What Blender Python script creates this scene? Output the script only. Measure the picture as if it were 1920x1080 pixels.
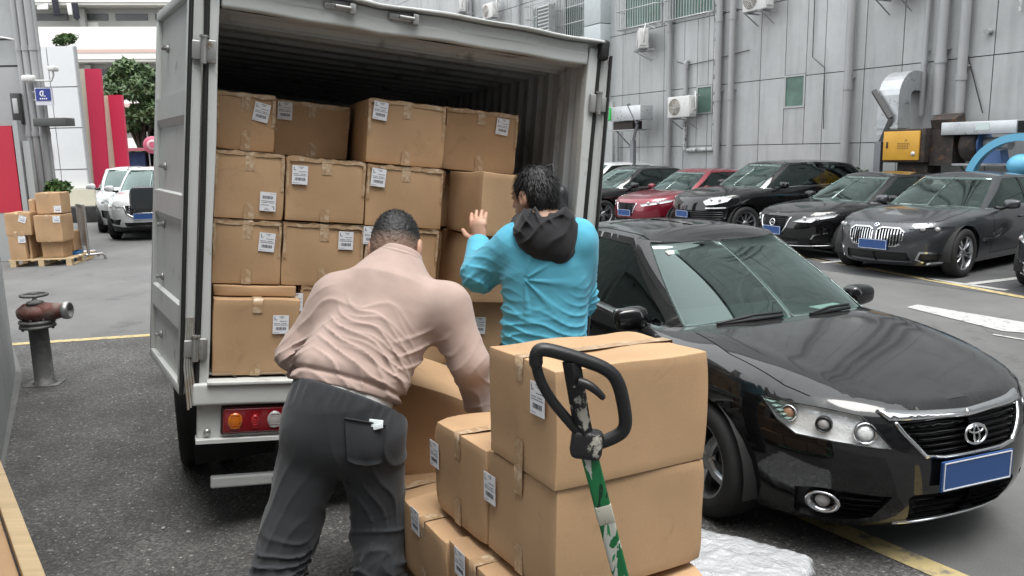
import bpy, bmesh, math, random
import numpy as np
from mathutils import Vector, Matrix, Euler
from mathutils.geometry import delaunay_2d_cdt

random.seed(7); np.random.seed(7)
SC = bpy.context.scene
COL = SC.collection
for _o in list(bpy.data.objects):
    bpy.data.objects.remove(_o, do_unlink=True)
R_ = math.radians

# ---------------------------------------------------------------- camera
CAM_H, CAM_P, CAM_R, CAM_F = 2.042, 0.1748, -0.02037, 1471.1      # height, pitch, roll, focal length in px of a 1920 wide frame
cam_data = bpy.data.cameras.new('camera')
cam = bpy.data.objects.new('camera', cam_data)
COL.objects.link(cam)
cam_data.sensor_width = 36.0
cam_data.lens = CAM_F / 1920 * 36.0
cam_data.clip_start = 0.05
cam_data.clip_end = 2000
_fw = np.array([0, math.cos(CAM_P), -math.sin(CAM_P)])
_r0 = np.array([1.0, 0, 0]); _u0 = np.array([0, math.sin(CAM_P), math.cos(CAM_P)])
_rt = math.cos(CAM_R) * _r0 + math.sin(CAM_R) * _u0
_up = -math.sin(CAM_R) * _r0 + math.cos(CAM_R) * _u0
_m = Matrix.Identity(4)
for _i in range(3):
    _m[_i][0] = _rt[_i]; _m[_i][1] = _up[_i]; _m[_i][2] = -_fw[_i]
_m[2][3] = CAM_H
cam.matrix_world = _m
SC.camera = cam

# ---------------------------------------------------------------- world, sun, exposure (overcast day)
world = bpy.data.worlds.new('World'); SC.world = world
world.use_nodes = True
wn = world.node_tree.nodes; wl = world.node_tree.links
wn.clear()
w_out = wn.new('ShaderNodeOutputWorld'); w_bg = wn.new('ShaderNodeBackground')
w_sky = wn.new('ShaderNodeTexSky'); w_sky.sky_type = 'NISHITA'
w_sky.sun_disc = False
SUN_EL, SUN_ROT = R_(74), R_(150)
w_sky.sun_elevation = SUN_EL; w_sky.sun_rotation = SUN_ROT
w_sky.air_density = 1.0; w_sky.dust_density = 4.0; w_sky.ozone_density = 1.0
w_hs = wn.new('ShaderNodeHueSaturation'); w_hs.inputs['Saturation'].default_value = 0.10
w_mix = wn.new('ShaderNodeMix'); w_mix.data_type = 'RGBA'
w_mix.inputs[0].default_value = 0.60                      # even cloud cover over the clear sky
w_mix.inputs[7].default_value = (9.4, 9.7, 10.0, 1)
wl.new(w_sky.outputs[0], w_hs.inputs['Color'])
wl.new(w_hs.outputs[0], w_mix.inputs[6])
wl.new(w_mix.outputs[2], w_bg.inputs[0])
w_bg.inputs[1].default_value = 0.15
wl.new(w_bg.outputs[0], w_out.inputs[0])
sun_d = bpy.data.lights.new('sun', 'SUN'); sun_d.energy = 1.25; sun_d.angle = R_(30); sun_d.color = (1.0, 0.97, 0.92)
sun = bpy.data.objects.new('sun', sun_d); COL.objects.link(sun)
sun.rotation_euler = (R_(90) - SUN_EL, 0, R_(180) - SUN_ROT + R_(0))
SC.view_settings.view_transform = 'Standard'
SC.view_settings.look = 'None'
SC.view_settings.exposure = 1.1
SC.view_settings.gamma = 1.0
SC.view_settings.use_curve_mapping = False
try:
    SC.cycles.max_bounces = 8; SC.cycles.transparent_max_bounces = 16
    SC.cycles.sample_clamp_indirect = 6.0
    SC.cycles.caustics_reflective = False; SC.cycles.caustics_refractive = False
except Exception:
    pass

# ---------------------------------------------------------------- picture ray helpers (used to find where things stand)
EYE = np.array([0, 0, CAM_H])
def ray(px, py):
    v = _fw + _rt * (px - 960) / CAM_F + _up * (540 - py) / CAM_F
    return v / np.linalg.norm(v)
def ground_pt(px, py, z=0.0):
    v = ray(px, py); return EYE + v * ((z - CAM_H) / v[2])
def at_y(px, py, Y):
    v = ray(px, py); return EYE + v * (Y / v[1])

# ---------------------------------------------------------------- object helpers
def link(o):
    COL.objects.link(o); return o
def empty(name, loc=(0, 0, 0), rz=0.0, parent=None, mat=None):
    o = bpy.data.objects.new(name, None); link(o)
    if mat is not None: o.matrix_world = mat
    else:
        o.location = loc; o.rotation_euler = (0, 0, rz)
    if parent: o.parent = parent
    o.empty_display_size = 0.1
    return o
def tag(o, label=None, cat=None, group=None, kind=None):
    if label: o['label'] = label
    if cat: o['category'] = cat
    if group: o['group'] = group
    if kind: o['kind'] = kind
    return o
def copy_tree(o, parent=None):
    c = o.copy(); COL.objects.link(c)
    if parent: c.parent = parent
    for ch in list(o.children):
        copy_tree(ch, c)
    return c
KIDS = {}

class MB:
    """collects shapes; build() links them as one mesh object"""
    def __init__(s):
        s.v = []; s.f = []; s.mi = []; s.sm = []; s.n = 0; s.X = None
    def add(s, verts, faces, mi=0, smooth=False):
        verts = np.asarray(verts, float).reshape(-1, 3)
        if s.X is not None:
            verts = verts @ np.array(s.X)[:3, :3].T + np.array(s.X)[:3, 3]
        b = s.n; s.v.append(verts); s.n += len(verts)
        for f in faces:
            s.f.append([int(i) + b for i in f]); s.mi.append(mi); s.sm.append(smooth)
        return s
    def box(s, c, size, mi=0, rz=0.0, rx=0.0, ry=0.0):
        x, y, z = [q / 2 for q in size]
        p = np.array([[-x, -y, -z], [x, -y, -z], [x, y, -z], [-x, y, -z], [-x, -y, z], [x, -y, z], [x, y, z], [-x, y, z]])
        if rz or rx or ry:
            m = np.array(Euler((rx, ry, rz)).to_matrix()); p = p @ m.T
        return s.add(p + np.array(c), [(0, 3, 2, 1), (4, 5, 6, 7), (0, 1, 5, 4), (1, 2, 6, 5), (2, 3, 7, 6), (3, 0, 4, 7)], mi)
    def rbox(s, c, size, r=0.01, mi=0, n=1, rot=None, fn=None, smooth=True):
        """box with rounded edges, n spans per face; fn deforms the points first"""
        ax = []
        for q in size:
            h = q / 2; rr = min(r, h * 0.98)
            a = [-h, -h + rr * 0.35, -h + rr]
            a += list(np.linspace(-h + rr, h - rr, n + 1)[1:-1])
            a += [h - rr, h - rr * 0.35, h]
            ax.append(np.array(a))
        hs = np.array(size) / 2; idx = {}; V = []; F = []
        L = [len(a) for a in ax]
        def vid(i, j, k):
            key = (i, j, k)
            if key not in idx:
                idx[key] = len(V); V.append((ax[0][i], ax[1][j], ax[2][k]))
            return idx[key]
        for axis in range(3):
            a, b = [(1, 2), (2, 0), (0, 1)][axis]
            for side in (0, 1):
                fix = (L[axis] - 1) * side
                for i in range(L[a] - 1):
                    for j in range(L[b] - 1):
                        q = []
                        for (di, dj) in ((0, 0), (1, 0), (1, 1), (0, 1)):
                            t = [0, 0, 0]; t[axis] = fix; t[a] = i + di; t[b] = j + dj
                            q.append(vid(*t))
                        F.append(q if side else q[::-1])
        V = np.array(V); rr = np.minimum(r, hs * 0.98)
        q = np.clip(V, -(hs - rr), hs - rr); d = (V - q) / rr
        ln = np.linalg.norm(d, axis=1, keepdims=True); V = q + rr * d / np.maximum(ln, 1e-9)
        if fn is not None: V = fn(V)
        if rot is not None: V = V @ np.array(rot).T
        return s.add(V + np.array(c), F, mi, smooth)
    def tube(s, path, r, mi=0, seg=10, caps=True, smooth=True, closed=False):
        P = np.array(path, float); n = len(P)
        rad = np.full(n, r) if np.isscalar(r) else np.array(r)
        T = np.zeros_like(P)
        if closed: T = np.roll(P, -1, 0) - np.roll(P, 1, 0)
        else:
            T[1:-1] = P[2:] - P[:-2]; T[0] = P[1] - P[0]; T[-1] = P[-1] - P[-2]
        T /= np.linalg.norm(T, axis=1, keepdims=True) + 1e-12
        up = np.array([0, 0, 1.0]) if abs(T[0][2]) < 0.9 else np.array([1.0, 0, 0])
        N = np.cross(T[0], up); N /= np.linalg.norm(N)
        V = []
        for i in range(n):
            N = N - T[i] * (N @ T[i]); N /= np.linalg.norm(N) + 1e-12
            B = np.cross(T[i], N)
            a = np.linspace(0, 2 * np.pi, seg, endpoint=False)
            V.append(P[i] + rad[i] * (np.cos(a)[:, None] * N + np.sin(a)[:, None] * B))
        F = []
        for i in range(n if closed else n - 1):
            i2 = (i + 1) % n
            for k in range(seg):
                F.append((i * seg + k, i * seg + (k + 1) % seg, i2 * seg + (k + 1) % seg, i2 * seg + k))
        b = np.concatenate(V)
        s.add(b, F, mi, smooth)
        if caps and not closed:
            s.add(V[0], [list(range(seg))[::-1]], mi); s.add(V[-1], [list(range(seg))], mi)
        return s
    def cyl(s, a, b, r, mi=0, seg=16, r2=None, smooth=True):
        return s.tube([a, b], [r, r if r2 is None else r2], mi, seg, True, smooth)
    def lathe(s, prof, c=(0, 0, 0), axis=(0, 0, 1), mi=0, seg=24, smooth=True):
        """prof: (radius, height) pairs, turned about axis at c"""
        A = np.array(axis, float); A /= np.linalg.norm(A)
        N = np.cross(A, [0, 0, 1.0] if abs(A[2]) < 0.9 else [1.0, 0, 0]); N /= np.linalg.norm(N); B = np.cross(A, N)
        a = np.linspace(0, 2 * np.pi, seg, endpoint=False)
        ring = np.cos(a)[:, None] * N + np.sin(a)[:, None] * B
        V = np.concatenate([np.array(c) + A * h + ring * r for r, h in prof])
        F = []
        for i in range(len(prof) - 1):
            for k in range(seg):
                F.append((i * seg + k, i * seg + (k + 1) % seg, (i + 1) * seg + (k + 1) % seg, (i + 1) * seg + k))
        return s.add(V, F, mi, smooth)
    def prism(s, poly, ex, origin=(0, 0, 0), ux=(1, 0, 0), uy=(0, 1, 0), mi=0, smooth=False):
        """poly in the plane (ux, uy) pushed along ux x uy by ex"""
        ux = np.array(ux, float); uy = np.array(uy, float); nz = np.cross(ux, uy)
        o = np.array(origin, float); n = len(poly)
        a = np.array([o + ux * p[0] + uy * p[1] for p in poly]); b = a + nz * ex
        if ex < 0: a, b = b, a
        area = sum(poly[i][0] * poly[(i + 1) % n][1] - poly[(i + 1) % n][0] * poly[i][1] for i in range(n))
        if area < 0: a, b = a[::-1], b[::-1]
        s.add(np.concatenate([a, b]), [list(range(n))[::-1], list(range(n, 2 * n))] + [(i, (i + 1) % n, n + (i + 1) % n, n + i) for i in range(n)], mi, smooth)
        return s
    def quad(s, p, mi=0):
        return s.add(p, [tuple(range(len(p)))], mi)
    def ell(s, c, r, mi=0, nu=16, nv=10, rot=None, fn=None):
        V = []; F = []
        for i in range(nv + 1):
            t = math.pi * i / nv
            for k in range(nu):
                p = 2 * math.pi * k / nu
                V.append((r[0] * math.sin(t) * math.cos(p), r[1] * math.sin(t) * math.sin(p), r[2] * math.cos(t)))
        for i in range(nv):
            for k in range(nu):
                F.append((i * nu + k, (i + 1) * nu + k, (i + 1) * nu + (k + 1) % nu, i * nu + (k + 1) % nu))
        V = np.array(V)
        if fn is not None: V = fn(V)
        if rot is not None: V = V @ np.array(rot).T
        return s.add(V + np.array(c), F, mi, True)
    def mesh(s, name, mats, weld=0.0):
        me = bpy.data.meshes.new(name)
        V = np.concatenate(s.v) if s.v else np.zeros((0, 3))
        me.from_pydata(V.tolist(), [], s.f)
        if not isinstance(mats, (list, tuple)): mats = [mats]
        for m in mats: me.materials.append(m)
        me.polygons.foreach_set('material_index', s.mi)
        me.polygons.foreach_set('use_smooth', s.sm)
        if weld:
            bm = bmesh.new(); bm.from_mesh(me)
            bmesh.ops.remove_doubles(bm, verts=bm.verts, dist=weld)
            bm.to_mesh(me); bm.free()
        me.update()
        return me
    def build(s, name, mats, parent=None, weld=0.0):
        o = bpy.data.objects.new(name, s.mesh(name, mats, weld)); link(o)
        if parent is not None: o.parent = parent
        return o

def obj_from(name, me, parent=None, loc=None, mat=None):
    o = bpy.data.objects.new(name, me); link(o)
    if parent is not None: o.parent = parent
    if loc is not None: o.location = loc
    if mat is not None: o.matrix_local = mat
    return o

# ---------------------------------------------------------------- materials
MATS = {}
def mat(name, col=(0.5, 0.5, 0.5), rough=0.5, metal=0.0, spec=0.5, coat=0.0, coat_r=0.03,
        var=0.0, var_scale=4.0, col2=None, c2_scale=6.0, c2_amt=(0.45, 0.6), bump=0.0, bump_scale=80.0, bump_dist=0.004,
        rvar=0.0, emit=None, es=1.0, rnd=0.0, detail=6.0, coords='Object', stretch=None, alpha=None):
    """one procedural principled material: colour varied by noise, blotches of a second colour, fine relief"""
    if name in MATS: return MATS[name]
    m = bpy.data.materials.new(name); m.use_nodes = True
    nt = m.node_tree; N = nt.nodes; L = nt.links
    b = N['Principled BSDF']
    b.inputs['Base Color'].default_value = (*col, 1); b.inputs['Roughness'].default_value = rough
    b.inputs['Metallic'].default_value = metal; b.inputs['Specular IOR Level'].default_value = spec
    if coat: b.inputs['Coat Weight'].default_value = coat; b.inputs['Coat Roughness'].default_value = coat_r
    tc = N.new('ShaderNodeTexCoord'); src = tc.outputs[coords]
    if stretch:
        mp = N.new('ShaderNodeMapping'); mp.inputs['Scale'].default_value = stretch
        L.new(src, mp.inputs[0]); src = mp.outputs[0]
    def noise(scale, det=detail, rgh=0.6):
        n = N.new('ShaderNodeTexNoise'); n.inputs['Scale'].default_value = scale; n.inputs['Detail'].default_value = det
        n.inputs['Roughness'].default_value = rgh
        L.new(src, n.inputs['Vector']); return n.outputs['Fac']
    c = None
    def rgb(v):
        n = N.new('ShaderNodeRGB'); n.outputs[0].default_value = (*v, 1); return n.outputs[0]
    if var or col2 or rnd:
        c = rgb(col)
        if col2:
            mr = N.new('ShaderNodeMapRange'); mr.inputs[1].default_value = c2_amt[0]; mr.inputs[2].default_value = c2_amt[1]
            L.new(noise(c2_scale), mr.inputs[0])
            mx = N.new('ShaderNodeMix'); mx.data_type = 'RGBA'
            L.new(mr.outputs[0], mx.inputs[0]); L.new(c, mx.inputs[6]); mx.inputs[7].default_value = (*col2, 1)
            c = mx.outputs[2]
        if var:
            mr = N.new('ShaderNodeMapRange'); mr.inputs[1].default_value = 0.25; mr.inputs[2].default_value = 0.75
            mr.inputs[3].default_value = 1 - var; mr.inputs[4].default_value = 1 + var
            L.new(noise(var_scale), mr.inputs[0])
            mx = N.new('ShaderNodeVectorMath'); mx.operation = 'SCALE'
            L.new(c, mx.inputs[0]); L.new(mr.outputs[0], mx.inputs['Scale']); c = mx.outputs[0]
        if rnd:
            oi = N.new('ShaderNodeObjectInfo'); mr = N.new('ShaderNodeMapRange')
            mr.inputs[3].default_value = 1 - rnd; mr.inputs[4].default_value = 1 + rnd
            L.new(oi.outputs['Random'], mr.inputs[0])
            mx = N.new('ShaderNodeVectorMath'); mx.operation = 'SCALE'
            L.new(c, mx.inputs[0]); L.new(mr.outputs[0], mx.inputs['Scale']); c = mx.outputs[0]
        L.new(c, b.inputs['Base Color'])
    if rvar:
        mr = N.new('ShaderNodeMapRange'); mr.inputs[1].default_value = 0.3; mr.inputs[2].default_value = 0.7
        mr.inputs[3].default_value = max(0.02, rough - rvar); mr.inputs[4].default_value = min(1, rough + rvar)
        L.new(noise(var_scale * 2.3), mr.inputs[0]); L.new(mr.outputs[0], b.inputs['Roughness'])
    if bump:
        bp = N.new('ShaderNodeBump'); bp.inputs['Strength'].default_value = bump; bp.inputs['Distance'].default_value = bump_dist
        L.new(noise(bump_scale, 4.0), bp.inputs['Height']); L.new(bp.outputs[0], b.inputs['Normal'])
    if emit:
        b.inputs['Emission Color'].default_value = (*emit, 1); b.inputs['Emission Strength'].default_value = es
    MATS[name] = m
    return m

def glass_mat(name, tint=(0.55, 0.62, 0.6), dark=0.5, rough=0.01, refl=1.0):
    """thin pane: fresnel reflection over a tinted see-through layer"""
    if name in MATS: return MATS[name]
    m = bpy.data.materials.new(name); m.use_nodes = True
    nt = m.node_tree; N = nt.nodes; L = nt.links; N.clear()
    out = N.new('ShaderNodeOutputMaterial'); mix = N.new('ShaderNodeMixShader')
    tr = N.new('ShaderNodeBsdfTransparent'); tr.inputs[0].default_value = (*[t * dark for t in tint], 1)
    gl = N.new('ShaderNodeBsdfGlossy'); gl.inputs['Roughness'].default_value = rough; gl.inputs[0].default_value = (0.74, 0.92, 0.87, 1)
    fr = N.new('ShaderNodeFresnel'); fr.inputs[0].default_value = 1.55
    mul = N.new('ShaderNodeMath'); mul.operation = 'MULTIPLY'; mul.use_clamp = True; mul.inputs[1].default_value = refl
    ge = N.new('ShaderNodeNewGeometry'); inv = N.new('ShaderNodeMath'); inv.operation = 'SUBTRACT'; inv.inputs[0].default_value = 1.0; L.new(ge.outputs['Backfacing'], inv.inputs[1])
    m2 = N.new('ShaderNodeMath'); m2.operation = 'MULTIPLY'; L.new(mul.outputs[0], m2.inputs[0]); L.new(inv.outputs[0], m2.inputs[1])      # a thin pane passes light out as freely as in
    L.new(fr.outputs[0], mul.inputs[0]); L.new(m2.outputs[0], mix.inputs[0])
    L.new(tr.outputs[0], mix.inputs[1]); L.new(gl.outputs[0], mix.inputs[2]); L.new(mix.outputs[0], out.inputs[0])
    MATS[name] = m
    return m
# ================================================================ SETTING
def road_mat():
    m = bpy.data.materials.new('road_asphalt'); m.use_nodes = True; N = m.node_tree.nodes; L = m.node_tree.links; b = N['Principled BSDF']; b.inputs['Roughness'].default_value = .85
    ge = N.new('ShaderNodeNewGeometry')
    def ns(scale, det=6, rg=.6, sc=(1, 1, 1)):
        mp = N.new('ShaderNodeMapping'); mp.inputs['Scale'].default_value = sc; L.new(ge.outputs['Position'], mp.inputs[0]); n = N.new('ShaderNodeTexNoise'); n.inputs['Scale'].default_value = scale; n.inputs['Detail'].default_value = det; n.inputs['Roughness'].default_value = rg; L.new(mp.outputs[0], n.inputs['Vector']); return n.outputs[0]
    def mr(s, a, c, lo=.3, hi=.7):
        x = N.new('ShaderNodeMapRange'); x.inputs[1].default_value = lo; x.inputs[2].default_value = hi; x.inputs[3].default_value = a; x.inputs[4].default_value = c; L.new(s, x.inputs[0]); return x.outputs[0]
    def mul(a, c):
        x = N.new('ShaderNodeMath'); x.operation = 'MULTIPLY'; L.new(a, x.inputs[0]); L.new(c, x.inputs[1]); return x.outputs[0]
    vo = N.new('ShaderNodeTexVoronoi'); vo.feature = 'DISTANCE_TO_EDGE'; vo.inputs['Scale'].default_value = .42
    wp = N.new('ShaderNodeVectorMath'); wp.operation = 'ADD'; nz = N.new('ShaderNodeTexNoise'); nz.inputs['Scale'].default_value = 1.6; nz.inputs['Detail'].default_value = 6; L.new(ge.outputs['Position'], nz.inputs['Vector']); L.new(ge.outputs['Position'], wp.inputs[0]); L.new(nz.outputs['Color'], wp.inputs[1]); L.new(wp.outputs[0], vo.inputs['Vector'])
    crack = mr(vo.outputs['Distance'], .80, 1.0, .002, .010)
    k = mul(mul(mr(ns(.5, 7), .80, 1.18), mr(ns(150, 2), .80, 1.2)), mul(mr(ns(2.4, 8, .7), .92, 1.07), mul(crack, mr(ns(.9, 5, .7), 1.0, .66, .60, .72))))
    k = mul(k, mr(ns(3.0, 4, .6, (1.0, .12, 1)), .95, 1.06))
    c = N.new('ShaderNodeRGB'); c.outputs[0].default_value = (.125, .126, .123, 1); v = N.new('ShaderNodeVectorMath'); v.operation = 'SCALE'; L.new(c.outputs[0], v.inputs[0]); L.new(k, v.inputs['Scale']); L.new(v.outputs[0], b.inputs['Base Color'])
    bp = N.new('ShaderNodeBump'); bp.inputs['Strength'].default_value = .4; bp.inputs['Distance'].default_value = .004; L.new(ns(170, 3), bp.inputs['Height']); L.new(bp.outputs[0], b.inputs['Normal']); return m
m_road = road_mat()
m_bay = mat('bay_asphalt', (0.085, 0.086, 0.088), 0.85, var=0.2, var_scale=2.0, bump=0.3, bump_scale=150)
def rough_asphalt():
    m = bpy.data.materials.new('rough_asphalt'); m.use_nodes = True
    N = m.node_tree.nodes; L = m.node_tree.links; b = N['Principled BSDF']
    tc = N.new('ShaderNodeTexCoord')
    vo = N.new('ShaderNodeTexVoronoi'); vo.inputs['Scale'].default_value = 80; L.new(tc.outputs['Object'], vo.inputs['Vector'])
    n1 = N.new('ShaderNodeTexNoise'); n1.inputs['Scale'].default_value = 2.2; n1.inputs['Detail'].default_value = 8; L.new(tc.outputs['Object'], n1.inputs['Vector'])
    n2 = N.new('ShaderNodeTexNoise'); n2.inputs['Scale'].default_value = 60; n2.inputs['Detail'].default_value = 3; L.new(tc.outputs['Object'], n2.inputs['Vector'])
    sp = N.new('ShaderNodeSeparateColor'); L.new(vo.outputs['Color'], sp.inputs[0])
    r = N.new('ShaderNodeValToRGB'); L.new(sp.outputs[0], r.inputs[0])
    e = r.color_ramp.elements; e[0].position = 0.0; e[0].color = (0.042, 0.041, 0.040, 1); e[1].position = 0.975; e[1].color = (0.130, 0.127, 0.122, 1)
    k = e.new(0.998); k.color = (0.30, 0.29, 0.27, 1)
    k = e.new(0.6); k.color = (0.078, 0.076, 0.073, 1)
    mr = N.new('ShaderNodeMapRange'); mr.inputs[1].default_value = 0.3; mr.inputs[2].default_value = 0.7; mr.inputs[3].default_value = 0.72; mr.inputs[4].default_value = 1.30
    L.new(n1.outputs[0], mr.inputs[0])
    mu = N.new('ShaderNodeVectorMath'); mu.operation = 'SCALE'; L.new(r.outputs[0], mu.inputs[0]); L.new(mr.outputs[0], mu.inputs['Scale'])
    L.new(mu.outputs[0], b.inputs['Base Color']); b.inputs['Roughness'].default_value = 0.72
    b.inputs['Specular IOR Level'].default_value = 0.5
    ad = N.new('ShaderNodeMath'); ad.operation = 'SUBTRACT'; L.new(n2.outputs[0], ad.inputs[0]); L.new(vo.outputs['Distance'], ad.inputs[1])
    bp = N.new('ShaderNodeBump'); bp.inputs['Strength'].default_value = 0.9; bp.inputs['Distance'].default_value = 0.009
    L.new(ad.outputs[0], bp.inputs['Height']); L.new(bp.outputs[0], b.inputs['Normal'])
    return m
m_rough = rough_asphalt()
m_yline = mat('yellow_line', (0.46, 0.37, 0.18), 0.8, col2=(0.16, 0.155, 0.14), c2_scale=14, c2_amt=(0.52, 0.68), bump=0.2, bump_scale=160)
m_wline = mat('white_line', (0.42, 0.42, 0.41), 0.8, col2=(0.17, 0.17, 0.165), c2_scale=11, c2_amt=(0.54, 0.7), bump=0.2, bump_scale=160)

def sheet_poly(name, pts, z, m, kind='structure'):
    b = MB(); b.quad([(p[0], p[1], z) for p in pts]); o = b.build(name, m); o['kind'] = kind; return o
tag(sheet_poly('ground', [(-400, -200), (400, -200), (400, 400), (-400, 400)], 0.0, m_road), 'grey asphalt yard and roadway')
# coarse dark asphalt apron between the left wall and the loading place
sheet_poly('rough_pavement', [(-4.72, 7.3), (-3.0, 4.2), (-1.2, 0.6), (2.4, 0.0), (2.0, 3.5), (0.6, 6.2), (-0.4, 9.3), (-2.2, 9.2), (-4.17, 8.83), (-5.59, 8.55)], 0.004, m_rough)
def line_px(name, a, b, w, m, z=0.008):
    p = ground_pt(*a)[:2]; q = ground_pt(*b)[:2]; d = q - p; d /= np.linalg.norm(d); n = np.array([-d[1], d[0]]) * w / 2
    o = sheet_poly(name, [p + n, q + n, q - n, p - n], z, m); return o
tag(line_px('yellow_line', (0, 648), (330, 626), 0.13, m_yline), 'faded yellow line across the asphalt beyond the hydrant')
pA = ground_pt(1600, 1005)[:2]; pB = ground_pt(1800, 1090)[:2]; dY = (pA - pB) / np.linalg.norm(pA - pB)
n_ = np.array([-dY[1], dY[0]]) * 0.07
tag(sheet_poly('yellow_line', [pB - dY * 2 + n_, pA + dY * 6 + n_, pA + dY * 6 - n_, pB - dY * 2 - n_], 0.008, m_yline), 'worn yellow line running under the nearest black sedan')
tag(line_px('yellow_line', (1500, 480), (2100, 592), 0.14, m_yline), 'yellow lane edge line in front of the parked row')
tag(line_px('white_line', (1480, 476), (1625, 503), 0.12, m_wline), 'white bay line before the black sedan')
tag(line_px('white_line', (1735, 523), (1888, 545), 0.12, m_wline), 'white bay line before the grey sedan')
tag(line_px('white_line', (1815, 534), (1990, 513), 0.14, m_wline, 0.012), 'white bay line beside the grey sedan')
tag(line_px('white_line', (1540, 494), (1610, 488), 0.12, m_wline, 0.012), 'white bay line between two parked sedans')
ar = [ground_pt(*p)[:2] for p in ((1700, 577), (1720, 572), (1960, 612), (1960, 628), (1880, 622))]
tag(sheet_poly('road_arrow', ar, 0.008, m_wline), 'faded white arrow painted on the road')
tag(line_px('white_line', (1862, 628), (1960, 645), 0.05, m_wline), 'thin white line by the road arrow')
bayp = [WPT for WPT in (ground_pt(1500, 470)[:2], ground_pt(2050, 560)[:2])]

def facade_mat():
    m = bpy.data.materials.new('grey_panel'); m.use_nodes = True; N = m.node_tree.nodes; L = m.node_tree.links; b = N['Principled BSDF']; b.inputs['Roughness'].default_value = .45
    ge = N.new('ShaderNodeNewGeometry'); oi = N.new('ShaderNodeObjectInfo')
    def ns(sc, scale, det=6):
        mp = N.new('ShaderNodeMapping'); mp.inputs['Scale'].default_value = sc; L.new(ge.outputs['Position'], mp.inputs[0]); n = N.new('ShaderNodeTexNoise'); n.inputs['Scale'].default_value = scale; n.inputs['Detail'].default_value = det; n.inputs['Roughness'].default_value = .62; L.new(mp.outputs[0], n.inputs['Vector']); return n.outputs[0]
    def mr(s, a, c, lo=.3, hi=.7):
        x = N.new('ShaderNodeMapRange'); x.inputs[1].default_value = lo; x.inputs[2].default_value = hi; x.inputs[3].default_value = a; x.inputs[4].default_value = c; L.new(s, x.inputs[0]); return x.outputs[0]
    def mul(a, c):
        x = N.new('ShaderNodeMath'); x.operation = 'MULTIPLY'; L.new(a, x.inputs[0]); L.new(c, x.inputs[1]); return x.outputs[0]
    k = mul(mul(mr(ns((1, 1, .10), 2.6, 8), 1.06, .72, .46, .80), mr(ns((1, 1, 1), .55), .92, 1.08)), mul(mr(oi.outputs['Random'], .95, 1.05, 0, 1), mr(ns((1, 1, 1), 5, 8), .96, 1.04)))
    c = N.new('ShaderNodeRGB'); c.outputs[0].default_value = (.39, .40, .40, 1); v = N.new('ShaderNodeVectorMath'); v.operation = 'SCALE'; L.new(c.outputs[0], v.inputs[0]); L.new(k, v.inputs['Scale']); L.new(v.outputs[0], b.inputs['Base Color'])
    bp = N.new('ShaderNodeBump'); bp.inputs['Strength'].default_value = .12; bp.inputs['Distance'].default_value = .05; L.new(ns((1, 1, 1), 1.2, 3), bp.inputs['Height']); L.new(bp.outputs[0], b.inputs['Normal']); return m
# ---------------------------------------------------------------- grey panelled building on the right
WN = np.array([-0.862, -0.506, 0]); WN /= np.linalg.norm(WN); WD = np.array([WN[1], -WN[0], 0]); WP = -17.2 * WN
def wall(s, z, off=0.0): return WP + WD * s + WN * off + np.array([0, 0, z])
def wmat(s, z, off=0.0):
    """local x runs right along the wall, y into the wall, z up"""
    m = Matrix.Identity(4); p = wall(s, z, off)
    for i in range(3):
        m[i][0] = -WD[i]; m[i][1] = -WN[i]; m[i][3] = p[i]
    return m
sheet_poly('parking_bays', [wall(-14, 0, 0)[:2], wall(40, 0, 0)[:2], wall(40, 0, 6.4)[:2], wall(-14, 0, 6.4)[:2]], 0.004, m_bay)
m_panel = mat('grey_panel', (0.39, 0.40, 0.40), 0.42, var=0.10, var_scale=0.9, col2=(0.27, 0.27, 0.262), c2_scale=1.3, c2_amt=(0.48, 0.85), rnd=0.05, rvar=0.1, stretch=(1, 1, 0.22), coords='Generated') if False else facade_mat()
m_joint = mat('panel_joint', (0.11, 0.112, 0.115), 0.8)
m_pipe = mat('grey_pipe', (0.33, 0.335, 0.34), 0.45, var=0.12, var_scale=3, stretch=(1, 1, 0.3))
m_frame = mat('window_frame', (0.36, 0.37, 0.37), 0.4, metal=0.3)
m_pane = mat('window_pane', (0.03, 0.055, 0.05), 0.06, spec=0.8, var=0.4, var_scale=1.5)
m_gpane = mat('green_pane', (0.105, 0.175, 0.145), 0.4, spec=0.25, var=0.35, var_scale=2.5)
m_cage = mat('cage_bar', (0.52, 0.53, 0.53), 0.35, metal=0.6, col2=(0.3, 0.22, 0.16), c2_scale=6, c2_amt=(0.6, 0.75))
m_dark = mat('dark_void', (0.012, 0.012, 0.013), 0.9)
bld = empty('grey_building', wall(20, 0, 0))
tag(bld, 'grey panel-clad building with caged windows and drainpipes behind the parked row', 'building')
bldI = bld.matrix_world.inverted() if False else Matrix.Translation(-Vector(wall(20, 0, 0)))
def onwall(o, s, z, off=0.0):
    o.parent = bld; o.matrix_local = bldI @ wmat(s, z, off); return o
core = MB(); core.box((-20, 5.05, 9), (64, 10, 18)); core.box((-20, 5.05, 18.2), (64.6, 10.6, 0.5))
onwall(core.build('wall', m_joint), 12.4 - 20 + 0, 0, -0.03)
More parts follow.
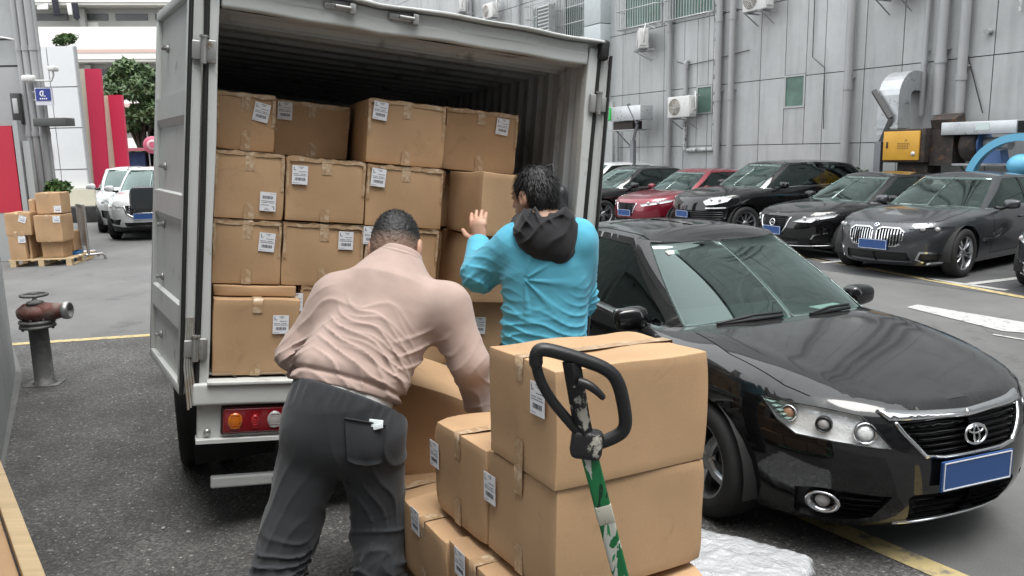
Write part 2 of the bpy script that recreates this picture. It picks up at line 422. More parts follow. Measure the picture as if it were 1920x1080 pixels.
# note: x local runs right, so the core spans s = 44.4 down to -20
bld_core = [o for o in bld.children][0]
bld_core.matrix_local = bldI @ wmat(0, 0, -0.03)
S0, S1 = -19.0, 44.4
def core_fix():
    me = MB(); L = S1 - S0; me.box((-(S0 + S1) / 2, 5.0, 12), (L, 10, 24)); me.box((-(S0 + S1) / 2, 5.0, 24.2), (L + .5, 10.5, 0.5))
    bld_core.data = me.mesh('wall', m_joint)
core_fix()
vj = [44.4, 42.2, 40.0, 37.8, 35.6, 33.6, 31.4, 29.2, 27.4, 25.3, 23.3, 22.31, 21.61, 20.72, 19.54, 18.62, 17.6, 16.71, 15.62, 13.54, 12.4, 11.43, 9.39, 7.2, 5.0, 2.8, 0.6, -1.6, -3.8, -6, -8.2, -10.4, -12.6, -14.8, -17, -19]
hj = [0.0, 2.03, 3.77, 5.75, 7.75, 9.75]
windows = [  # s0 (left), s1, z0, z1, kind
    (18.06, 17.40, 2.97, 3.80, 'small'), (14.77, 14.10, 2.97, 3.82, 'small'),
    (21.5, 19.65, 5.90, 7.45, 'cage'), (19.12, 17.42, 5.86, 7.45, 'cage'),
    (27.25, 25.5, 5.95, 7.45, 'cage'), (25.05, 23.35, 5.95, 7.45, 'cage'),
    (40.6, 38.5, 5.95, 7.6, 'cage'), (37.6, 35.8, 5.95, 7.6, 'cage'), (30.4, 28.9, 5.4, 6.3, 'cage')]
unit = MB(); unit.rbox((0, 0, 0), (1, 1, 1), 0.004, smooth=False)
def unit_box():
    b = MB(); b.box((0, 0, 0), (1, 1, 1)); return b.mesh('panel', m_panel)
ME_PANEL = unit_box()
def panel(s0, s1, z0, z1, gap=0.022, off=0.0):
    # s0 > s1 (left to right)
    if s0 - s1 < 0.08 or z1 - z0 < 0.08: return
    o = bpy.data.objects.new('wall_panel', ME_PANEL); link(o)
    sx = (s0 - s1) - gap; sz = (z1 - z0) - gap
    o.parent = bld
    o.matrix_local = bldI @ wmat((s0 + s1) / 2, (z0 + z1) / 2, off - 0.012) @ Matrix.Diagonal((sx, 0.03, sz, 1))
def cut(rect, wins):
    out = [rect]
    for (a, b, c, d, k) in wins:
        nx = []
        for (s0, s1, z0, z1) in out:
            if b >= s0 or a <= s1 or d <= z0 or c >= z1: nx.append((s0, s1, z0, z1)); continue
            A, B, Cc, D = min(a, s0), max(b, s1), max(c, z0), min(d, z1)
            nx += [(s0, A, z0, z1)] if s0 - A > .05 else []
            nx += [(B, s1, z0, z1)] if B - s1 > .05 else []
            nx += [(A, B, z0, Cc)] if Cc - z0 > .05 else []
            nx += [(A, B, D, z1)] if z1 - D > .05 else []
        out = nx
    return out
for i in range(len(vj) - 1):
    for j in range(len(hj) - 1):
        if vj[i] < 3: 
            if (i + j) % 1: continue
        for r in cut((vj[i], vj[i + 1], hj[j], hj[j + 1]), windows): panel(*r)
for i in range(0, len(vj) - 2, 3):
    panel(vj[i], vj[min(i + 3, len(vj) - 1)], 9.75, 12.6); panel(vj[i], vj[min(i + 3, len(vj) - 1)], 12.6, 15.4); [panel(vj[i], vj[min(i + 3, len(vj) - 1)], z_, z_ + 2.86) for z_ in (15.4, 18.26, 21.12)]
def window(s0, s1, z0, z1, kind):
    w = s0 - s1; h = z1 - z0
    f = MB(); t = 0.05
    for x in (-w / 2 + t / 2, w / 2 - t / 2): f.box((x, 0.03, 0), (t, 0.10, h))
    for z in (-h / 2 + t / 2, h / 2 - t / 2): f.box((0, 0.03, z), (w - 2 * t, 0.10, t))
    if kind != 'small': f.box((0, 0.035, 0), (t * .8, 0.05, h - 2 * t))
    o = onwall(f.build('window', m_frame), (s0 + s1) / 2, (z0 + z1) / 2)
    p = MB(); p.box((0, 0.008, 0), (w - 2 * t, 0.012, h - 2 * t))
    p.build('pane', m_gpane if kind == 'small' or s0 < 22 else m_pane, o)
    if kind == 'cage':
        c = MB(); dp = 0.34; x0, x1 = -w / 2 - .04, w / 2 + .04; zb, zt = -h / 2 - .05, h / 2 + .05
        n = int(w / 0.11)
        for k in range(n + 1):
            x = x0 + (x1 - x0) * k / n
            c.tube([(x, -dp, zb), (x, -dp, zt)], 0.011, seg=6)
        for q in range(1, 3):
            for x in (x0, x1): c.tube([(x, -dp * q / 3, zb), (x, -dp * q / 3, zt)], 0.011, seg=6)
        for z in (zb, zb + (zt - zb) * .35, zb + (zt - zb) * .7, zt):
            c.tube([(x0, 0, z), (x0, -dp, z), (x1, -dp, z), (x1, 0, z)], 0.016, seg=6)
        for k in range(int(w / .16)): c.tube([(x0 + .16 * k, 0, zb), (x0 + .16 * k, -dp, zb)], 0.01, seg=5)
        c.build('security_cage', m_cage, o)
    return o
for w_ in windows: window(*w_)
for zz in (9.9, 13.0, 16.1, 19.2):                              # upper storeys, seen mirrored in car glass
    for s in range(-16, 44, 4):
        window(s + 2.6, s + 0.2, zz + .3, zz + 2.0, 'upper')
# pipes fixed on the wall: (s, off, radius, z0, z1)
pm = {}
for (s, r, z0, z1) in ((19.15, .085, 0, 17), (17.05, .095, 0, 17), (16.55, .085, 0, 17), (12.72, .10, 0, 17), (10.82, .06, 2.6, 17), (10.42, .11, 2.6, 17), (9.95, .10, 2.2, 17), (32.2, .09, 0, 17), (28.1, .08, 0, 17), (33.3, .06, 0, 17), (21.75, .06, 0, 2.6)):
    b = MB(); b.cyl((0, 0, z0), (0, 0, z1), r, seg=14)
    for z in np.arange(z0 + 1.1, z1, 2.2):
        b.cyl((0, 0, z), (0, 0, z + .14), r * 1.13, seg=14)
        b.box((0, r * .9, z + .3), (r * 2.3, r * .8, .04))
    onwall(b.build('drainpipe', m_pipe), s, 0, r + .06)
b = MB(); b.tube([(0, .1, 4.55), (0, 0, 4.55), (0, -.02, 4.4), (0, 0, 3.6)], .07, seg=12); b.cyl((0, 0, 4.35), (0, 0, 4.5), .085)
onwall(b.build('drainpipe', m_pipe), 18.45, 0, .1)
m_silver = mat('silver_paint_pipe', (0.5, 0.51, 0.51), 0.4, col2=(0.12, 0.12, 0.12), c2_scale=9, c2_amt=(.5, .62), bump=.4, bump_scale=30)
b = MB(); b.tube([(0, 0, 2.9), (0, 0, 1.98), (.05, 0, 1.9), (1.33, 0, 1.93), (1.36, 0, 2.0), (1.36, 0, 2.1)], .06, seg=12)
onwall(b.build('drainpipe', m_silver), 18.45, 0, .1)
b = MB(); b.tube([(0.01 * math.sin(z * 9), 0, z) for z in np.arange(2.0, 17, .12)], .05, seg=9)
onwall(b.build('drainpipe', m_silver), 17.22, 0, .1)
# pale square duct up the corner beside the lorry door
m_duct = mat('pale_duct', (0.44, 0.48, 0.49), 0.4, var=.08)
b = MB()
for z in np.arange(3.6, 17, 1.3): b.rbox((0, 0, z + .645), (.95, .45, 1.28), .02)
onwall(b.build('square_duct', m_duct), 22.75, 0, .22)
b = MB(); b.box((0, 0, 1.8), (.5, .12, 3.6)); onwall(b.build('pilaster', m_panel), 22.3, 0, .04)

# loose cables and a stubby overflow pipe on the wall
m_cable = mat('cable', (.03, .03, .032), .6)
for (pts_, r_) in (([(0, 0, 4.6), (.5, 0, 4.45), (1.6, 0, 4.5), (2.9, 0, 4.62)], .012), ([(5.0, 0, 6.4), (5.02, 0, 4.2), (5.4, 0, 3.9), (5.45, 0, 2.4)], .011), ([(8.9, 0, 7), (8.93, 0, 4.0), (9.4, 0, 2.6)], .012)):
    b = MB(); b.tube(pts_, r_, seg=6); onwall(b.build('cable', m_cable), 18.9, 0, .05)
b = MB(); b.cyl((0, 0, 0), (0, -.16, -.02), .06, seg=12); onwall(b.build('overflow_pipe', m_pipe), 9.5, 4.25, .0)
b = MB(); b.tube([(0, 0, .3), (.05, -.05, .25), (.05, -.06, -.35)], .03, seg=8); onwall(b.build('overflow_pipe', m_silver), 8.95, 4.9, .05)
# louvre unit in front of one cage
m_white = mat('white_casing', (0.62, 0.62, 0.60), 0.45, var=.08, col2=(.42, .41, .38), c2_scale=5, c2_amt=(.58, .75))
b = MB(); b.box((0, 0, 0), (.72, .3, 1.15))
for k in range(9): b.box((0, -.17, -.5 + k * .125), (.64, .05, .07), 1, rx=R_(35))
t = b.build('louvre_unit', [m_cage, mat('louvre_grey', (.3, .31, .31), .5)])
t.matrix_world = wmat(25.35, 6.65, .6); tag(t, 'grey louvred box hanging before a caged window above the truck roof', 'louvre')

# ---------------------------------------------------------------- air conditioner units on brackets
def aircon(s, z, label, w=.82, h=.6, d=.3, turn=0.0, group='air conditioner units on the grey wall', hose=True):
    t = empty('air_conditioner'); t.matrix_world = wmat(s, z, .42) @ Matrix.Rotation(turn, 4, 'Z')
    tag(t, label, 'air conditioner', group)
    b = MB(); b.rbox((0, 0, 0), (w, d, h), .025, n=1); b.build('casing', m_white, t)
    b = MB(); c = (-w * .17, -d / 2 - .004, 0)
    for r in np.linspace(.05, h * .4, 6): b.tube([(c[0] + r * math.cos(a), c[1] - .006, c[2] + r * math.sin(a)) for a in np.linspace(0, 2 * math.pi, 24, endpoint=False)], .006, seg=5, closed=True)
    for a in range(6): b.cyl((c[0], c[1] - .008, c[2]), (c[0] + h * .4 * math.cos(a * math.pi / 3), c[1] - .008, c[2] + h * .4 * math.sin(a * math.pi / 3)), .005, seg=5)
    b.build('fan_grille', m_white, t)
    b = MB(); b.lathe([(0, 0), (h * .41, 0), (h * .41, .02), (0, .02)], c=(c[0], c[1] + .0165, c[2]), axis=(0, -1, 0), seg=28); b.build('fan_well', mat('fan_brown', (.16, .12, .08), .6, var=.4, var_scale=9), t)
    b = MB()
    for x in (-w * .33, w * .33):
        b.box((x, .05, -h / 2 - .03), (.04, .62, .04)); b.tube([(x, -.2, -h / 2 - .04), (x, .34, -h / 2 - .34)], .016, seg=6)
    b.build('bracket', m_pipe, t)
    b = MB(); b.box((w / 2 + .012, -.02, 0), (.03, d * .6, h * .7)); b.build('side_cover', m_white, t)
    if hose:
        b = MB(); b.tube([(w / 2 + .02, 0, -.12), (w / 2 + .14, 0, -.05), (w / 2 + .1, 0, .2), (w / 2 + .04, .05, .42), (w / 2 - .1, .2, .36), (w / 2 - .1, .36, .3)], .022, seg=8)
        b.build('hose', m_white, t)
    return t
aircon(20.1, 5.38, 'white air conditioner under the left caged window with a coiled hose', turn=R_(-35))
aircon(18.25, 3.2, 'white air conditioner with a rusty brown fan beside the small green window', w=.95, h=.62)
aircon(15.4, 5.83, 'white air conditioner cut off by the top of the photo, left of the small window', hose=False)
aircon(11.5, 5.55, 'air conditioner on a black bracket at the top edge, right of the small window', hose=False)
aircon(32.4, 8.35, 'air conditioner high on the wall, just above the truck roof', turn=R_(-30))
aircon(29.9, 7.75, 'small air conditioner high between the truck roof and a caged window')

# ---------------------------------------------------------------- yellow exhaust purifier with its duct
m_yel = mat('yellow_enamel', (0.62, 0.33, 0.035), 0.4, var=.1, col2=(.10, .05, .02), c2_scale=7, c2_amt=(.66, .72))
m_rust = mat('sooty_rust', (0.035, 0.028, 0.025), 0.8, var=.5, var_scale=7, col2=(.12, .06, .03), c2_scale=9, c2_amt=(.55, .7), bump=.5, bump_scale=40)
m_galv = mat('galvanised', (0.5, 0.52, 0.53), 0.33, metal=.55, var=.14, var_scale=3, rvar=.1)
t = empty('exhaust_purifier'); t.matrix_world = wmat(10.55, 1.95, .75)
tag(t, 'yellow enamelled kitchen exhaust purifier box streaked with soot, on a wall bracket', 'purifier')
b = MB(); b.rbox((0, 0.05, 0), (.96, .8, .72), .02); b.build('casing', m_rust, t)
b = MB(); b.rbox((-.04, -.37, .0), (.84, .04, .62), .012); d_ = b.build('door', m_yel, t)
b = MB(); b.rbox((-.36, -.4, .02), (.03, .03, .14), .008); b.build('handle', m_rust, d_)
b = MB(); b.lathe([(0, .0), (.045, .0), (.045, .02), (0, .02)], c=(.26, -.39, -.17), axis=(0, -1, 0)); b.build('gauge', m_white, d_)
b = MB()
for k in range(4):
    for q in range(5): b.box((-.10 + q * .055, -.392, .05 - k * .035), (.04, .004, .015))
b.build('print', mat('print_brown', (.18, .09, .02), .6), d_)
b = MB(); b.box((.1, .1, -.5), (.7, .5, .3)); b.box((.72, .1, -.05), (.5, .5, .75)); b.box((.72, .05, .45), (.5, .4, .3), rx=R_(20)); b.build('motor_housing', m_rust, t)
b = MB()
for x in (-.3, .9): b.box((x, .3, -.68), (.05, 1.0, .05)); b.tube([(x, -.1, -.68), (x, .75, -1.3)], .025, seg=6)
b.build('bracket', m_pipe, t)
t = empty('exhaust_duct'); t.matrix_world = wmat(11.05, 2.3, .5)
tag(t, 'bare metal duct bending out of the wall above the yellow box', 'duct')
b = MB(); seg_ = []
arc = [(-.05 + .0, .45, 1.05)] + [(0, .1 - .38 * math.sin(a), .72 + .35 * math.cos(a)) for a in np.linspace(.1, 1.5, 8)] + [(0, -.28, .2), (0, -.28, -.1)]
def sweep_box(b, path, w, dep, mi=0):
    P = np.array(path); n = len(P); T = np.gradient(P, axis=0); T /= np.linalg.norm(T, axis=1, keepdims=True)
    V = []; F = []
    for i in range(n):
        u = np.array([1.0, 0, 0]); v = np.cross(T[i], u); v /= np.linalg.norm(v)
        for (a, c) in ((-1, -1), (1, -1), (1, 1), (-1, 1)): V.append(P[i] + u * a * w / 2 + v * c * dep / 2)
    for i in range(n - 1):
        for k in range(4): F.append((i * 4 + k, i * 4 + (k + 1) % 4, i * 4 + 4 + (k + 1) % 4, i * 4 + 4 + k))
    b.add(V, F, mi, False)
sweep_box(b, arc, .5, .42); b.build('duct_body', m_galv, t)
b = MB(); b.box((.0, -.28, .05), (.56, .48, .04)); b.box((0, -.2, .62), (.56, .06, .05)); b.build('flange', m_galv, t)
# blower and flat duct to the right of it
t = empty('blower_fan'); t.matrix_world = wmat(9.0, 1.95, .6)
tag(t, 'blue and black centrifugal blower on a shelf under the flat grey duct', 'blower')
m_blue_bl = mat('blower_blue', (.06, .13, .30), .4, var=.3, var_scale=6)
b = MB(); b.lathe([(0, -.17), (.3, -.17), (.34, -.12), (.34, .12), (.3, .17), (0, .17)], c=(-.3, 0, 0), axis=(1, 0, 0), seg=28); b.build('scroll', m_rust, t)
b = MB(); b.lathe([(.1, .0), (.27, .0), (.29, .02), (.27, .045), (.1, .045)], c=(-.13, 0, 0), axis=(1, 0, 0), seg=28); b.build('face_plate', m_blue_bl, t)
b = MB(); b.cyl((-.08, 0, .02), (.3, 0, .02), .12); b.cyl((.3, 0, .02), (.42, 0, .02), .14); b.build('motor', m_pipe, t)
b = MB(); b.prism([(-.05, -.38), (.35, -.38), (.28, -.12), (.0, -.12)], .3, (0, .15, 0), (1, 0, 0), (0, 0, 1)); b.build('pedestal', m_blue_bl, t)
b = MB(); b.box((0, .1, -.4), (1.1, .9, .04)); b.tube([(-.45, -.2, -.42), (-.45, .55, -1.1)], .03, seg=6); b.tube([(.45, -.2, -.42), (.45, .55, -1.1)], .03, seg=6); b.build('shelf', m_pipe, t)
t = empty('flat_duct'); t.matrix_world = wmat(9.05, 2.28, .75)
tag(t, 'flat pale grey duct with a dark open end above the blower', 'duct')
b = MB(); b.rbox((0, 0, 0), (1.5, .5, .26), .015); b.build('duct_body', m_galv, t)
b = MB(); b.box((.765, 0, 0), (.02, .44, .22)); b.build('opening', m_dark, t)
b = MB(); b.box((.1, -.2535, .03), (.26, .004, .14)); b.build('paper', mat('pale_paper', (.6, .68, .66), .7), t)

# green vent unit on the shelf beside the lorry door
t = empty('green_vent_unit'); t.matrix_world = wmat(20.38, 3.10, .75)
tag(t, 'grey flat duct with a bright green intake on a shelf beside the truck door', 'vent')
b = MB(); b.rbox((.15, 0, 0), (1.5, .5, .46), .015); b.build('duct_body', m_galv, t)
b = MB(); b.rbox((-.72, -.06, .02), (.26, .46, .42), .03); b.build('intake', mat('bright_green', (.03, .52, .10), .35, var=.15), t)
b = MB(); b.rbox((-.1, .05, -.37), (1.0, .4, .25), .02); b.build('fan_box', m_rust, t)
b = MB(); b.box((-.1, .1, -.52), (1.4, .7, .04)); b.tube([(-.5, -.1, -.54), (-.5, .7, -1.2)], .03, seg=6); b.build('shelf', m_pipe, t)

# ---------------------------------------------------------------- bent floodlight poles
m_polegrey = mat('pole_grey', (.20, .205, .22), .4, metal=.4)
def flood(base_s, off, ztop, label, head, mirror=1, rz0=0.0):
    t = empty('flood_light'); t.matrix_world = wmat(base_s, 0, off); tag(t, label, 'flood light', 'bent floodlights before the grey wall')
    b = MB(); b.box((0, 0, ztop / 2), (.16, .12, ztop)); b.build('pole', m_polegrey, t)
    e = (mirror * .27, -.05, ztop + .5); b = MB()
    b.tube([(0, 0, ztop - .05), e], .055, seg=4, smooth=False); b.build('arm', m_polegrey, t)
    h = (e[0] - mirror * .45, -.05, e[2] + .62); b = MB()
    b.tube([e, h], .07, seg=4, smooth=False); hd = b.build('lamp_head', mat('lamp_dark', (.03, .03, .032), .4), t)
    return t
flood(11.2, 1.0, 2.05, 'bent grey floodlight pole beside the yellow box', 0)
flood(19.95, .9, 2.25, 'bent black floodlight beside the green vent', 0)
# ================================================================ LEFT SIDE OF THE YARD
m_lwall = mat('left_grey_panel', (0.36, 0.37, 0.375), 0.5, var=.08, var_scale=1.2, col2=(.29, .3, .3), c2_scale=1.1, c2_amt=(.5, .75))
m_wwall = mat('white_panel', (0.66, 0.67, 0.68), 0.5, var=.04, var_scale=.6)
m_cream = mat('cream_paint', (0.60, 0.57, 0.45), 0.6, var=.05)
m_red = mat('red_panel', (0.56, 0.032, 0.085), 0.5, var=.06, var_scale=.7)
m_redd = mat('red_panel_deep', (0.44, 0.014, 0.04), 0.45, var=.05, var_scale=.7)
m_bwhite = mat('balcony_white', (0.72, 0.70, 0.66), 0.7, var=.06, var_scale=.3)
m_bgrey = mat('balcony_grey_wall', (0.42, 0.42, 0.40), 0.8, var=.1, var_scale=.4)  # grey wall and columns behind the white parapets
m_pink = mat('pinkish_band', (0.55, 0.40, 0.36), 0.7)

# near wall running along the left edge
LA = np.array([-4.86, 7.42]); LB = np.array([-3.50, 5.05]); ld = (LA - LB) / np.linalg.norm(LA - LB); lnrm = np.array([ld[1], -ld[0]])
t = empty('grey_wall', (LA[0], LA[1], 0), math.atan2(-ld[1], -ld[0]))
tag(t, 'grey panel wall along the left edge, behind the wooden plank', 'wall')
# local x runs from the far corner towards the camera, local y towards the yard is +/-
b = MB(); b.box((3.4, -2.0, 2.7), (6.8, 3.94, 5.4)); b.build('wall_core', m_joint, t)
for i in range(6):
    for j in range(5):
        b = MB(); b.box((i * 1.15 + .57, -.015, j * 1.07 + .53), (1.13, .03, 1.05)); b.build('wall_panel', m_lwall, t)
b = MB(); b.box((-.012, -2.0, 2.7), (.024, 3.96, 5.4)); b.build('end_panel', m_lwall, t)

# farther grey wall with pipes, lamp and the red board
Yw = 16.6
def P(px, py, Y=Yw): return at_y(px, py, Y)
cr = P(53, 200); zt = 9.0
t = empty('grey_wall', (cr[0], Yw, 0)); tag(t, 'tall grey panel wall with drainpipes at its corner, behind the stacked cartons', 'wall')
b = MB(); b.prism([(-8, .02), (0, .02), (-2.4, 3.6), (-8, 3.6)], zt, (0, 0, 0)); b.build('wall_core', m_joint, t)
zs_ = [0, P(20, 124)[2], P(20, 74)[2], P(20, 74)[2] + 1.4, zt]
for j in range(4):
    for i in range(3):
        b = MB(); b.box((-1.3 - i * 2.6, .02, (zs_[j] + zs_[j + 1]) / 2), (2.57, .06, zs_[j + 1] - zs_[j] - .04)); b.build('wall_panel', m_lwall, t)
for k, (dx, r) in enumerate(((.02, .055), (.16, .07), (.32, .08), (.42, .035))):
    b = MB(); b.cyl((dx, -.12, 0), (dx, -.12, zt), r, seg=12)
    for z in np.arange(.8, zt, 1.7): b.cyl((dx, -.12, z), (dx, -.12, z + .1), r * 1.15, seg=12)
    b.build('drainpipe', m_pipe, t)
b = MB(); b.rbox((-.1, -.16, P(47, 205)[2]), (.2, .2, .62), .02); w_ = b.build('wall_lamp', mat('lamp_box', (.035, .035, .035), .4), t)
b = MB(); b.rbox((-.1, -.265, P(47, 200)[2]), (.1, .02, .3), .008); b.build('lamp_glass', mat('frosted', (.4, .41, .41), .3), w_)
zc_ = P(20, 73)[2]
b = MB(); b.tube([(-1.2, -.1, zc_), (-.3, -.1, zc_ + .02), (-.05, -.1, zc_ - .03)], .02, seg=6); b.tube([(-.7, -.1, zc_), (-.72, -.12, zc_ - .12), (-.85, -.12, zc_ - .16)], .018, seg=6); b.build('cable', m_white, t)
# red board on a grey frame
a = P(0, 236, 15.9); c = P(46, 398, 15.9)
t = empty('red_board', (c[0], 15.9, 0)); tag(t, 'plain deep red board in a grey metal frame at the left edge', 'board')
W = 3.2; b = MB(); b.box((-W / 2 - .03, .0, (a[2] + c[2]) / 2), (W, .06, a[2] - c[2])); b.build('red_face', m_redd, t)
b = MB(); b.box((.05, .03, (a[2] + .1) / 2), (.1, .14, a[2] + .1)); b.box((.2, .05, (a[2] - .3) / 2), (.14, .1, a[2] - .3), 0); b.box((-W / 2 - .03, .02, c[2] * .5), (W, .08, c[2] - .01)); b.build('frame', m_frame, t)
# dark canopy box and the blue sign on the pipes
q = P(110, 230); t = MB(); t.rbox((0, 0, 0), (.66, .35, .16), .01); t = t.build('canopy_light', mat('canopy_grey', (.075, .077, .075), .45)); t.location = (q[0] + .05, Yw - .25, q[2])
tag(t, 'dark grey flat lamp sticking out of the pipe corner below the blue sign', 'lamp')
q = P(97, 181); t = empty('blue_sign', (q[0] + .02, Yw - .3, q[2])); tag(t, 'small blue sign with a white round emblem, sticking out beside the pipes', 'sign')
b = MB(); b.box((0, 0, -.02), (.34, .05, .34)); b.build('sign_case', mat('sign_white', (.6, .6, .66), .4), t)
b = MB(); b.box((0, -.028, .015), (.30, .01, .24)); b.build('sign_face', mat('sign_blue', (.018, .035, .22), .35), t)
b = MB()
def arcpoly(r0, r1, a0, a1, n=12, cx=0, cz=0):
    A = np.linspace(a0, a1, n); return [(cx + r1 * math.cos(x), cz + r1 * math.sin(x)) for x in A] + [(cx + r0 * math.cos(x), cz + r0 * math.sin(x)) for x in A[::-1]]
b.prism(arcpoly(.042, .062, R_(75), R_(290), cx=-.005, cz=.035), .006, (0, -.034, 0), (1, 0, 0), (0, 0, 1))
b.prism([(-.004, .09), (.02, .09), (.005, -.005), (.05, -.005), (.046, -.024), (-.02, -.024)], .006, (0, -.034, 0), (1, 0, 0), (0, 0, 1))
for k in range(4): b.box((-.06 + k * .04, -.037, -.065), (.026, .006, .026))
b.build('emblem', mat('sign_mark', (.75, .77, .85), .4), t)
b = MB(); b.box((-.19, .02, .08), (.08, .03, .03)); b.box((-.19, .02, -.08), (.08, .03, .03)); b.build('bracket', m_pipe, t)
q = P(66, 150); t = MB(); t.rbox((0, 0, 0), (.26, .16, .14), .05); t.tube([(.1, 0, -.04), (.45, 0, -.05), (.5, 0, .05), (.5, 0, .14)], .02, seg=6); t.rbox((.52, -.02, .18), (.14, .2, .1), .03)
t = t.build('cctv_camera', m_white); t.location = (q[0] + .05, Yw - .3, q[2]); tag(t, 'white camera on a bent pipe arm beside the drainpipes', 'camera')

# white panel wall, red and cream pylons behind it
Y2 = 28.0
def Q(px, py): return at_y(px, py, Y2)
xl, xr = Q(55, 200)[0] - 2.5, Q(150, 200)[0]; zt = Q(100, 86)[2]
t = empty('white_wall', (xr, Y2, 0)); tag(t, 'white panel wall with a low grey base between the drainpipes and the red pylons', 'wall')
b = MB(); b.box(((xl - xr) / 2, .14, zt / 2), (xr - xl, .16, zt - .02)); b.build('wall_core', mat('white_joint', (.40, .41, .42), .7), t)
zs_ = [Q(120, 355)[2], Q(120, 318)[2], Q(120, 240)[2], Q(120, 163)[2], zt]; xj = Q(100, 200)[0] - xr; xs_ = [xl - xr, xj - 2.1, xj, 0.0]
b = MB(); b.box(((xl - xr) / 2, -.12, zs_[0] / 2), (xr - xl + .6, .3, zs_[0])); b.build('base', m_cream, t)
for i in range(3):
    for j in range(4):
        b = MB(); b.box(((xs_[i] + xs_[i + 1]) / 2, .03, (zs_[j] + zs_[j + 1]) / 2), (xs_[i + 1] - xs_[i] - .035, .1, zs_[j + 1] - zs_[j] - .035)); b.build('wall_panel', m_wwall, t)
q = Q(93, 287); b = MB(); b.box((q[0] - xr, -.05, q[2]), (.2, .06, .46)); b.build('red_plate', m_red, t)
def pylon(name, pxs, ytop, Y, m, label, th=.14):
    a = at_y(pxs[0], ytop, Y); c = at_y(pxs[1], ytop, Y); a2 = at_y(pxs[0] + 14, 310, Y); c2 = at_y(pxs[1] + 11, 310, Y)
    b = MB(); z = 0.0
    b.add([(a2[0], Y, z), (c2[0], Y, z), (c[0], Y, c[2]), (a[0], Y, a[2]), (a2[0], Y + th, z), (c2[0], Y + th, z), (c[0], Y + th, c[2]), (a[0], Y + th, a[2])],
          [(0, 1, 2, 3), (5, 4, 7, 6), (1, 5, 6, 2), (4, 0, 3, 7), (3, 2, 6, 7), (0, 4, 5, 1)])
    o = b.build(name, m); return tag(o, label, 'pylon')
pylon('red_pylon', (158, 187), 129, 29.0, m_red, 'tall red slab pylon next to the white wall')
pylon('cream_pylon', (148, 159), 129, 29.1, m_cream, 'narrow cream slab between the white wall and the tall red pylon')
pylon('red_pylon', (202, 228), 178, 29.6, m_red, 'shorter red slab pylon nearest the tree')
pylon('cream_pylon', (190, 203), 179, 29.7, m_cream, 'narrow cream slab between the two red pylons')
t = sheet_poly('pavement', [(-26, 27.2), (-13, 27.2), (-12, 31), (-26, 31)], .12, mat('paving', (.33, .33, .32), .8, var=.1))

# far balcony building, its storeys stepping down to the right
Y3 = 66.0
t = empty('balcony_building', (-32, Y3, 0), R_(7)); tag(t, 'long white apartment block with open balcony corridors, behind the tree', 'building')
m_wdark = mat('far_window', (.05, .055, .055), .3, var=.4, var_scale=.7)
def zpx(py): return at_y(200, py, Y3)[2]
b = MB(); b.box((0, 4.6, 14), (50, 6, 28)); b.build('wall', m_bgrey, t)
fl = [(zpx(72), zpx(36)), (zpx(150), zpx(112))]
fl = [(9.9, 12.4), (5.6, 8.0), (14.3, 16.9), (1.2, 3.6)]
for (z0, z1) in fl:
    b = MB(); b.box((0, 0, (z0 + z1) / 2), (50, .25, z1 - z0)); b.box((0, .9, z0 - .1), (50, 1.8, .2)); pz = b.build('parapet', m_bwhite, t)
    b = MB(); b.box((0, -.14, z0 + .62), (50, .06, .28)); b.build('pink_band', m_pink, pz)
    for k in range(16):
        b = MB(); x = -23.5 + k * 3.1
        b.box((x, 1.55, z1 + 1.02), (2.5, .12, .5)); f = b.build('window', m_wdark, t)
        if k % 2: 
            b = MB(); b.box((x, 1.56, z1 - .1), (.9, .1, 1.4)); b.build('door', m_bwhite, t)
    for k in range(8):
        b = MB(); b.box((-21 + k * 6.2, 1.3, z1 + .5), (.45, .5, 2.2)); b.build('column', m_bgrey, t)
for (px, py, w, h, c, nm) in ((80, 12, .9, .5, 'm', 'washing'), (105, 14, .5, 1.3, 'd', 'washing'), (131, 17, .35, .9, 'w', 'washing'), (142, 20, .5, 1.2, 'd', 'washing')):
    q = at_y(px, py, Y3 - .6); b = MB(); mm = {'m': m_white, 'd': mat('dark_cloth', (.02, .02, .03), .9), 'w': m_white}[c]
    b.rbox((0, 0, 0), (w, .1, h), .04, n=2, fn=lambda V: V + np.array([0, 1, 0]) * (.06 * np.sin(V[:, :1] * 14 + V[:, 2:] * 3)))
    o = b.build('air_conditioner' if px == 80 else 'washing', mm); o.location = q
    tag(o, {80: 'tiny white air conditioner on the top balcony of the far apartment block', 105: 'dark washing hanging leftmost on the far balcony', 131: 'white washing hanging on the far balcony', 142: 'dark washing hanging right of the white piece on the far balcony'}[px], 'air conditioner' if px == 80 else 'laundry')

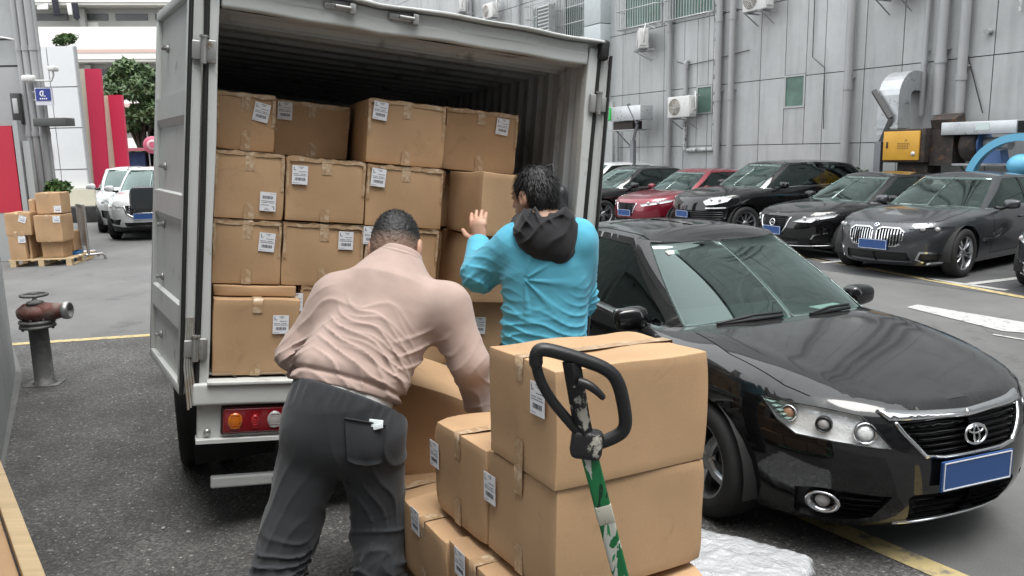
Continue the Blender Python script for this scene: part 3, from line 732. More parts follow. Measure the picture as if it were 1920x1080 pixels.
# ---------------------------------------------------------------- trees and plants
def leaf_mat(name, c1, c2):
    m = mat(name, c1, .5, spec=.4, var=.45, var_scale=.9, col2=c2, c2_scale=1.7, c2_amt=(.45, .62)); return m
m_leaf = leaf_mat('leaves_dark', (.045, .085, .03), (.10, .145, .06)); m_leaf2 = leaf_mat('leaves_mid', (.05, .10, .025), (.10, .16, .05))
m_bark = mat('bark', (.07, .055, .042), .9, bump=.6, bump_scale=25, var=.3)
def foliage(b, blobs, n, size, rng):
    V = []; F = []
    wts = np.array([r[0] * r[1] * r[2] for c, r in blobs]) ** .67; wts /= wts.sum()
    k = 0
    for bi, (c, r) in enumerate(blobs):
        for _ in range(int(n * wts[bi])):
            d = rng.normal(size=3); d /= np.linalg.norm(d); rad = rng.uniform(.55, 1.08) ** .7
            p = np.array(c) + d * np.array(r) * rad
            nn = d * .5 + rng.normal(size=3) * .8; nn[2] += .4; nn /= np.linalg.norm(nn)
            u = np.cross(nn, rng.normal(size=3)); u /= np.linalg.norm(u); w = np.cross(nn, u)
            s = size * rng.uniform(.6, 1.4)
            for q in ((-1, 0), (-.2, -.42), (.9, -.1), (1.0, .1), (-.1, .42)):
                V.append(p + u * q[0] * s + w * q[1] * s + nn * (-.15 * s * q[0] * q[0]))
            F.append((k, k + 1, k + 2, k + 3, k + 4)); k += 5
    b.add(V, F, 0, False)
def tree(x, y, h, cw, label, n, size, seed, m=m_leaf, name='tree', clump=22):
    rng = np.random.default_rng(seed); t = empty(name, (x, y, 0)); tag(t, label, 'tree')
    b = MB(); b.tube([(0, 0, 0), (.08, 0, h * .2), (-.05, .05, h * .42), (.05, 0, h * .62)], [h * .035, h * .028, h * .022, h * .012], seg=10)
    blobs = []
    for k in range(clump):
        a = rng.uniform(0, 6.28); rr = cw * math.sqrt(rng.uniform(.02, 1)) * .78; z = h * rng.uniform(.24, .92)
        rr *= 1 - .55 * max(0, (z / h - .55)) / .45
        c = (rr * math.cos(a), rr * math.sin(a), z); s = cw * rng.uniform(.13, .30); blobs.append((c, (s, s, s * .8)))
        if k % 2 == 0: b.tube([(0, 0, h * .3), (c[0] * .5, c[1] * .5, h * .3 + (c[2] - h * .3) * .6), c], [h * .014, h * .009, h * .003], seg=6)
    b.build('trunk', m_bark, t)
    b = MB(); foliage(b, blobs, n, size, rng); b.build('crown', m, t)
    return t
q = at_y(256, 200, 36); tree(q[0] + .1, 36, 7.0, 2.5, 'bushy dark green tree between the red pylons and the truck door', 14000, .13, 3, clump=34)
q = at_y(163, 120, 38); tree(q[0] - .2, 38, 6.0, 1.0, 'small grey green tree just behind the white wall top', 1500, .11, 5, m_leaf, 'tree', 12)
q = at_y(672, 6, 58); tree(q[0], 58, q[2] + .5, 3.2, 'pale green tree top just above the middle of the truck roof', 7000, .2, 8, m_leaf2)
def shrub(c, r, label, n, size, seed, m=m_leaf2):
    rng = np.random.default_rng(seed); t = empty('shrub', c); tag(t, label, 'plant')
    bl = [((rng.uniform(-.5, .5) * r[0], rng.uniform(-.5, .5) * r[1], r[2] * rng.uniform(.5, 1.2)), (r[0] * .5, r[1] * .5, r[2] * .5)) for _ in range(7)]
    b = MB(); foliage(b, bl, n, size, rng); b.build('leaves', m, t)
    b = MB(); [b.tube([(0, 0, -.05), tuple(x[0])], [.012, .005], seg=5) for x in bl]; b.build('stems', m_bark, t); return t
q = at_y(100, 352, 16.2); shrub((q[0] + .03, 16.35, q[2] - .2), (.28, .25, .22), 'leafy shrub sprouting behind the topmost stacked carton', 500, .07, 2)
q = at_y(122, 85, Y2 + .6); shrub((q[0], Y2 + .6, q[2] - .1), (.5, .3, .3), 'little green plant on top of the white wall', 400, .08, 4)
p_ = wall(11.9, .0, .6); shrub((p_[0], p_[1], 1.05), (.35, .25, .25), 'little plant behind the large black car by the wall', 260, .05, 6)
# stall and pink disc beyond the white cars
q = at_y(265, 285, 33); t = empty('market_stall', (q[0], 33, 0)); tag(t, 'dark stall with a hanging blue cloth under the tree', 'stall')
b = MB(); b.box((0, .8, 1.1), (2.2, .1, 2.2)); b.box((-1.05, .3, 1.1), (.08, 1, 2.2)); b.box((1.05, .3, 1.1), (.08, 1, 2.2)); b.build('back', m_dark, t)
b = MB(); b.rbox((-.3, -.1, 1.9), (1.0, .08, .7), .03, n=6, fn=lambda V: V + np.array([0, 1, 0]) * (.05 * np.sin(V[:, :1] * 25))); b.build('cloth', mat('blue_cloth', (.03, .05, .13), .8), t)
b = MB(); b.box((0, .2, 2.35), (2.3, 1.4, .12)); b.build('awning', mat('pink_awning', (.42, .12, .16), .6), t)
b = MB(); b.box((0.2, 0, .5), (1.8, .6, 1.0)); b.build('counter', mat('stall_grey', (.06, .06, .065), .7), t)
q = at_y(283, 272, 30.5); t = empty('round_sign', (q[0], 30.5, 0)); tag(t, 'pink round sign on a thin post in front of the dark stall', 'sign')
b = MB(); b.cyl((-.1, 0, 0), (-.1, 0, q[2] + .5), .025, seg=8); b.build('post', m_frame, t)
b = MB(); b.lathe([(0, -.03), (.3, -.03), (.33, 0), (.3, .03), (0, .03)], c=(0.08, -.05, q[2]), axis=(.35, -1, 0), seg=24); b.build('disc', mat('pink_disc', (.60, .14, .22), .5), t)
b = MB(); b.lathe([(.12, .032), (.2, .032), (.2, .04), (.12, .04)], c=(0.08, -.05, q[2]), axis=(.35, -1, 0), seg=24); b.build('ring', mat('pale_pink', (.7, .45, .48), .5), t)
# ================================================================ BOX TRUCK
TO = np.array([-1.573, 3.915, 0.927])
TYAW, TROLL, TPIT = 0.41272, 0.11027, -0.01177
def rotm(yaw, roll, pit):
    cy, sy = math.cos(yaw), math.sin(yaw); Z = np.array([[cy, -sy, 0], [sy, cy, 0], [0, 0, 1]])
    cr, sr = math.cos(roll), math.sin(roll); Y = np.array([[cr, 0, sr], [0, 1, 0], [-sr, 0, cr]])
    cp, sp = math.cos(pit), math.sin(pit); X = np.array([[1, 0, 0], [0, cp, -sp], [0, sp, cp]])
    return Z @ Y @ X
TM = rotm(TYAW, TROLL, TPIT)
def mat4(M3, o):
    m = Matrix.Identity(4)
    for i in range(3):
        for j in range(3): m[i][j] = M3[i][j]
        m[i][3] = o[i]
    return m
TMAT = mat4(TM, TO)
def tl(px, py, d):
    """picture ray met with the truck's own plane at depth d behind its tail"""
    v = TM.T @ ray(px, py); o = TM.T @ (EYE - TO); t = (d - o[1]) / v[1]; return o + v * t
m_tw = mat('truck_paint', (0.56, 0.575, 0.56), 0.42, var=.10, var_scale=2.2, col2=(.27, .24, .20), c2_scale=5.5, c2_amt=(.60, .74), bump=.12, bump_scale=14, bump_dist=.006)
m_tin = mat('truck_inner', (0.46, 0.475, 0.48), 0.5, var=.12, var_scale=3, col2=(.17, .16, .15), c2_scale=6, c2_amt=(.56, .72), stretch=(1, 1, .4))
m_rub = mat('black_rubber', (.012, .012, .012), .6, bump=.2, bump_scale=60)
m_bed = mat('bed_worn', (.30, .30, .28), .55, col2=(.22, .17, .12), c2_scale=8, c2_amt=(.5, .66), var=.15, bump=.2, bump_scale=30)
m_tyre = mat('tyre', (.018, .018, .018), .75, var=.25, var_scale=8, bump=.3, bump_scale=70)
m_chas = mat('chassis', (.015, .015, .015), .7, var=.4)
m_steel = mat('worn_steel', (.42, .42, .41), .38, metal=.75, rvar=.12, var=.12, col2=(.22, .15, .09), c2_scale=14, c2_amt=(.58, .7))
truck = empty('box_truck', (TO[0], TO[1], 0), TYAW)
tag(truck, 'pale grey box truck with open rear doors, loaded with brown cartons', 'truck')
TI = (Matrix.Translation((TO[0], TO[1], 0)) @ Matrix.Rotation(TYAW, 4, 'Z')).inverted() @ TMAT
def tp(o): o.parent = truck; o.matrix_local = TI; return o
W, H, D = 2.065, 1.875, 4.1
def corr(n, amp, a, b, pitch):
    """trapezoid corrugation profile from a to b: list of (pos, depth)"""
    out = []; x = a
    while x < b - 1e-6:
        for (f, dd) in ((0.0, 0), (.42, 0), (.56, amp), (.86, amp)):
            if x + f * pitch < b: out.append((x + f * pitch, dd))
        x += pitch
    out.append((b, 0)); return out
# cargo body: walls, roof, floor
def sheet_along(b, prof, f0, f1):
    for (p0, d0), (p1, d1) in zip(prof[:-1], prof[1:]): b.quad([f0(p0, d0), f0(p1, d1), f1(p1, d1), f1(p0, d0)])
b = MB(); pr = corr(0, .028, .06, D, .155)
sheet_along(b, pr, lambda p, d: (W + .002 + d - .028 + .028, p, 0.0), lambda p, d: (W + .002 + d, p, H))
tp(b.build('side_wall', m_tin))
b = MB(); sheet_along(b, pr, lambda p, d: (-.002 - d, p, 0.0), lambda p, d: (-.002 - d, p, H)); tp(b.build('side_wall', m_tin))
b = MB(); pr2 = corr(0, .035, .045, D, .27)
sheet_along(b, pr2, lambda p, d: (0, p, H - .035 + d), lambda p, d: (W, p, H - .035 + d)); b.box((W / 2, .34, H - .03), (W - .02, .03, .05)); tp(b.build('ceiling', m_tin))
b = MB(); b.box((W / 2, D + .02, H / 2), (W, .03, H)); tp(b.build('front_bulkhead', m_tin))
b = MB(); prf = corr(0, .03, .0, W, .26)
sheet_along(b, prf, lambda p, d: (p, 0.02, -.002 - d), lambda p, d: (p, D, -.002 - d)); b.box((W / 2, D / 2, -.06), (W, D, .03)); tp(b.build('floor', m_bed))
# outer skin
b = MB()
for sx, x0 in ((-1, -.052), (1, W + .052)):
    sheet_along(b, corr(0, .02, .06, D, .155), lambda p, d: (x0 - sx * d, p, -.05), lambda p, d: (x0 - sx * d, p, H + .06))
b.box((W / 2, D / 2 + .03, H + .085), (W + .16, D, .03)); b.box((W / 2, D + .05, H / 2), (W + .11, .03, H + .1)); tp(b.build('outer_skin', m_tw))
# rear frame
def jag(V, amp=.006, f=3.0):
    return V + amp * np.stack([np.sin(V[:, 2] * f * 2.1 + V[:, 0]), np.sin(V[:, 0] * f + 1.3), np.sin(V[:, 0] * f * 1.7 + V[:, 1] * 2)], 1)
b = MB(); b.rbox((-.034, .035, H / 2 + .0), (.066, .07, H + .14), .008, n=8, fn=lambda V: jag(V, .003)); tp(b.build('rear_post', m_tw))
b = MB(); b.rbox((W + .04, .035, H / 2 + .0), (.078, .07, H + .14), .008, n=8, fn=lambda V: jag(V, .003)); tp(b.build('rear_post', m_tw))
b = MB()
def dent(V):
    V = V.copy(); x = V[:, 0]
    V[:, 2] += .003 * np.sin(x * 4.3 + .6) + .003 * np.sin(x * 13) - .009 * np.exp(-((x + .25) / .10) ** 2)
    V[:, 1] += .004 * np.sin(x * 6 + 2) * (V[:, 2] > 0); return V
b.rbox((W / 2, .03, H + .03), (W - .01, .06, .125), .012, n=26, fn=dent)
b.rbox((W / 2, .0, H + .105), (W + .17, .09, .018), .007, n=26, fn=dent); tp(b.build('rear_header', m_tw))
b = MB(); b.rbox((W + .085, -.01, H + .06), (.06, .07, .12), .02); tp(b.build('corner_cap', m_rub))
b = MB(); b.rbox((W / 2, .02, -.10), (W + .15, .10, .115), .012, n=14, fn=lambda V: jag(V, .003)); b.rbox((W / 2, .0, -.036), (W + .02, .10, .02), .006, n=6); tp(b.build('rear_sill', m_tw))
for x in (.58, .92):
    b = MB(); b.rbox((x, -.008, H + .055), (.17, .02, .035), .008); b.cyl((x - .03, -.03, H + .055), (x + .05, -.03, H + .055), .01); b.rbox((x + .06, -.02, H + .055), (.035, .03, .055), .006)
    tp(b.build('door_catch', m_steel))
# hinges
def hinge(x, z, sgn):
    b = MB(); b.rbox((x, -.010, z), (.045, .02, .11), .005); b.cyl((x - sgn * .035, -.022, z - .062), (x - sgn * .035, -.022, z + .062), .016, seg=12)
    b.rbox((x - sgn * .066, -.010, z), (.05, .016, .09), .005); b.cyl((x - sgn * .035, -.022, z + .062), (x - sgn * .035, -.022, z + .072), .021, seg=12)
    tp(b.build('hinge', m_steel))
for z in (.14, 1.62): hinge(-.035, z, 1); hinge(W + .045, z, -1)
# lamp panel, tail lamps and bumper bar
b = MB(); b.rbox((W / 2, .05, -.255), (W + .10, .06, .185), .01, n=8); b.box((W / 2, .03, -.352), (W + .11, .10, .02)); tp(b.build('lamp_panel', m_tw))
m_redl = mat('red_lens', (.22, .006, .012), .15, coat=1, bump=.25, bump_scale=120); m_amb = mat('amber_lens', (.60, .16, .01), .15, coat=1, bump=.5, bump_scale=90); m_clr = mat('clear_lens', (.42, .40, .40), .12, coat=1, bump=.6, bump_scale=90)
def tail(x):
    b = MB(); b.rbox((x, .012, -.248), (.40, .05, .135), .012); o = tp(b.build('tail_lamp', m_redl))
    I = Matrix.Identity(4)
    def sub(nm, m, bb): c = bb.build(nm, m, o)
    b = MB(); b.rbox((x, .014, -.248), (.42, .03, .155), .012); sub('bezel', mat('bezel', (.05, .008, .01), .4), b)
    for dx, m, r in ((-.14, m_amb, (.038, .016, .045)), (.06, m_clr, (.038, .016, .048)), (-.04, mat('red_bulb', (.5, .02, .03), .2, coat=1), (.02, .012, .03))):
        b = MB(); b.ell((x + dx, -.012, -.248), r)
        for k in range(6): b.box((x + dx, -.025, -.248 + (k - 2.5) * .014), (r[0] * 1.3, .004, .003))
        sub('bulb_lens', m, b)
tail(.275); tail(W - .275)
b = MB(); b.lathe([(0, 0), (.018, 0), (.018, .012), (0, .012)], c=(.0, .018, -.31), axis=(0, -1, 0)); tp(b.build('reflector', m_steel))
b = MB(); b.rbox((.72, .10, -.615), (1.38, .05, .062), .01, n=6); tp(b.build('bumper_bar', m_tw))
for x in (.4, 1.1):
    b = MB(); b.box((x, .16, -.48), (.05, .06, .3)); tp(b.build('bumper_bracket', m_chas))
# left door folded back
dirw = np.array([-.534, .845, 0]); dl = TM.T @ dirw; dl[2] = 0; dl /= np.linalg.norm(dl)
nl = np.array([-dl[1], dl[0], 0])          # outward (towards the left)
if nl[0] > 0: nl = -nl
def door_mat(o, dvec, nvec): return mat4(np.stack([dvec, nvec, [0, 0, 1]], 1), o)
def make_door(L, org, dvec, nvec, hid):
    """x along the door from its hinge edge, y outwards (the face seen), z up"""
    o = MB(); z0, z1 = -.10, 1.93
    th = .04
    o.box((L / 2, -th / 2, (z0 + z1) / 2), (L - .01, th, z1 - z0 - .01)); d = o.build('door', m_tw); d.parent = truck; d.matrix_local = TI @ door_mat(org, dvec, nvec)
    b = MB()
    for (x0, x1, a, c) in ((0, L, z1 - .05, z1), (0, L, z0, z0 + .05), (0, .05, z0 + .05, z1 - .05), (L - .05, L, z0 + .05, z1 - .05)): b.rbox(((x0 + x1) / 2, .012, (a + c) / 2), (x1 - x0, .03, c - a), .006)
    for z in (.30, .86, 1.38):
        prof = [(-.11, 0), (-.07, .022), (.05, .022), (.06, 0)]
        for (p0, q0), (p1, q1) in zip(prof[:-1], prof[1:]): b.quad([(.06, q0 + .003, z + p0), (L - .06, q0 + .003, z + p0), (L - .06, q1 + .003, z + p1), (.06, q1 + .003, z + p1)])
    b.build('pressed_frame', m_tw, d)
    b = MB(); b.tube([(-.006, .016, z0), (-.012, .02, (z0 + z1) / 2), (-.006, .016, z1)], .011, seg=8); b.tube([(-.004, -.056, z0), (-.010, -.06, (z0 + z1) / 2), (-.004, -.056, z1)], .014, seg=8); b.build('door_gasket', m_rub, d)
    b = MB()
    for k in range(4): b.tube([(-.03 - .004 * k, -.05 + .012 * k, -.14 - .01 * k), (-.012, -.03 + .012 * k, .05), (-.006, -.03 + .01 * k, .3)], .006, seg=6)
    b.build('gasket_shred', m_bed, d)
    b = MB()
    for z in (.08, .42, .72, 1.05, 1.7):
        b.lathe([(0, 0), (.022, 0), (.022, .012), (.01, .014), (.01, .04), (0, .04)], c=(L * .72, .0, z), axis=(0, 1, 0), seg=10)
        b.cyl((L * .72, .035, z), (L * .72 - .06, .035, z + .004), .007, seg=8)
        b.lathe([(0, 0), (.014, 0), (.012, .015), (0, .016)], c=(.06, .0, z - .02), axis=(0, 1, 0), seg=8)
    b.build('bolt', m_steel, d)
    return d
make_door(.98, np.array([-.115, .0, 0]), dl, nl, 'l')
# right door folded back along the right side, seen edge-on
dr = TM.T @ np.array([-.21, .978, 0]); dr[2] = 0; dr /= np.linalg.norm(dr); nr = np.array([dr[1], -dr[0], 0])
rd = make_door(1.0, np.array([W + .128, .0, -.02]), dr, nr, 'r')
b = MB(); b.tube([(.02, .03, 0.1), (.02, .03, 1.80), (.03, .02, 1.86), (.06, .0, 1.88)], .013, seg=8); b.build('lock_rod', m_steel, rd)
# chassis, wheels, mud flap (upright on the road)
def tg(o): o.parent = truck; return o
def wheel_lathe(R, w, rim, style=None):
    pass
def truck_wheel(x, y, dual, side):
    t = empty('wheel'); t.parent = truck; t.location = (x, y, .36)
    for k in range(2 if dual else 1):
        xo = -side * .22 * k
        b = MB(); b.lathe([(.2, -.08), (.31, -.085), (.345, -.07), (.36, -.03), (.36, .03), (.345, .07), (.31, .085), (.2, .08)], c=(xo, 0, 0), axis=(1, 0, 0), seg=32); b.build('tyre', m_tyre, t)
    b = MB(); b.lathe([(.2, .07 * side), (.17, .02 * side), (.09, .0), (.08, .05 * side), (0, .055 * side)], c=(0, 0, 0), axis=(1, 0, 0), seg=24); b.build('rim', m_steel, t)
truck_wheel(-.10, 1.27, True, -1); truck_wheel(1.93, 1.27, True, 1); truck_wheel(-.12, 5.05, False, -1); truck_wheel(1.95, 5.05, False, 1)
for x in (.15, 1.7):
    b = MB(); b.box((x, .72, .42), (.50, .02, .46)); tg(b.build('mud_flap', m_rub))
b = MB(); b.box((.55, 2.6, .62), (.09, 5.0, .16)); b.box((1.35, 2.6, .62), (.09, 5.0, .16)); b.cyl((0, 1.27, .36), (1.9, 1.27, .36), .07); b.lathe([(0, -.16), (.15, -.1), (.17, 0), (.15, .1), (0, .16)], c=(.95, 1.27, .36), axis=(1, 0, 0)); b.box((.95, .4, .55), (1.7, .08, .12)); b.box((.35, 2.6, .52), (.35, .9, .34)); tg(b.build('chassis', m_chas))
# cab
b = MB(); b.rbox((.97, 5.2, 1.25), (1.92, 1.6, 1.55), .16, n=3, fn=lambda V: V * np.stack([1 - .10 * np.clip(V[:, 2], 0, 1), 1 - .18 * np.clip(V[:, 2], 0, 1), np.ones(len(V))], 1)); b.box((.97, 5.1, .55), (1.8, 1.5, .25), 1); cab = tg(b.build('cab', [m_tw, m_chas]))
b = MB()
for x in (-.005, 1.945): b.rbox((x, 5.3, 1.62), (.03, .8, .5), .05, ry=0) if False else b.box((x * .93 + .055, 5.3, 1.62), (.02, .8, .46))
b.box((.97, 5.93, 1.62), (1.5, .03, .5), rx=R_(-12)); b.build('cab_window', m_pane, cab)
b = MB(); b.rbox((-.33, 5.15, 1.60), (.29, .11, .27), .085, n=2); b.tube([(-.2, 5.15, 1.6), (-.1, 5.2, 1.62), (.08, 5.25, 1.6)], .014, seg=6); mm_ = b.build('mirror', mat('mirror_black', (.02, .02, .022), .3), cab)
b = MB(); b.rbox((-.335, 5.095, 1.60), (.25, .012, .25), .045, n=1); b.build('mirror_glass', mat('mirror_face', (.05, .055, .06), .12, metal=.2), mm_)
# ================================================================ CARTONS
def cardboard(name, col):
    m = bpy.data.materials.new(name); m.use_nodes = True
    N = m.node_tree.nodes; L = m.node_tree.links; b = N['Principled BSDF']; b.inputs['Roughness'].default_value = .72; b.inputs['Specular IOR Level'].default_value = .25
    tc = N.new('ShaderNodeTexCoord')
    n1 = N.new('ShaderNodeTexNoise'); n1.inputs['Scale'].default_value = 3.2; n1.inputs['Detail'].default_value = 5; L.new(tc.outputs['Object'], n1.inputs['Vector'])
    n2 = N.new('ShaderNodeTexNoise'); n2.inputs['Scale'].default_value = 240; n2.inputs['Detail'].default_value = 3; L.new(tc.outputs['Object'], n2.inputs['Vector'])
    wv = N.new('ShaderNodeTexWave'); wv.bands_direction = 'X'; wv.inputs['Scale'].default_value = 55; wv.inputs['Distortion'].default_value = .6; L.new(tc.outputs['Object'], wv.inputs['Vector'])
    oi = N.new('ShaderNodeObjectInfo')
    def mr(src, a, c, lo=0.3, hi=0.7):
        x = N.new('ShaderNodeMapRange'); x.inputs[1].default_value = lo; x.inputs[2].default_value = hi; x.inputs[3].default_value = a; x.inputs[4].default_value = c; L.new(src, x.inputs[0]); return x.outputs[0]
    def mul(a, c):
        x = N.new('ShaderNodeMath'); x.operation = 'MULTIPLY'; L.new(a, x.inputs[0]); L.new(c, x.inputs[1]); return x.outputs[0]
    k = mul(mul(mr(n1.outputs[0], .90, 1.09), mr(n2.outputs[0], .95, 1.05)), mr(oi.outputs['Random'], .93, 1.06, 0, 1))
    k = mul(k, mr(wv.outputs['Fac'], .985, 1.015, 0, 1))
    # worn lighter edges, smudges
    ge = N.new('ShaderNodeNewGeometry'); k = mul(k, mr(ge.outputs['Pointiness'], .90, 1.28, .47, .58))
    n3 = N.new('ShaderNodeTexNoise'); n3.inputs['Scale'].default_value = 7; n3.inputs['Detail'].default_value = 9; n3.inputs['Roughness'].default_value = .7; n3.inputs['Distortion'].default_value = .8; L.new(ge.outputs['Position'], n3.inputs['Vector'])
    k = mul(k, mr(n3.outputs[0], 1.0, .78, .58, .76))
    c = N.new('ShaderNodeRGB'); c.outputs[0].default_value = (*col, 1)
    v = N.new('ShaderNodeVectorMath'); v.operation = 'SCALE'; L.new(c.outputs[0], v.inputs[0]); L.new(k, v.inputs['Scale']); L.new(v.outputs[0], b.inputs['Base Color'])
    bp = N.new('ShaderNodeBump'); bp.inputs['Strength'].default_value = .25; bp.inputs['Distance'].default_value = .0012; L.new(wv.outputs['Fac'], bp.inputs['Height'])
    b2 = N.new('ShaderNodeBump'); b2.inputs['Strength'].default_value = .25; b2.inputs['Distance'].default_value = .01; L.new(n1.outputs[0], b2.inputs['Height']); L.new(bp.outputs[0], b2.inputs['Normal']); L.new(b2.outputs[0], b.inputs['Normal'])
    return m
m_card = cardboard('cardboard', (.425, .274, .155)); m_card_in = mat('cardboard_edge', (.30, .19, .105), .85)
def tape_mat():
    m = bpy.data.materials.new('packing_tape'); m.use_nodes = True
    N = m.node_tree.nodes; L = m.node_tree.links; b = N['Principled BSDF']
    tc = N.new('ShaderNodeTexCoord')
    n1 = N.new('ShaderNodeTexNoise'); n1.inputs['Scale'].default_value = 22; n1.inputs['Detail'].default_value = 6; n1.inputs['Distortion'].default_value = 1.4; L.new(tc.outputs['Object'], n1.inputs['Vector'])
    r = N.new('ShaderNodeValToRGB'); L.new(n1.outputs[0], r.inputs[0]); e = r.color_ramp.elements
    e[0].position = .45; e[0].color = (.385, .25, .14, 1); e[1].position = .74; e[1].color = (.60, .49, .36, 1)  # pale flecks put the glints of crinkled tape into its colour
    L.new(r.outputs[0], b.inputs['Base Color']); b.inputs['Roughness'].default_value = .32; b.inputs['Specular IOR Level'].default_value = .5
    bp = N.new('ShaderNodeBump'); bp.inputs['Strength'].default_value = .5; bp.inputs['Distance'].default_value = .003; L.new(n1.outputs[0], bp.inputs['Height']); L.new(bp.outputs[0], b.inputs['Normal'])
    return m
m_tape = tape_mat()
m_paper = mat('label_paper', (.72, .73, .76), .6, var=.05, var_scale=20); m_ink = mat('label_ink', (.05, .055, .07), .6)
def label_mesh():
    rng = random.Random(4); b = MB(); w, h = .082, .100
    b.box((0, 0, 0), (w, .0012, h))
    y = -.0012
    def r(x0, z0, x1, z1): b.add([(x0, y, z0), (x1, y, z0), (x1, y, z1), (x0, y, z1)], [(0, 1, 2, 3)], 1)
    r(-.033, .024, -.030, .042); r(-.033, .024, -.020, .027)                     # the big L
    for (z, x0, n) in ((.041, -.008, 4), (.034, .000, 2), (.017, -.004, 5), (.004, -.033, 4), (.004, .002, 3), (-.004, -.033, 3), (-.004, -.006, 5)):
        x = x0
        for k in range(n):
            l = rng.uniform(.004, .010); r(x, z, min(x + l, .036), z + .0028); x += l + .0016
            if x > .034: break
    x = -.026
    while x < .029:
        l = rng.choice([.0012, .0018, .0026, .0036]); r(x, -.030, x + l, -.014); x += l + rng.choice([.0010, .0016, .0022])
    for k in range(5): r(-.036 + k * .006, -.043, -.032 + k * .006, -.041)
    return b.mesh('label', [m_paper, m_ink])
ME_LABEL = label_mesh()
_cc = {}
def carton_mesh(w, d, h):
    key = (round(w, 3), round(d, 3), round(h, 3))
    if key in _cc: return _cc[key]
    rng = np.random.default_rng(int(w * 1000 + h * 100) + 3); ph = rng.uniform(0, 6, 6); rng_c = np.where(rng.uniform(size=8) < .5, rng.uniform(.003, .014, 8), 0)
    def fn(V):
        V = V.copy(); u = np.cos(np.clip(V[:, 0] / w, -.5, .5) * np.pi); v = np.cos(np.clip(V[:, 1] / d, -.5, .5) * np.pi); t = np.cos(np.clip(V[:, 2] / h, -.5, .5) * np.pi)
        V[:, 1] += np.sign(V[:, 1]) * .0035 * u * t * (np.abs(V[:, 1]) > d * .45); V[:, 0] += np.sign(V[:, 0]) * .0035 * v * t * (np.abs(V[:, 0]) > w * .45)
        V[:, 2] += .004 * np.sin(V[:, 0] * 17 + ph[0]) * np.sin(V[:, 1] * 13 + ph[1]) * (V[:, 2] > h * .3)
        cs = np.array([[sx, sy, sz] for sx in (-1, 1) for sy in (-1, 1) for sz in (-1, 1)]) * np.array([w, d, h]) / 2
        for ci in range(8):
            amp = rng_c[ci]; q = V - cs[ci]; r = np.linalg.norm(q, axis=1); V -= (cs[ci] / np.linalg.norm(cs[ci]))[None] * (amp * np.exp(-(r / .035) ** 2))[:, None]
        V[:, 0] += .0025 * np.sin(V[:, 2] * 14 + ph[2] + V[:, 1] * 6); V[:, 1] += .0025 * np.sin(V[:, 2] * 12 + ph[3] + V[:, 0] * 9)
        return V
    b = MB(); b.rbox((0, 0, h / 2), (w - .005, d - .005, h - .004), .0035, n=11, fn=fn)
    # flap seam: a narrow dark slit along the middle of the top
    me = b.mesh('carton', [m_card, m_card_in]); _cc[key] = me; return me
_tc = {}
def tape_mesh(w, d, h, mode):
    key = (round(w, 3), round(d, 3), round(h, 3), mode)
    if key in _tc: return _tc[key]
    rng = np.random.default_rng(len(_tc) + 11); b = MB(); tw = .050; o = .0035
    def strip(path, wv, width, jag_=.0025):
        P = []; path = [np.array(p, float) for p in path]
        for a, c in zip(path[:-1], path[1:]):
            n = max(2, int(np.linalg.norm(c - a) / .03))
            for k in range(n): P.append(a + (c - a) * k / n)
        P.append(path[-1]); wv = np.array(wv, float); V = []
        for p in P:
            j = rng.uniform(-jag_, jag_, 2); V += [p + wv * (width / 2 + j[0]), p - wv * (width / 2 + j[1])]
        F = [(2 * k, 2 * k + 1, 2 * k + 3, 2 * k + 2) for k in range(len(P) - 1)]
        b.add(V, F, 0, True)
    dn = .07 + rng.uniform(0, .03)
    y0, y1 = -d / 2 - o, d / 2 + o; x0, x1 = -w / 2 - o, w / 2 + o; zt = h + o
    if 'c' in mode:       # seam running front to back over the middle, and round the bottom
        strip([(0, y0, h - dn), (0, y0, zt), (0, y1, zt), (0, y1, h - dn)], (1, 0, 0), tw)
        strip([(0, y0 - .001, .001), (0, y0 - .001, rng.uniform(.06, .11))], (1, 0, 0), tw)
    if 'l' in mode:       # seam running left to right
        strip([(x0, 0, h - dn), (x0, 0, zt), (x1, 0, zt), (x1, 0, h - dn)], (0, 1, 0), tw)
        strip([(x0, 0, .001), (x0, 0, .1)], (0, 1, 0), tw); strip([(x1, 0, .001), (x1, 0, .1)], (0, 1, 0), tw)
    if 'e' in mode:       # crinkled tape along the front top edge
        zz = zt + .0012
        strip([(-w / 2 + .005, y0 - .0012, h - .008), (w / 2 - .005, y0 - .0012, h - .008)], (0, 0, 1), .022, .005)
        strip([(-w / 2 + .005, y0 + .014, zz), (w / 2 - .005, y0 + .014, zz)], (0, 1, 0), .034, .004)
        for s in (-1, 1): strip([(s * w / 2 + s * .005, y0 + .01, h - .005), (s * (w / 2 + .005), y0 + .01, h - .10)], (0, 1, 0), .03, .005)
        for s in (-1, 1): strip([(s * (w / 2 - .01), y0 - .0016, h - .02), (s * (w / 2 - .012), y0 - .0016, h * .45)], (1, 0, 0), .014, .003)
    me = b.mesh('tape', m_tape); _tc[key] = me; return me
def carton(M, w, d, h, label, mode='ce', group=None, lab=None, tilt=0.0, lface='f', name='carton'):
    """M: matrix of the middle of the base; w along local x, d along y; the front face is -y"""
    o = obj_from(name, carton_mesh(w, d, h)); o.matrix_world = M
    tag(o, label, 'carton', group)
    if mode: obj_from('tape', tape_mesh(w, d, h, mode), o)
    if lab is not None:
        q = obj_from('shipping_label', ME_LABEL, o)
        if lface == 'f': q.matrix_local = Matrix.Translation((lab[0], -d / 2 - .0085, lab[1])) @ Matrix.Rotation(tilt, 4, 'Y')
        else: q.matrix_local = Matrix.Translation((-w / 2 - .0085, lab[0], lab[1])) @ Matrix.Rotation(R_(-90), 4, 'Z') @ Matrix.Rotation(tilt, 4, 'Y')
    return o
G_IN = 'cartons stacked inside the truck'
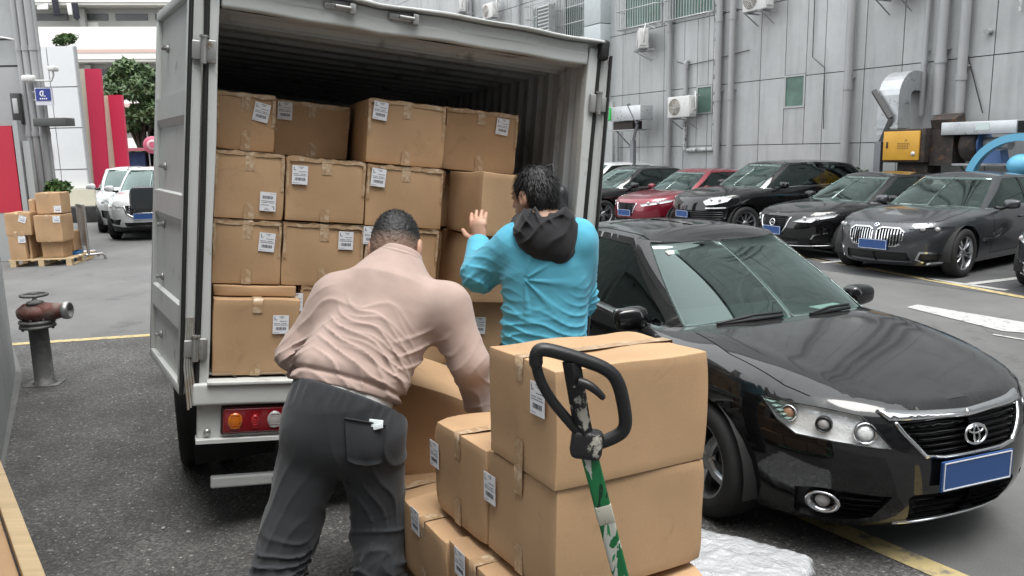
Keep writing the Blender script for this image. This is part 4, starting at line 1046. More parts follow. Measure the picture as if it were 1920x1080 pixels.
def tcarton(x0, x1, y0, z0, z1, label, lpx=None, tilt=0.0, d=.56, mode='ce', yaw=0.0):
    w = x1 - x0; h = z1 - z0
    M = TMAT @ Matrix.Translation(((x0 + x1) / 2, y0 + d / 2, z0)) @ Matrix.Rotation(yaw, 4, 'Z')
    lab = None
    if lpx is not None:
        p = tl(lpx[0], lpx[1], y0); lab = (p[0] - (x0 + x1) / 2, p[2] - z0)
    return carton(M, w, d, h, label, mode, G_IN, lab, tilt)
# bottom row
tcarton(.012, .452, .03, -.015, .395, 'carton at the bottom left of the truck load, nearest the sill, label upper right', (526, 608), mode='c')
tcarton(.012, .440, .10, .398, .456, 'flat carton squeezed between the lowest left carton and the one above it', None, d=.5, mode='')
tcarton(.462, .90, .13, 0, .455, 'carton in the bottom row whose label is half covered by the lowest left carton', (553, 566), mode='ce')
tcarton(.905, 1.345, .13, 0, .455, 'carton in the bottom row hidden behind the stooping man', None)
tcarton(1.358, 1.80, -.05, .03, .415, 'bottom right carton in the truck with a label, left of the man in blue', (897, 610), mode='')
# second row
tcarton(-.0 + .002, .352, .12, .460, .797, 'carton at the left post in the second row from the bottom, label upper right', (500, 454), R_(4))
tcarton(.356, .800, .12, .458, .799, 'second carton in the second row, its label at the upper right above the stooping man', (648, 451))
tcarton(.805, 1.24, .12, .460, .797, 'carton behind the head of the man in pink, second row from the bottom', (694, 441))
tcarton(tl(885, 500, -.14)[0], tl(885, 500, -.14)[0] + .45, -.14, .418, .798, 'plain carton under the one the man in blue is pushing', None, mode='')
tcarton(1.25, 1.395, .42, .0, .80, 'narrow upright carton in the gap behind the two right-hand columns', None, mode='', d=.4)
# third row
tcarton(.002, .354, .12, .806, 1.156, 'carton in the third row at the left post, its label stuck on upside down', (502, 378), R_(181))
tcarton(.360, .790, .12, .812, 1.152, 'second carton in the third row, label at the upper left', (562, 328))
tcarton(.794, 1.245, .12, .806, 1.148, 'third carton in the third row, label at the upper left, above the stooping man', (709, 333), R_(4))
tcarton(tl(903, 385, -.26)[0], tl(903, 385, -.26)[0] + .45, -.26, .803, 1.152, 'plain carton the man in blue is pushing into the right column', None, mode='c')
tcarton(1.26, 1.42, .40, .81, 1.145, 'narrow carton in the gap left of the one being pushed in', None, mode='', d=.4)
# top row
tcarton(.012, .318, .30, 1.166, 1.468, 'top row carton at the left post with a crooked label', (490, 211), R_(10))
tcarton(.332, .768, .50, 1.166, 1.474, 'shaded top row carton set back from its neighbours', (534, 208))
tcarton(.800, 1.262, .20, 1.158, 1.512, 'tallest top row carton with a slanted label at its upper left', (713, 208), R_(5))
tcarton(1.280, 1.77, .30, 1.16, 1.525, 'top row carton farthest right, label at its upper right', (941, 238), R_(4))
# ---------------------------------------------------------------- stack by the pallet truck
SM = rotm(.50, 0.0, 0.0); SN = np.array([.112, 2.13, 0.0]); RD = SM[:, 0]; LD = SM[:, 1]
def scarton(i0, i1, j0, j1, z0, z1, label, lpx=None, tilt=0.0, mode='l', yaw=0.0, roll=0.0, pit=0.0):
    """i runs from the near corner back along the shaded left face, j along the bright right face"""
    w = j1 - j0; d = i1 - i0
    p = SN + LD * (i0 + i1) / 2 + RD * (j0 + j1) / 2; p[2] = z0
    M = mat4(SM, p) @ Matrix.Rotation(yaw, 4, 'Z') @ Matrix.Rotation(roll, 4, 'Y') @ Matrix.Rotation(pit, 4, 'X')
    lab = None
    if lpx is not None:                     # label on the left face (local -x)
        Mi = np.array(M.inverted()); o = Mi[:3, :3] @ EYE + Mi[:3, 3]; v = Mi[:3, :3] @ ray(*lpx); t = (-w / 2 - o[0]) / v[0]; q = o + v * t; lab = (q[1], q[2])
    return carton(M, w, d, z1 - z0, label, mode, 'cartons stacked by the pallet truck', lab, tilt, 's')
scarton(0, .418, 0, .577, 1.044, 1.404, 'topmost carton of the stack by the pallet truck handle', (1012, 748), mode='l', roll=R_(2.3), pit=R_(-1.7))
scarton(-.01, .428, -.008, .565, .696, 1.042, 'large front carton right under the topmost one', (922, 915), mode='l', roll=R_(2.5), pit=R_(-2.8))
scarton(.434, .876, -.014, .56, .672, 1.016, 'carton behind the front ones, its bare top beside the topmost carton', (818, 851), mode='l', roll=R_(2.5), pit=R_(-2.8))
scarton(.20, .60, -.085, .46, .345, .664, 'third layer carton with a lifted flap edge, label at the bottom of the photo', (866, 1056), mode='l', roll=R_(1.0))
scarton(-.05, .18, -.02, .55, .345, .672, 'third layer carton under the near corner of the stack', None, mode='')
scarton(.62, 1.05, -.085, .46, .345, .644, 'third layer carton nearest the stooping man, label on its shaded side', (782, 976), mode='l')
scarton(.92, 1.30, -.02, .45, .60, .80, 'low carton tucked behind the stack next to the knee of the stooping man', None, mode='l', pit=R_(-3)) if False else None
scarton(1.07, 1.42, -.15, .40, .30, .60, 'low carton behind the stack beside the leg of the stooping man', None, mode='l')
for (i0, i1, lb) in ((-.05, .40, 'bottom layer carton under the near corner of the stack'), (.42, .87, 'bottom layer carton in the middle of the stack, resting on the forks'), (.89, 1.33, 'bottom layer carton at the back of the stack, by the shoe of the stooping man')):
    scarton(i0, i1, -.06, .52, .10, .342, lb, None, mode='')
# ================================================================ CARS
def pchip(xs, ys):
    xs = np.array(xs, float); ys = np.array(ys, float)
    o = np.argsort(xs); xs = xs[o]; ys = ys[o]
    h = np.diff(xs); dl = np.diff(ys) / h; m = np.zeros_like(ys)
    for i in range(1, len(xs) - 1):
        if dl[i - 1] * dl[i] > 0:
            w1 = 2 * h[i] + h[i - 1]; w2 = h[i] + 2 * h[i - 1]; m[i] = (w1 + w2) / (w1 / dl[i - 1] + w2 / dl[i])
    m[0] = dl[0]; m[-1] = dl[-1]
    def f(x):
        x = np.clip(np.asarray(x, float), xs[0], xs[-1]); i = np.clip(np.searchsorted(xs, x) - 1, 0, len(xs) - 2)
        t = (x - xs[i]) / h[i]; a = ys[i]; b = ys[i + 1]; c = m[i] * h[i]; d = m[i + 1] * h[i]
        return a * (1 + 2 * t) * (1 - t) ** 2 + c * t * (1 - t) ** 2 + b * t * t * (3 - 2 * t) + d * t * t * (t - 1)
    return f
class Shape:
    """car body as parametric surfaces: x forward, y left, z up, origin on the road under the middle. All for the half y >= 0"""
    def __init__(s, **k):
        s.k = k; g = k.get
        s.L, s.W, s.H = k['L'], k['W'], k['H']
        s.hwf = pchip(*zip(*k['hw'])); s.xn = pchip(*zip(*k['nose'])); s.xt = pchip(*zip(*k['tail']))
        s.zs = pchip(*zip(*k['shoulder'])); s.zc = pchip(*zip(*k['centre'])); s.tap = pchip(*zip(*k.get('taper', [(-3, 1), (3, 1)])))
        s.xf, s.xr, s.nf, s.nr = k['xf'], k['xr'], k.get('nf', 2.6), k.get('nr', 3.0)
        s.zb = k.get('zb', .2); s.cp = k.get('crown_p', 3.0)
        s.xa, s.xb, s.R = k['axle_f'], k['axle_r'], k['tyre_r']
        s.G = k['glass']                  # greenhouse: xwb, xrb, yb, nb, afb, arb / xwt, xrt, yt, nt, aft, art, zedge, bulge
        s.zedge = pchip(*zip(*s.G['zedge'])); s.roofc = s.G.get('crown', .05)
        s.ref = k.get('zref', .6)
        u = np.linspace(0, 3, 1201); p = s.Pu(u, np.full_like(u, s.ref))
        d = np.r_[0, np.cumsum(np.linalg.norm(np.diff(p[:, :2], axis=0), axis=1))]; s.ut = u; s.Ut = d; s.U1 = np.interp(1, u, d); s.U2 = np.interp(2, u, d); s.U3 = d[-1]
        g_ = s.Gu(u, np.zeros_like(u)); d = np.r_[0, np.cumsum(np.linalg.norm(np.diff(g_[:, :2], axis=0), axis=1))]; s.gt = d; s.G1 = np.interp(1, u, d); s.G2 = np.interp(2, u, d); s.G3 = d[-1]
    def outl(s, u, xn, xt, b, xf, xr, nf, nr):
        u = np.asarray(u, float); x = np.zeros_like(u); y = np.zeros_like(u)
        a = u < 1; c = u > 2; m = ~(a | c)
        def arc(th, n):
            ct, st = np.abs(np.cos(th)), np.abs(np.sin(th)); r = (ct ** n + st ** n) ** (-1 / n); return ct * r, st * r
        ct, st = arc(np.clip(u, 0, 1) * math.pi / 2, nf); c2, s2 = arc(np.clip(u - 2, 0, 1) * math.pi / 2, nr)
        x = np.where(a, xf + (xn - xf) * ct, np.where(c, xr + (xt - xr) * s2, xf + (xr - xf) * (u - 1)))
        y = np.where(a, b * st, np.where(c, b * c2, b))
        return x, y
    def Pu(s, u, z):
        x, y = s.outl(u, s.xn(z), s.xt(z), s.hwf(z) * s.W / 2, s.xf, s.xr, s.nf, s.nr)
        return np.stack([x, y * s.tap(x), z], -1)
    def P(s, Uz):
        Uz = np.asarray(Uz, float); return s.Pu(np.interp(Uz[..., 0], s.Ut, s.ut), Uz[..., 1])
    def UofY(s, y, z):
        u = np.linspace(0, 1, 200); p = s.Pu(u, np.full(200, z)); return float(np.interp(np.interp(y, p[:, 1], u), s.ut, s.Ut))
    def UofX(s, x, z):
        u = np.linspace(0, 3, 900); p = s.Pu(u, np.full(900, z)); return float(np.interp(np.interp(-x, -p[:, 0], u), s.ut, s.Ut))
    def ztop(s, U):
        U = np.asarray(U, float); z = np.full(U.shape, .8)
        for _ in range(8): z = s.zs(s.P(np.stack([U, z], -1))[..., 0])
        return z
    def edge(s):
        """shoulder outline as (x, y) table"""
        U = np.linspace(0, s.U3, 260); p = s.P(np.stack([U, s.ztop(U)], -1)); return p
    def prep(s):
        e = s.edge(); s.e = e; s.ex = e[:, 0]; s.ey = e[:, 1]
    def Hh(s, x, y):
        x = np.asarray(x, float); y = np.abs(np.asarray(y, float)); i = np.argsort(s.ex)
        w = np.maximum(np.interp(x, s.ex[i], s.ey[i]), .05); q = np.clip(y / w, 0, 1)
        z = s.zc(x) + (s.zs(x) - s.zc(x)) * q ** s.cp
        for (c, amp, wd, xa, xb) in s.k.get('creases', []):       # raised lines on the bonnet: y = c0 + c1*x
            yy = c[0] + c[1] * (x - xa); f = np.clip((x - xa) / .15, 0, 1) * np.clip((xb - x) / .15, 0, 1)
            z = z + amp * f / (1 + np.exp(-(y - yy) / wd)) * np.clip((1 - q) / .3, 0, 1)
        return z
    def Gu(s, u, t):
        g = s.G; o = np.zeros_like(u)
        bx, by = s.outl(u, g['xwb'] + o, g['xrb'] + o, g['yb'] + o, g['xwb'] - g['afb'], g['xrb'] + g['arb'], g['nb'], g['nb'])
        by = by * np.interp(bx, [g['xrb'], g['xrb'] + .9, g['xwb'] - .6, g['xwb']], [g.get('tr', .94), 1, 1, .97])
        tx, ty = s.outl(u, g['xwt'] + o, g['xrt'] + o, g['yt'] + o, g['xwt'] - g['aft'], g['xrt'] + g['art'], g['nt'], g['nt'])
        bz = (s.Hh(bx, by) if hasattr(s, 'ex') else o + .95) + g.get('dz', -.012); tz = s.zedge(tx)
        bl = g.get('bulge', .03) * 4 * t * (1 - t)
        n = np.sqrt((bx - (g['xwb'] + g['xrb']) / 2) ** 2 * .15 + by ** 2) + 1e-6
        x = bx + (tx - bx) * t; y = by + (ty - by) * t; z = bz + (tz - bz) * t
        ends = np.clip(1 - by / g['yb'], 0, 1)
        return np.stack([x + np.sign(bx - .0) * bl * .6 * ends, y + bl * by / n * .7, z + bl * .6 * ends], -1)
    def Gf(s, Ut): return s.Gu(np.interp(Ut[..., 0], s.gt, s.ut), Ut[..., 1])
    def roof(s, xy):
        x, y = xy[..., 0], np.abs(xy[..., 1]); u = np.linspace(0, 3, 300); e = s.Gu(u, np.ones(300)); i = np.argsort(e[:, 0]); w = np.maximum(np.interp(x, e[i, 0], e[i, 1]), .02)
        q = np.clip(y / w, 0, 1); ze = s.zedge(x); fl = np.clip((s.G['xwt'] - x) / .25, 0, 1) * np.clip((x - s.G['xrt']) / .25, 0, 1); fl = fl * (2 - fl)
        return np.stack([x, xy[..., 1], ze + s.roofc * (1 - q ** 2.6) * fl], -1)

def pip(pts, poly):
    x, y = pts[:, 0], pts[:, 1]; r = np.zeros(len(pts), bool); n = len(poly); j = n - 1
    for i in range(n):
        xi, yi = poly[i]; xj, yj = poly[j]
        if yi != yj:
            c = ((yi > y) != (yj > y)) & (x < (xj - xi) * (y - yi) / (yj - yi) + xi); r ^= c
        j = i
    return r
def dens(poly, step, closed=True):
    out = []; n = len(poly)
    for i in range(n if closed else n - 1):
        a = np.array(poly[i], float); b = np.array(poly[(i + 1) % n], float); k = max(1, int(np.linalg.norm(b - a) / step))
        out += [a + (b - a) * t / k for t in range(k)]
    if not closed: out.append(np.array(poly[-1], float))
    return out
def rnd_poly(poly, r, n=5):
    """rounds the corners of a polygon"""
    out = []; N = len(poly)
    for i in range(N):
        p = np.array(poly[i], float); a = np.array(poly[i - 1], float); b = np.array(poly[(i + 1) % N], float)
        la, lb = np.linalg.norm(a - p), np.linalg.norm(b - p); q = min(r, la * .45, lb * .45)
        s, e = p + (a - p) / la * q, p + (b - p) / lb * q
        for t in np.linspace(0, 1, n): out.append((1 - t) ** 2 * s + 2 * t * (1 - t) * p + t * t * e)
    return out
def strip(path, w):
    P = [np.array(p, float) for p in path]; L = []; Rr = []
    for i, p in enumerate(P):
        t = P[min(i + 1, len(P) - 1)] - P[max(i - 1, 0)]; t /= np.linalg.norm(t) + 1e-9; n = np.array([-t[1], t[0]]) * w / 2
        L.append(p + n); Rr.append(p - n)
    return L + Rr[::-1]
def cdt_sheet(bound, feats, holes, du, dv, fine=None):
    """plane triangulation of a bounded sheet cut along every feature outline. returns 2D verts and faces by feature index (-1 = plain)"""
    V = []; E = []
    def loop(poly, step):
        p = dens(poly, step); b = len(V); V.extend(p); n = len(p)
        E.extend([(b + i, b + (i + 1) % n) for i in range(n)])
    st = min(du, dv); loop(bound, st)
    for f in feats: loop(f['poly'], f.get('step', st * .7))
    for h in holes: loop(h, st * .7)
    B = np.array(bound); lo = B.min(0); hi = B.max(0)
    C = np.array(V)
    gx = np.arange(lo[0] + du / 2, hi[0], du); gy = np.arange(lo[1] + dv / 2, hi[1], dv)
    g = np.array([(x, y + (i % 2) * 0) for i, x in enumerate(gx) for y in gy])
    if len(g):
        g = g[pip(g, bound)]
        for h in holes: g = g[~pip(g, h)]
        keep = np.ones(len(g), bool)
        for i in range(0, len(C), 500):
            dd = ((g[:, None, :] - C[None, i:i + 500, :]) ** 2).sum(-1).min(1); keep &= dd > (st * .35) ** 2
        V.extend(list(g[keep]))
    r = delaunay_2d_cdt([Vector((float(p[0]), float(p[1]))) for p in V], E, [], 0, 1e-5)
    v2 = np.array([(p[0], p[1]) for p in r[0]]); F = np.array([f for f in r[2] if len(f) == 3])
    c = v2[F].mean(1); ok = pip(c, bound)
    for h in holes: ok &= ~pip(c, h)
    F = F[ok]; c = c[ok]; lab = np.full(len(F), -1)
    for i, f in enumerate(feats): lab[pip(c, f['poly'])] = i
    a = v2[F]; ar = np.cross(a[:, 1] - a[:, 0], a[:, 2] - a[:, 0]); F[ar < 0] = F[ar < 0][:, ::-1]
    return v2, F, lab
def surf_normals(fn, uv, e=2e-3):
    d = np.array([e, 0]); g = np.array([0, e])
    a = fn(uv + d) - fn(uv - d); b = fn(uv + g) - fn(uv - g); n = np.cross(a, b); return n / (np.linalg.norm(n, axis=1, keepdims=True) + 1e-12)
def region(fn, v2, F, off, flip, skirt=True):
    """3D verts and faces of one region, pushed along the surface normal by off, walled back to the surface"""
    idx, inv = np.unique(F, return_inverse=True); f = inv.reshape(F.shape); uv = v2[idx]
    P = fn(uv)
    if off: 
        n = surf_normals(fn, uv) * (-1 if flip else 1); Q = P + n * off
    else: Q = P
    faces = [tuple(t[::-1]) if flip else tuple(t) for t in f.tolist()]; V = Q
    if off and skirt:
        cnt = {}
        for t in f.tolist():
            for a, b in ((t[0], t[1]), (t[1], t[2]), (t[2], t[0])): cnt[(a, b)] = 1
        bd = [(a, b) for (a, b) in cnt if (b, a) not in cnt]; base = len(V); m = {}
        ring = sorted({a for e in bd for a in e})
        for k, a in enumerate(ring): m[a] = base + k
        nr_ = len(ring); V = np.concatenate([Q, Q[ring], P[ring]])
        for a, b in bd:
            q = (m[a], m[b], m[b] + nr_, m[a] + nr_); faces.append(q if flip else q[::-1])
    return V, faces
def mirror(V, F):
    V2 = V.copy(); V2[:, 1] *= -1; return V2, [tuple(reversed(f)) for f in F]

def cut_surface(car, name_plain, fn, bound, feats, holes, du, dv, flip, mat_plain, acc=None, gaps=None):
    """builds the plain sheet (into acc, to be joined) and each feature as a part of the car"""
    v2, F, lab = cdt_sheet(bound, feats, holes, du, dv)
    p = F[lab == -1]
    if len(p):
        V, f = region(fn, v2, p, 0, flip); acc.add(V, f, 0, True); V, f = mirror(V, f); acc.add(V, f, 0, True)
    for i, ft in enumerate(feats):
        sel = F[lab == i]
        if not len(sel): continue
        V, f = region(fn, v2, sel, ft.get('off', 0), flip, ft.get('skirt', True))
        if ft.get('acc'):                   # a cut that stays part of the body mesh
            gaps.add(V, f, 0, False); V, f = mirror(V, f); gaps.add(V, f, 0, False); continue
        par = ft.get('parent', car)
        if ft.get('centre'):
            b = MB(); b.add(V, f, 0, ft.get('smooth', True)); V2, f2 = mirror(V, f); b.add(V2, f2, 0, ft.get('smooth', True)); ft['objs'] = [b.build(ft['name'], ft['mat'], par, 1e-5)]
        else:
            ft['objs'] = []
            for k in (0, 1):
                if k: V, f = mirror(V, f)
                pp = par[k] if isinstance(par, list) else par
                b = MB(); b.add(V, f, 0, ft.get('smooth', True)); ft['objs'].append(b.build(ft['name'], ft['mat'], pp))
    return feats

def paint(name, col, metal=0.0, rough=.32, dust=.0, coat_r=.025, spec=.5):
    if name in MATS: return MATS[name]
    m = mat(name, col, rough, metal=metal, spec=spec, coat=1.0, coat_r=coat_r)
    N = m.node_tree.nodes; L = m.node_tree.links; b = N['Principled BSDF']; b.inputs['Coat IOR'].default_value = 1.58
    if dust:                # a film of dust, thicker on faces turned up
        tc = N.new('ShaderNodeTexCoord'); n = N.new('ShaderNodeTexNoise'); n.inputs['Scale'].default_value = 3; n.inputs['Detail'].default_value = 8; n.inputs['Roughness'].default_value = .65; L.new(tc.outputs['Object'], n.inputs['Vector'])
        ge = N.new('ShaderNodeNewGeometry'); sp = N.new('ShaderNodeSeparateXYZ'); L.new(ge.outputs['Normal'], sp.inputs[0])
        a = N.new('ShaderNodeMapRange'); a.inputs[1].default_value = .2; a.inputs[2].default_value = 1.0; a.inputs[3].default_value = .08; a.inputs[4].default_value = 1.0; L.new(sp.outputs['Z'], a.inputs[0])
        q = N.new('ShaderNodeMapRange'); q.inputs[1].default_value = .3; q.inputs[2].default_value = .7; q.inputs[3].default_value = dust * .45; q.inputs[4].default_value = dust * 1.4; L.new(n.outputs[0], q.inputs[0])
        mu = N.new('ShaderNodeMath'); mu.operation = 'MULTIPLY'; L.new(a.outputs[0], mu.inputs[0]); L.new(q.outputs[0], mu.inputs[1])
        mx = N.new('ShaderNodeMix'); mx.data_type = 'RGBA'; L.new(mu.outputs[0], mx.inputs[0]); mx.inputs[6].default_value = (*col, 1); mx.inputs[7].default_value = (.30, .30, .29, 1); L.new(mx.outputs[2], b.inputs['Base Color'])
        cr = N.new('ShaderNodeMath'); cr.operation = 'MULTIPLY_ADD'; L.new(mu.outputs[0], cr.inputs[0]); cr.inputs[1].default_value = .9; cr.inputs[2].default_value = coat_r; L.new(cr.outputs[0], b.inputs['Coat Roughness'])
    return m
m_black = paint('black_paint', (.004, .004, .0045), dust=.03, spec=.05); m_bdust = paint('dusty_black_paint', (.004, .004, .0045), dust=.05, coat_r=.02, spec=.05)
m_greyp = paint('grey_metallic', (.055, .058, .066), metal=.6, rough=.35, dust=.05); m_redp = paint('red_metallic', (.20, .006, .022), metal=.35, rough=.3, dust=.05); m_whitep = paint('white_paint', (.62, .63, .63), rough=.3)
m_gap = mat('panel_gap', (.004, .004, .004), .8); m_trim = mat('black_trim', (.010, .010, .011), .38, bump=.1, bump_scale=60); m_gloss = mat('gloss_black', (.006, .006, .007), .08)
m_chrome = mat('chrome', (.72, .73, .74), .10, metal=1.0); m_alloy = mat('alloy', (.46, .47, .48), .28, metal=.85, var=.06)
m_alloyd = mat('dark_alloy', (.05, .05, .055), .35, metal=.6)
m_glass = glass_mat('car_glass', (.62, .80, .75), .70, refl=2.3); m_tint = glass_mat('tinted_glass', (.5, .5, .5), .16, refl=1.5); m_lens = glass_mat('lamp_lens', (1, 1, 1), .97, refl=.8)
m_refl = mat('lamp_reflector', (.90, .92, .92), .28, metal=.25, bump=.35, bump_scale=9, bump_dist=.05); m_lampd = mat('lamp_dark_house', (.03, .03, .033), .25)
m_seat = mat('seat_dark', (.022, .022, .024), .7); m_dash = mat('dashboard', (.02, .021, .022), .65); m_plate = mat('plate_blue', (.022, .07, .22), .4); m_plw = mat('plate_white', (.75, .76, .78), .4)
_wh = {}
def wheel_meshes(R, rim_r, w, style):
    k = (R, rim_r, w, style)
    if k in _wh: return _wh[k]
    h = w / 2; b = MB()
    b.lathe([(rim_r - .01, -h * .8), (rim_r + .01, -h), (R - .035, -h), (R - .008, -h * .82), (R, -h * .5), (R, h * .5), (R - .008, h * .82), (R - .035, h), (rim_r + .012, h * 1.0), (rim_r - .01, h * .85)], axis=(0, 1, 0), seg=40)
    for g in (-.25, 0, .25): b.lathe([(R + .001, g * h * 2 - .003), (R + .001, g * h * 2 + .003)], axis=(0, 1, 0), seg=40)
    tyre = b.mesh('tyre', m_tyre)
    b = MB(); b.lathe([(rim_r, h * .86), (rim_r - .012, h * .9), (rim_r - .022, h * .78), (rim_r - .03, 0), (rim_r - .03, -h)], axis=(0, 1, 0), seg=40)
    nsp = {'five_twin': 5, 'five': 5, 'ten': 10, 'seven': 7}[style]
    yo = h * .72
    for i in range(nsp):
        a = i * 2 * math.pi / nsp
        offs = ((-1, 1) if style == 'five_twin' else (0,))
        for o in offs:
            a0 = a + o * .10; a1 = a + o * .20
            w0, w1 = {'five_twin': (.026, .022), 'five': (.075, .052), 'ten': (.024, .020), 'seven': (.05, .034)}[style]
            r0, r1 = .055, rim_r - .018; V = []
            for (rr, aa, ww, dy) in ((r0, a0, w0, -.008), ((r0 + r1) * .5, (a0 + a1) / 2, (w0 + w1) / 2, .008), (r1, a1, w1, .0)):
                c = np.array([rr * math.sin(aa), 0, rr * math.cos(aa)]); t = np.array([math.cos(aa), 0, -math.sin(aa)])
                for (q, y) in ((-1, yo + dy - .008), (-.6, yo + dy + .006), (.6, yo + dy + .006), (1, yo + dy - .008), (.7, yo - .05), (-.7, yo - .05)): V.append(c + t * q * ww / 2 + np.array([0, y, 0]))
            F = []
            for s_ in range(2):
                for q in range(6): F.append((s_ * 6 + q, s_ * 6 + (q + 1) % 6, s_ * 6 + 6 + (q + 1) % 6, s_ * 6 + 6 + q))
            b.add(V, F, 0, False)
    b.lathe([(0, yo + .004), (.03, yo + .004), (.062, yo - .004), (.075, yo - .04)], axis=(0, 1, 0), seg=24)
    rim = b.mesh('rim', m_alloy)
    b = MB(); b.lathe([(0, .02), (.15, .02), (.15, .0), (rim_r - .03, -.01)], axis=(0, 1, 0), seg=28); b.box((.0, .03, .11), (.12, .05, .09)); disc = b.mesh('brake_disc', m_alloyd)
    _wh[k] = (tyre, rim, disc); return _wh[k]
def add_wheel(car, x, y, R, rim_r, w, style, side, steer=0.0):
    t, r, d = wheel_meshes(R, rim_r, w, style); e = empty('wheel'); e.parent = car
    e.location = (x, y, R); e.rotation_euler = (0, .4 * x, (0 if side > 0 else math.pi) + steer)
    obj_from('tyre', t, e); obj_from('rim', r, e); obj_from('brake_disc', d, e); return e
def build_car(name, shp, paint_m, loc, heading, label, cat='car', group=None, front=None, roof_feats=None, side=None, du=.06, dv=.05, wheels='five', rim=.235, detail=1, glassm=None, sideglass=None, trim=None, roof_m=None, scale=1.0):
    s = shp; s.prep(); car = empty(name, loc, heading); car.scale = (scale,) * 3
    tag(car, label, cat, group); g = s.G
    acc = MB(); gaps = MB()
    # ---- flanks, nose and tail
    U = np.linspace(0, s.U3, int(s.U3 / du) + 1); top = [(u, z) for u, z in zip(U, s.ztop(U))]
    bound = [(0, s.zb)] + [(s.U3, s.zb)] + top[::-1]
    Rarch = s.R + s.k.get('arch_gap', .045); holes = []
    for xa in (s.xa, s.xb):
        pl = [(s.UofX(xa + Rarch * math.cos(a), .55), s.R + Rarch * math.sin(a)) for a in np.linspace(-.9, math.pi + .9, 40)]; holes.append(pl)
    feats = []
    SX = lambda x, z: (s.UofX(x, z), z); FY = lambda y, z: (s.UofY(y, z), z)
    gw = s.k.get('gap', .006)
    d = s.k.get('doors')
    if d:
        for path in d: feats.append(dict(poly=strip([SX(x, z) for x, z in path], gw), acc=1, off=-.012, step=.05))
    if s.k.get('sill'):
        z0, z1 = s.k['sill']; xa_, xb_ = s.xa - Rarch - .03, s.xb + Rarch + .03
        feats.append(dict(name='sill_trim', poly=[SX(xa_, z0), SX(xb_, z0), SX(xb_, z1), SX(xa_, z1)], mat=m_trim, off=.004))
    if s.k.get('chrome_side'):
        (x0, z0), (x1, z1) = s.k['chrome_side']; feats.append(dict(name='side_chrome_strip', poly=strip([SX(x0, z0), SX((x0 + x1) / 2, (z0 + z1) / 2), SX(x1, z1)], .016), mat=m_chrome, off=.006, step=.05))
    if front: feats += front(s, car)
    if side: feats += side(s, car)
    cut_surface(car, 'body', s.P, bound, feats, holes, du, dv, False, paint_m, acc, gaps)
    # ---- bonnet, shoulders, boot lid
    e = s.edge(); topb = [(p[0], p[1]) for p in s.P(np.array(top))]
    gu = np.linspace(0, 3, 120); gb = s.Gu(gu, np.zeros(120)); hole = [(p[0] - (.02 if p[0] > 0 else -.02), p[1] * .985) for p in gb] + [(gb[-1, 0] + .02, -.01), (gb[0, 0] - .02, -.01)]
    hole = [(x, max(y, -.01)) for x, y in hole]
    bound = [(topb[0][0], 0)] + topb[1:-1] + [(topb[-1][0], 0)]
    fn = lambda q: np.stack([q[..., 0], q[..., 1], s.Hh(q[..., 0], q[..., 1])], -1)
    hf = []
    for path in s.k.get('hood_gaps', []): hf.append(dict(poly=strip(path, gw), acc=1, off=-.012, step=.05))
    # (x, y) runs clockwise seen from above when u grows: flip handled by sign
    cut_surface(car, 'bonnet', fn, bound, hf, [hole], du, du, False, paint_m, acc, gaps)
    # ---- greenhouse
    gb_ = [(0, 0.0), (s.G3, 0.0), (s.G3, 1.0), (0, 1.0)]
    gf = []
    pad = g.get('pad', .05)
    for (nm, poly, mt, off, rr) in g['panes']:
        pl = [(np.interp(u, s.ut, s.gt), t) for u, t in poly]
        pl2 = rnd_poly([(a * 1.0, b * .45) for a, b in pl], rr, 6) if rr else [(a, b * .45) for a, b in pl]
        gf.append(dict(name=nm, poly=[(a, b / .45) for a, b in pl2], mat=mt, off=off, centre=(nm in ('windscreen', 'rear_window', 'windscreen_frit')), step=.06))
    # work in a domain where t is scaled to metres
    for f in gf: f['poly'] = [(a, b * .45) for a, b in f['poly']]
    fng = lambda q: s.Gf(np.stack([q[..., 0], q[..., 1] / .45], -1))
    cut_surface(car, 'pillars', fng, [(a, b * .45) for a, b in gb_], gf, [], du, .06, False, paint_m, acc, gaps)
    # ---- roof
    te = s.Gu(gu, np.ones(120)); rb = [(te[0, 0], 0)] + [(p[0], p[1]) for p in te[1:-1]] + [(te[-1, 0], 0)]
    rf = roof_feats(s) if roof_feats else []
    racc = acc if roof_m is None else MB()
    cut_surface(car, 'roof', s.roof, rb, rf, [], du, du, False, paint_m, racc, gaps)
    if roof_m is not None: racc.build('roof', roof_m, car, 1e-4)
    body = acc.build('body', [paint_m, m_gap], car, weld=.0012)
    if gaps.n: gaps.build('panel_gap', m_gap, car)
    # ---- underside, wheel wells, cabin
    b = MB(); xa0, xb0 = s.xa, s.xb; hw = s.W / 2
    for (x0, x1, wf_) in ((s.xn(.3) - .30, xa0 - .2, .56), (xa0 - Rarch, xb0 + Rarch, .9), (xb0 + .2, s.xt(.3) + .25, .66)):
        if x0 > x1 + .02: b.box(((x0 + x1) / 2, 0, s.zb + .16), (x0 - x1, s.W * wf_, .26))
    for xa in (xa0, xb0):
        n = 14; A = np.linspace(-.25, math.pi + .25, n)
        for sg in (-1, 1):
            V = [(xa + (Rarch + .01) * math.cos(a), sg * y, s.R + (Rarch + .01) * math.sin(a)) for a in A for y in (hw - .035, hw - .36)]
            b.add(V, [(2 * k, 2 * k + 1, 2 * k + 3, 2 * k + 2) for k in range(n - 1)], 0, True)
            b.add([(xa + (Rarch + .01) * math.cos(a), sg * (hw - .36), s.R + (Rarch + .01) * math.sin(a)) for a in A], [tuple(range(n))])
    b.build('underbody', m_chas, car)
    b = MB(); zf = .55; xw, xr = g['xwb'], g['xrb']; zb_ = float(s.Hh(np.array([xw]), np.array([0]))[0])
    b.box(((xw + xr) / 2, 0, zf), (xw - xr - .3, s.W - .3, .05))
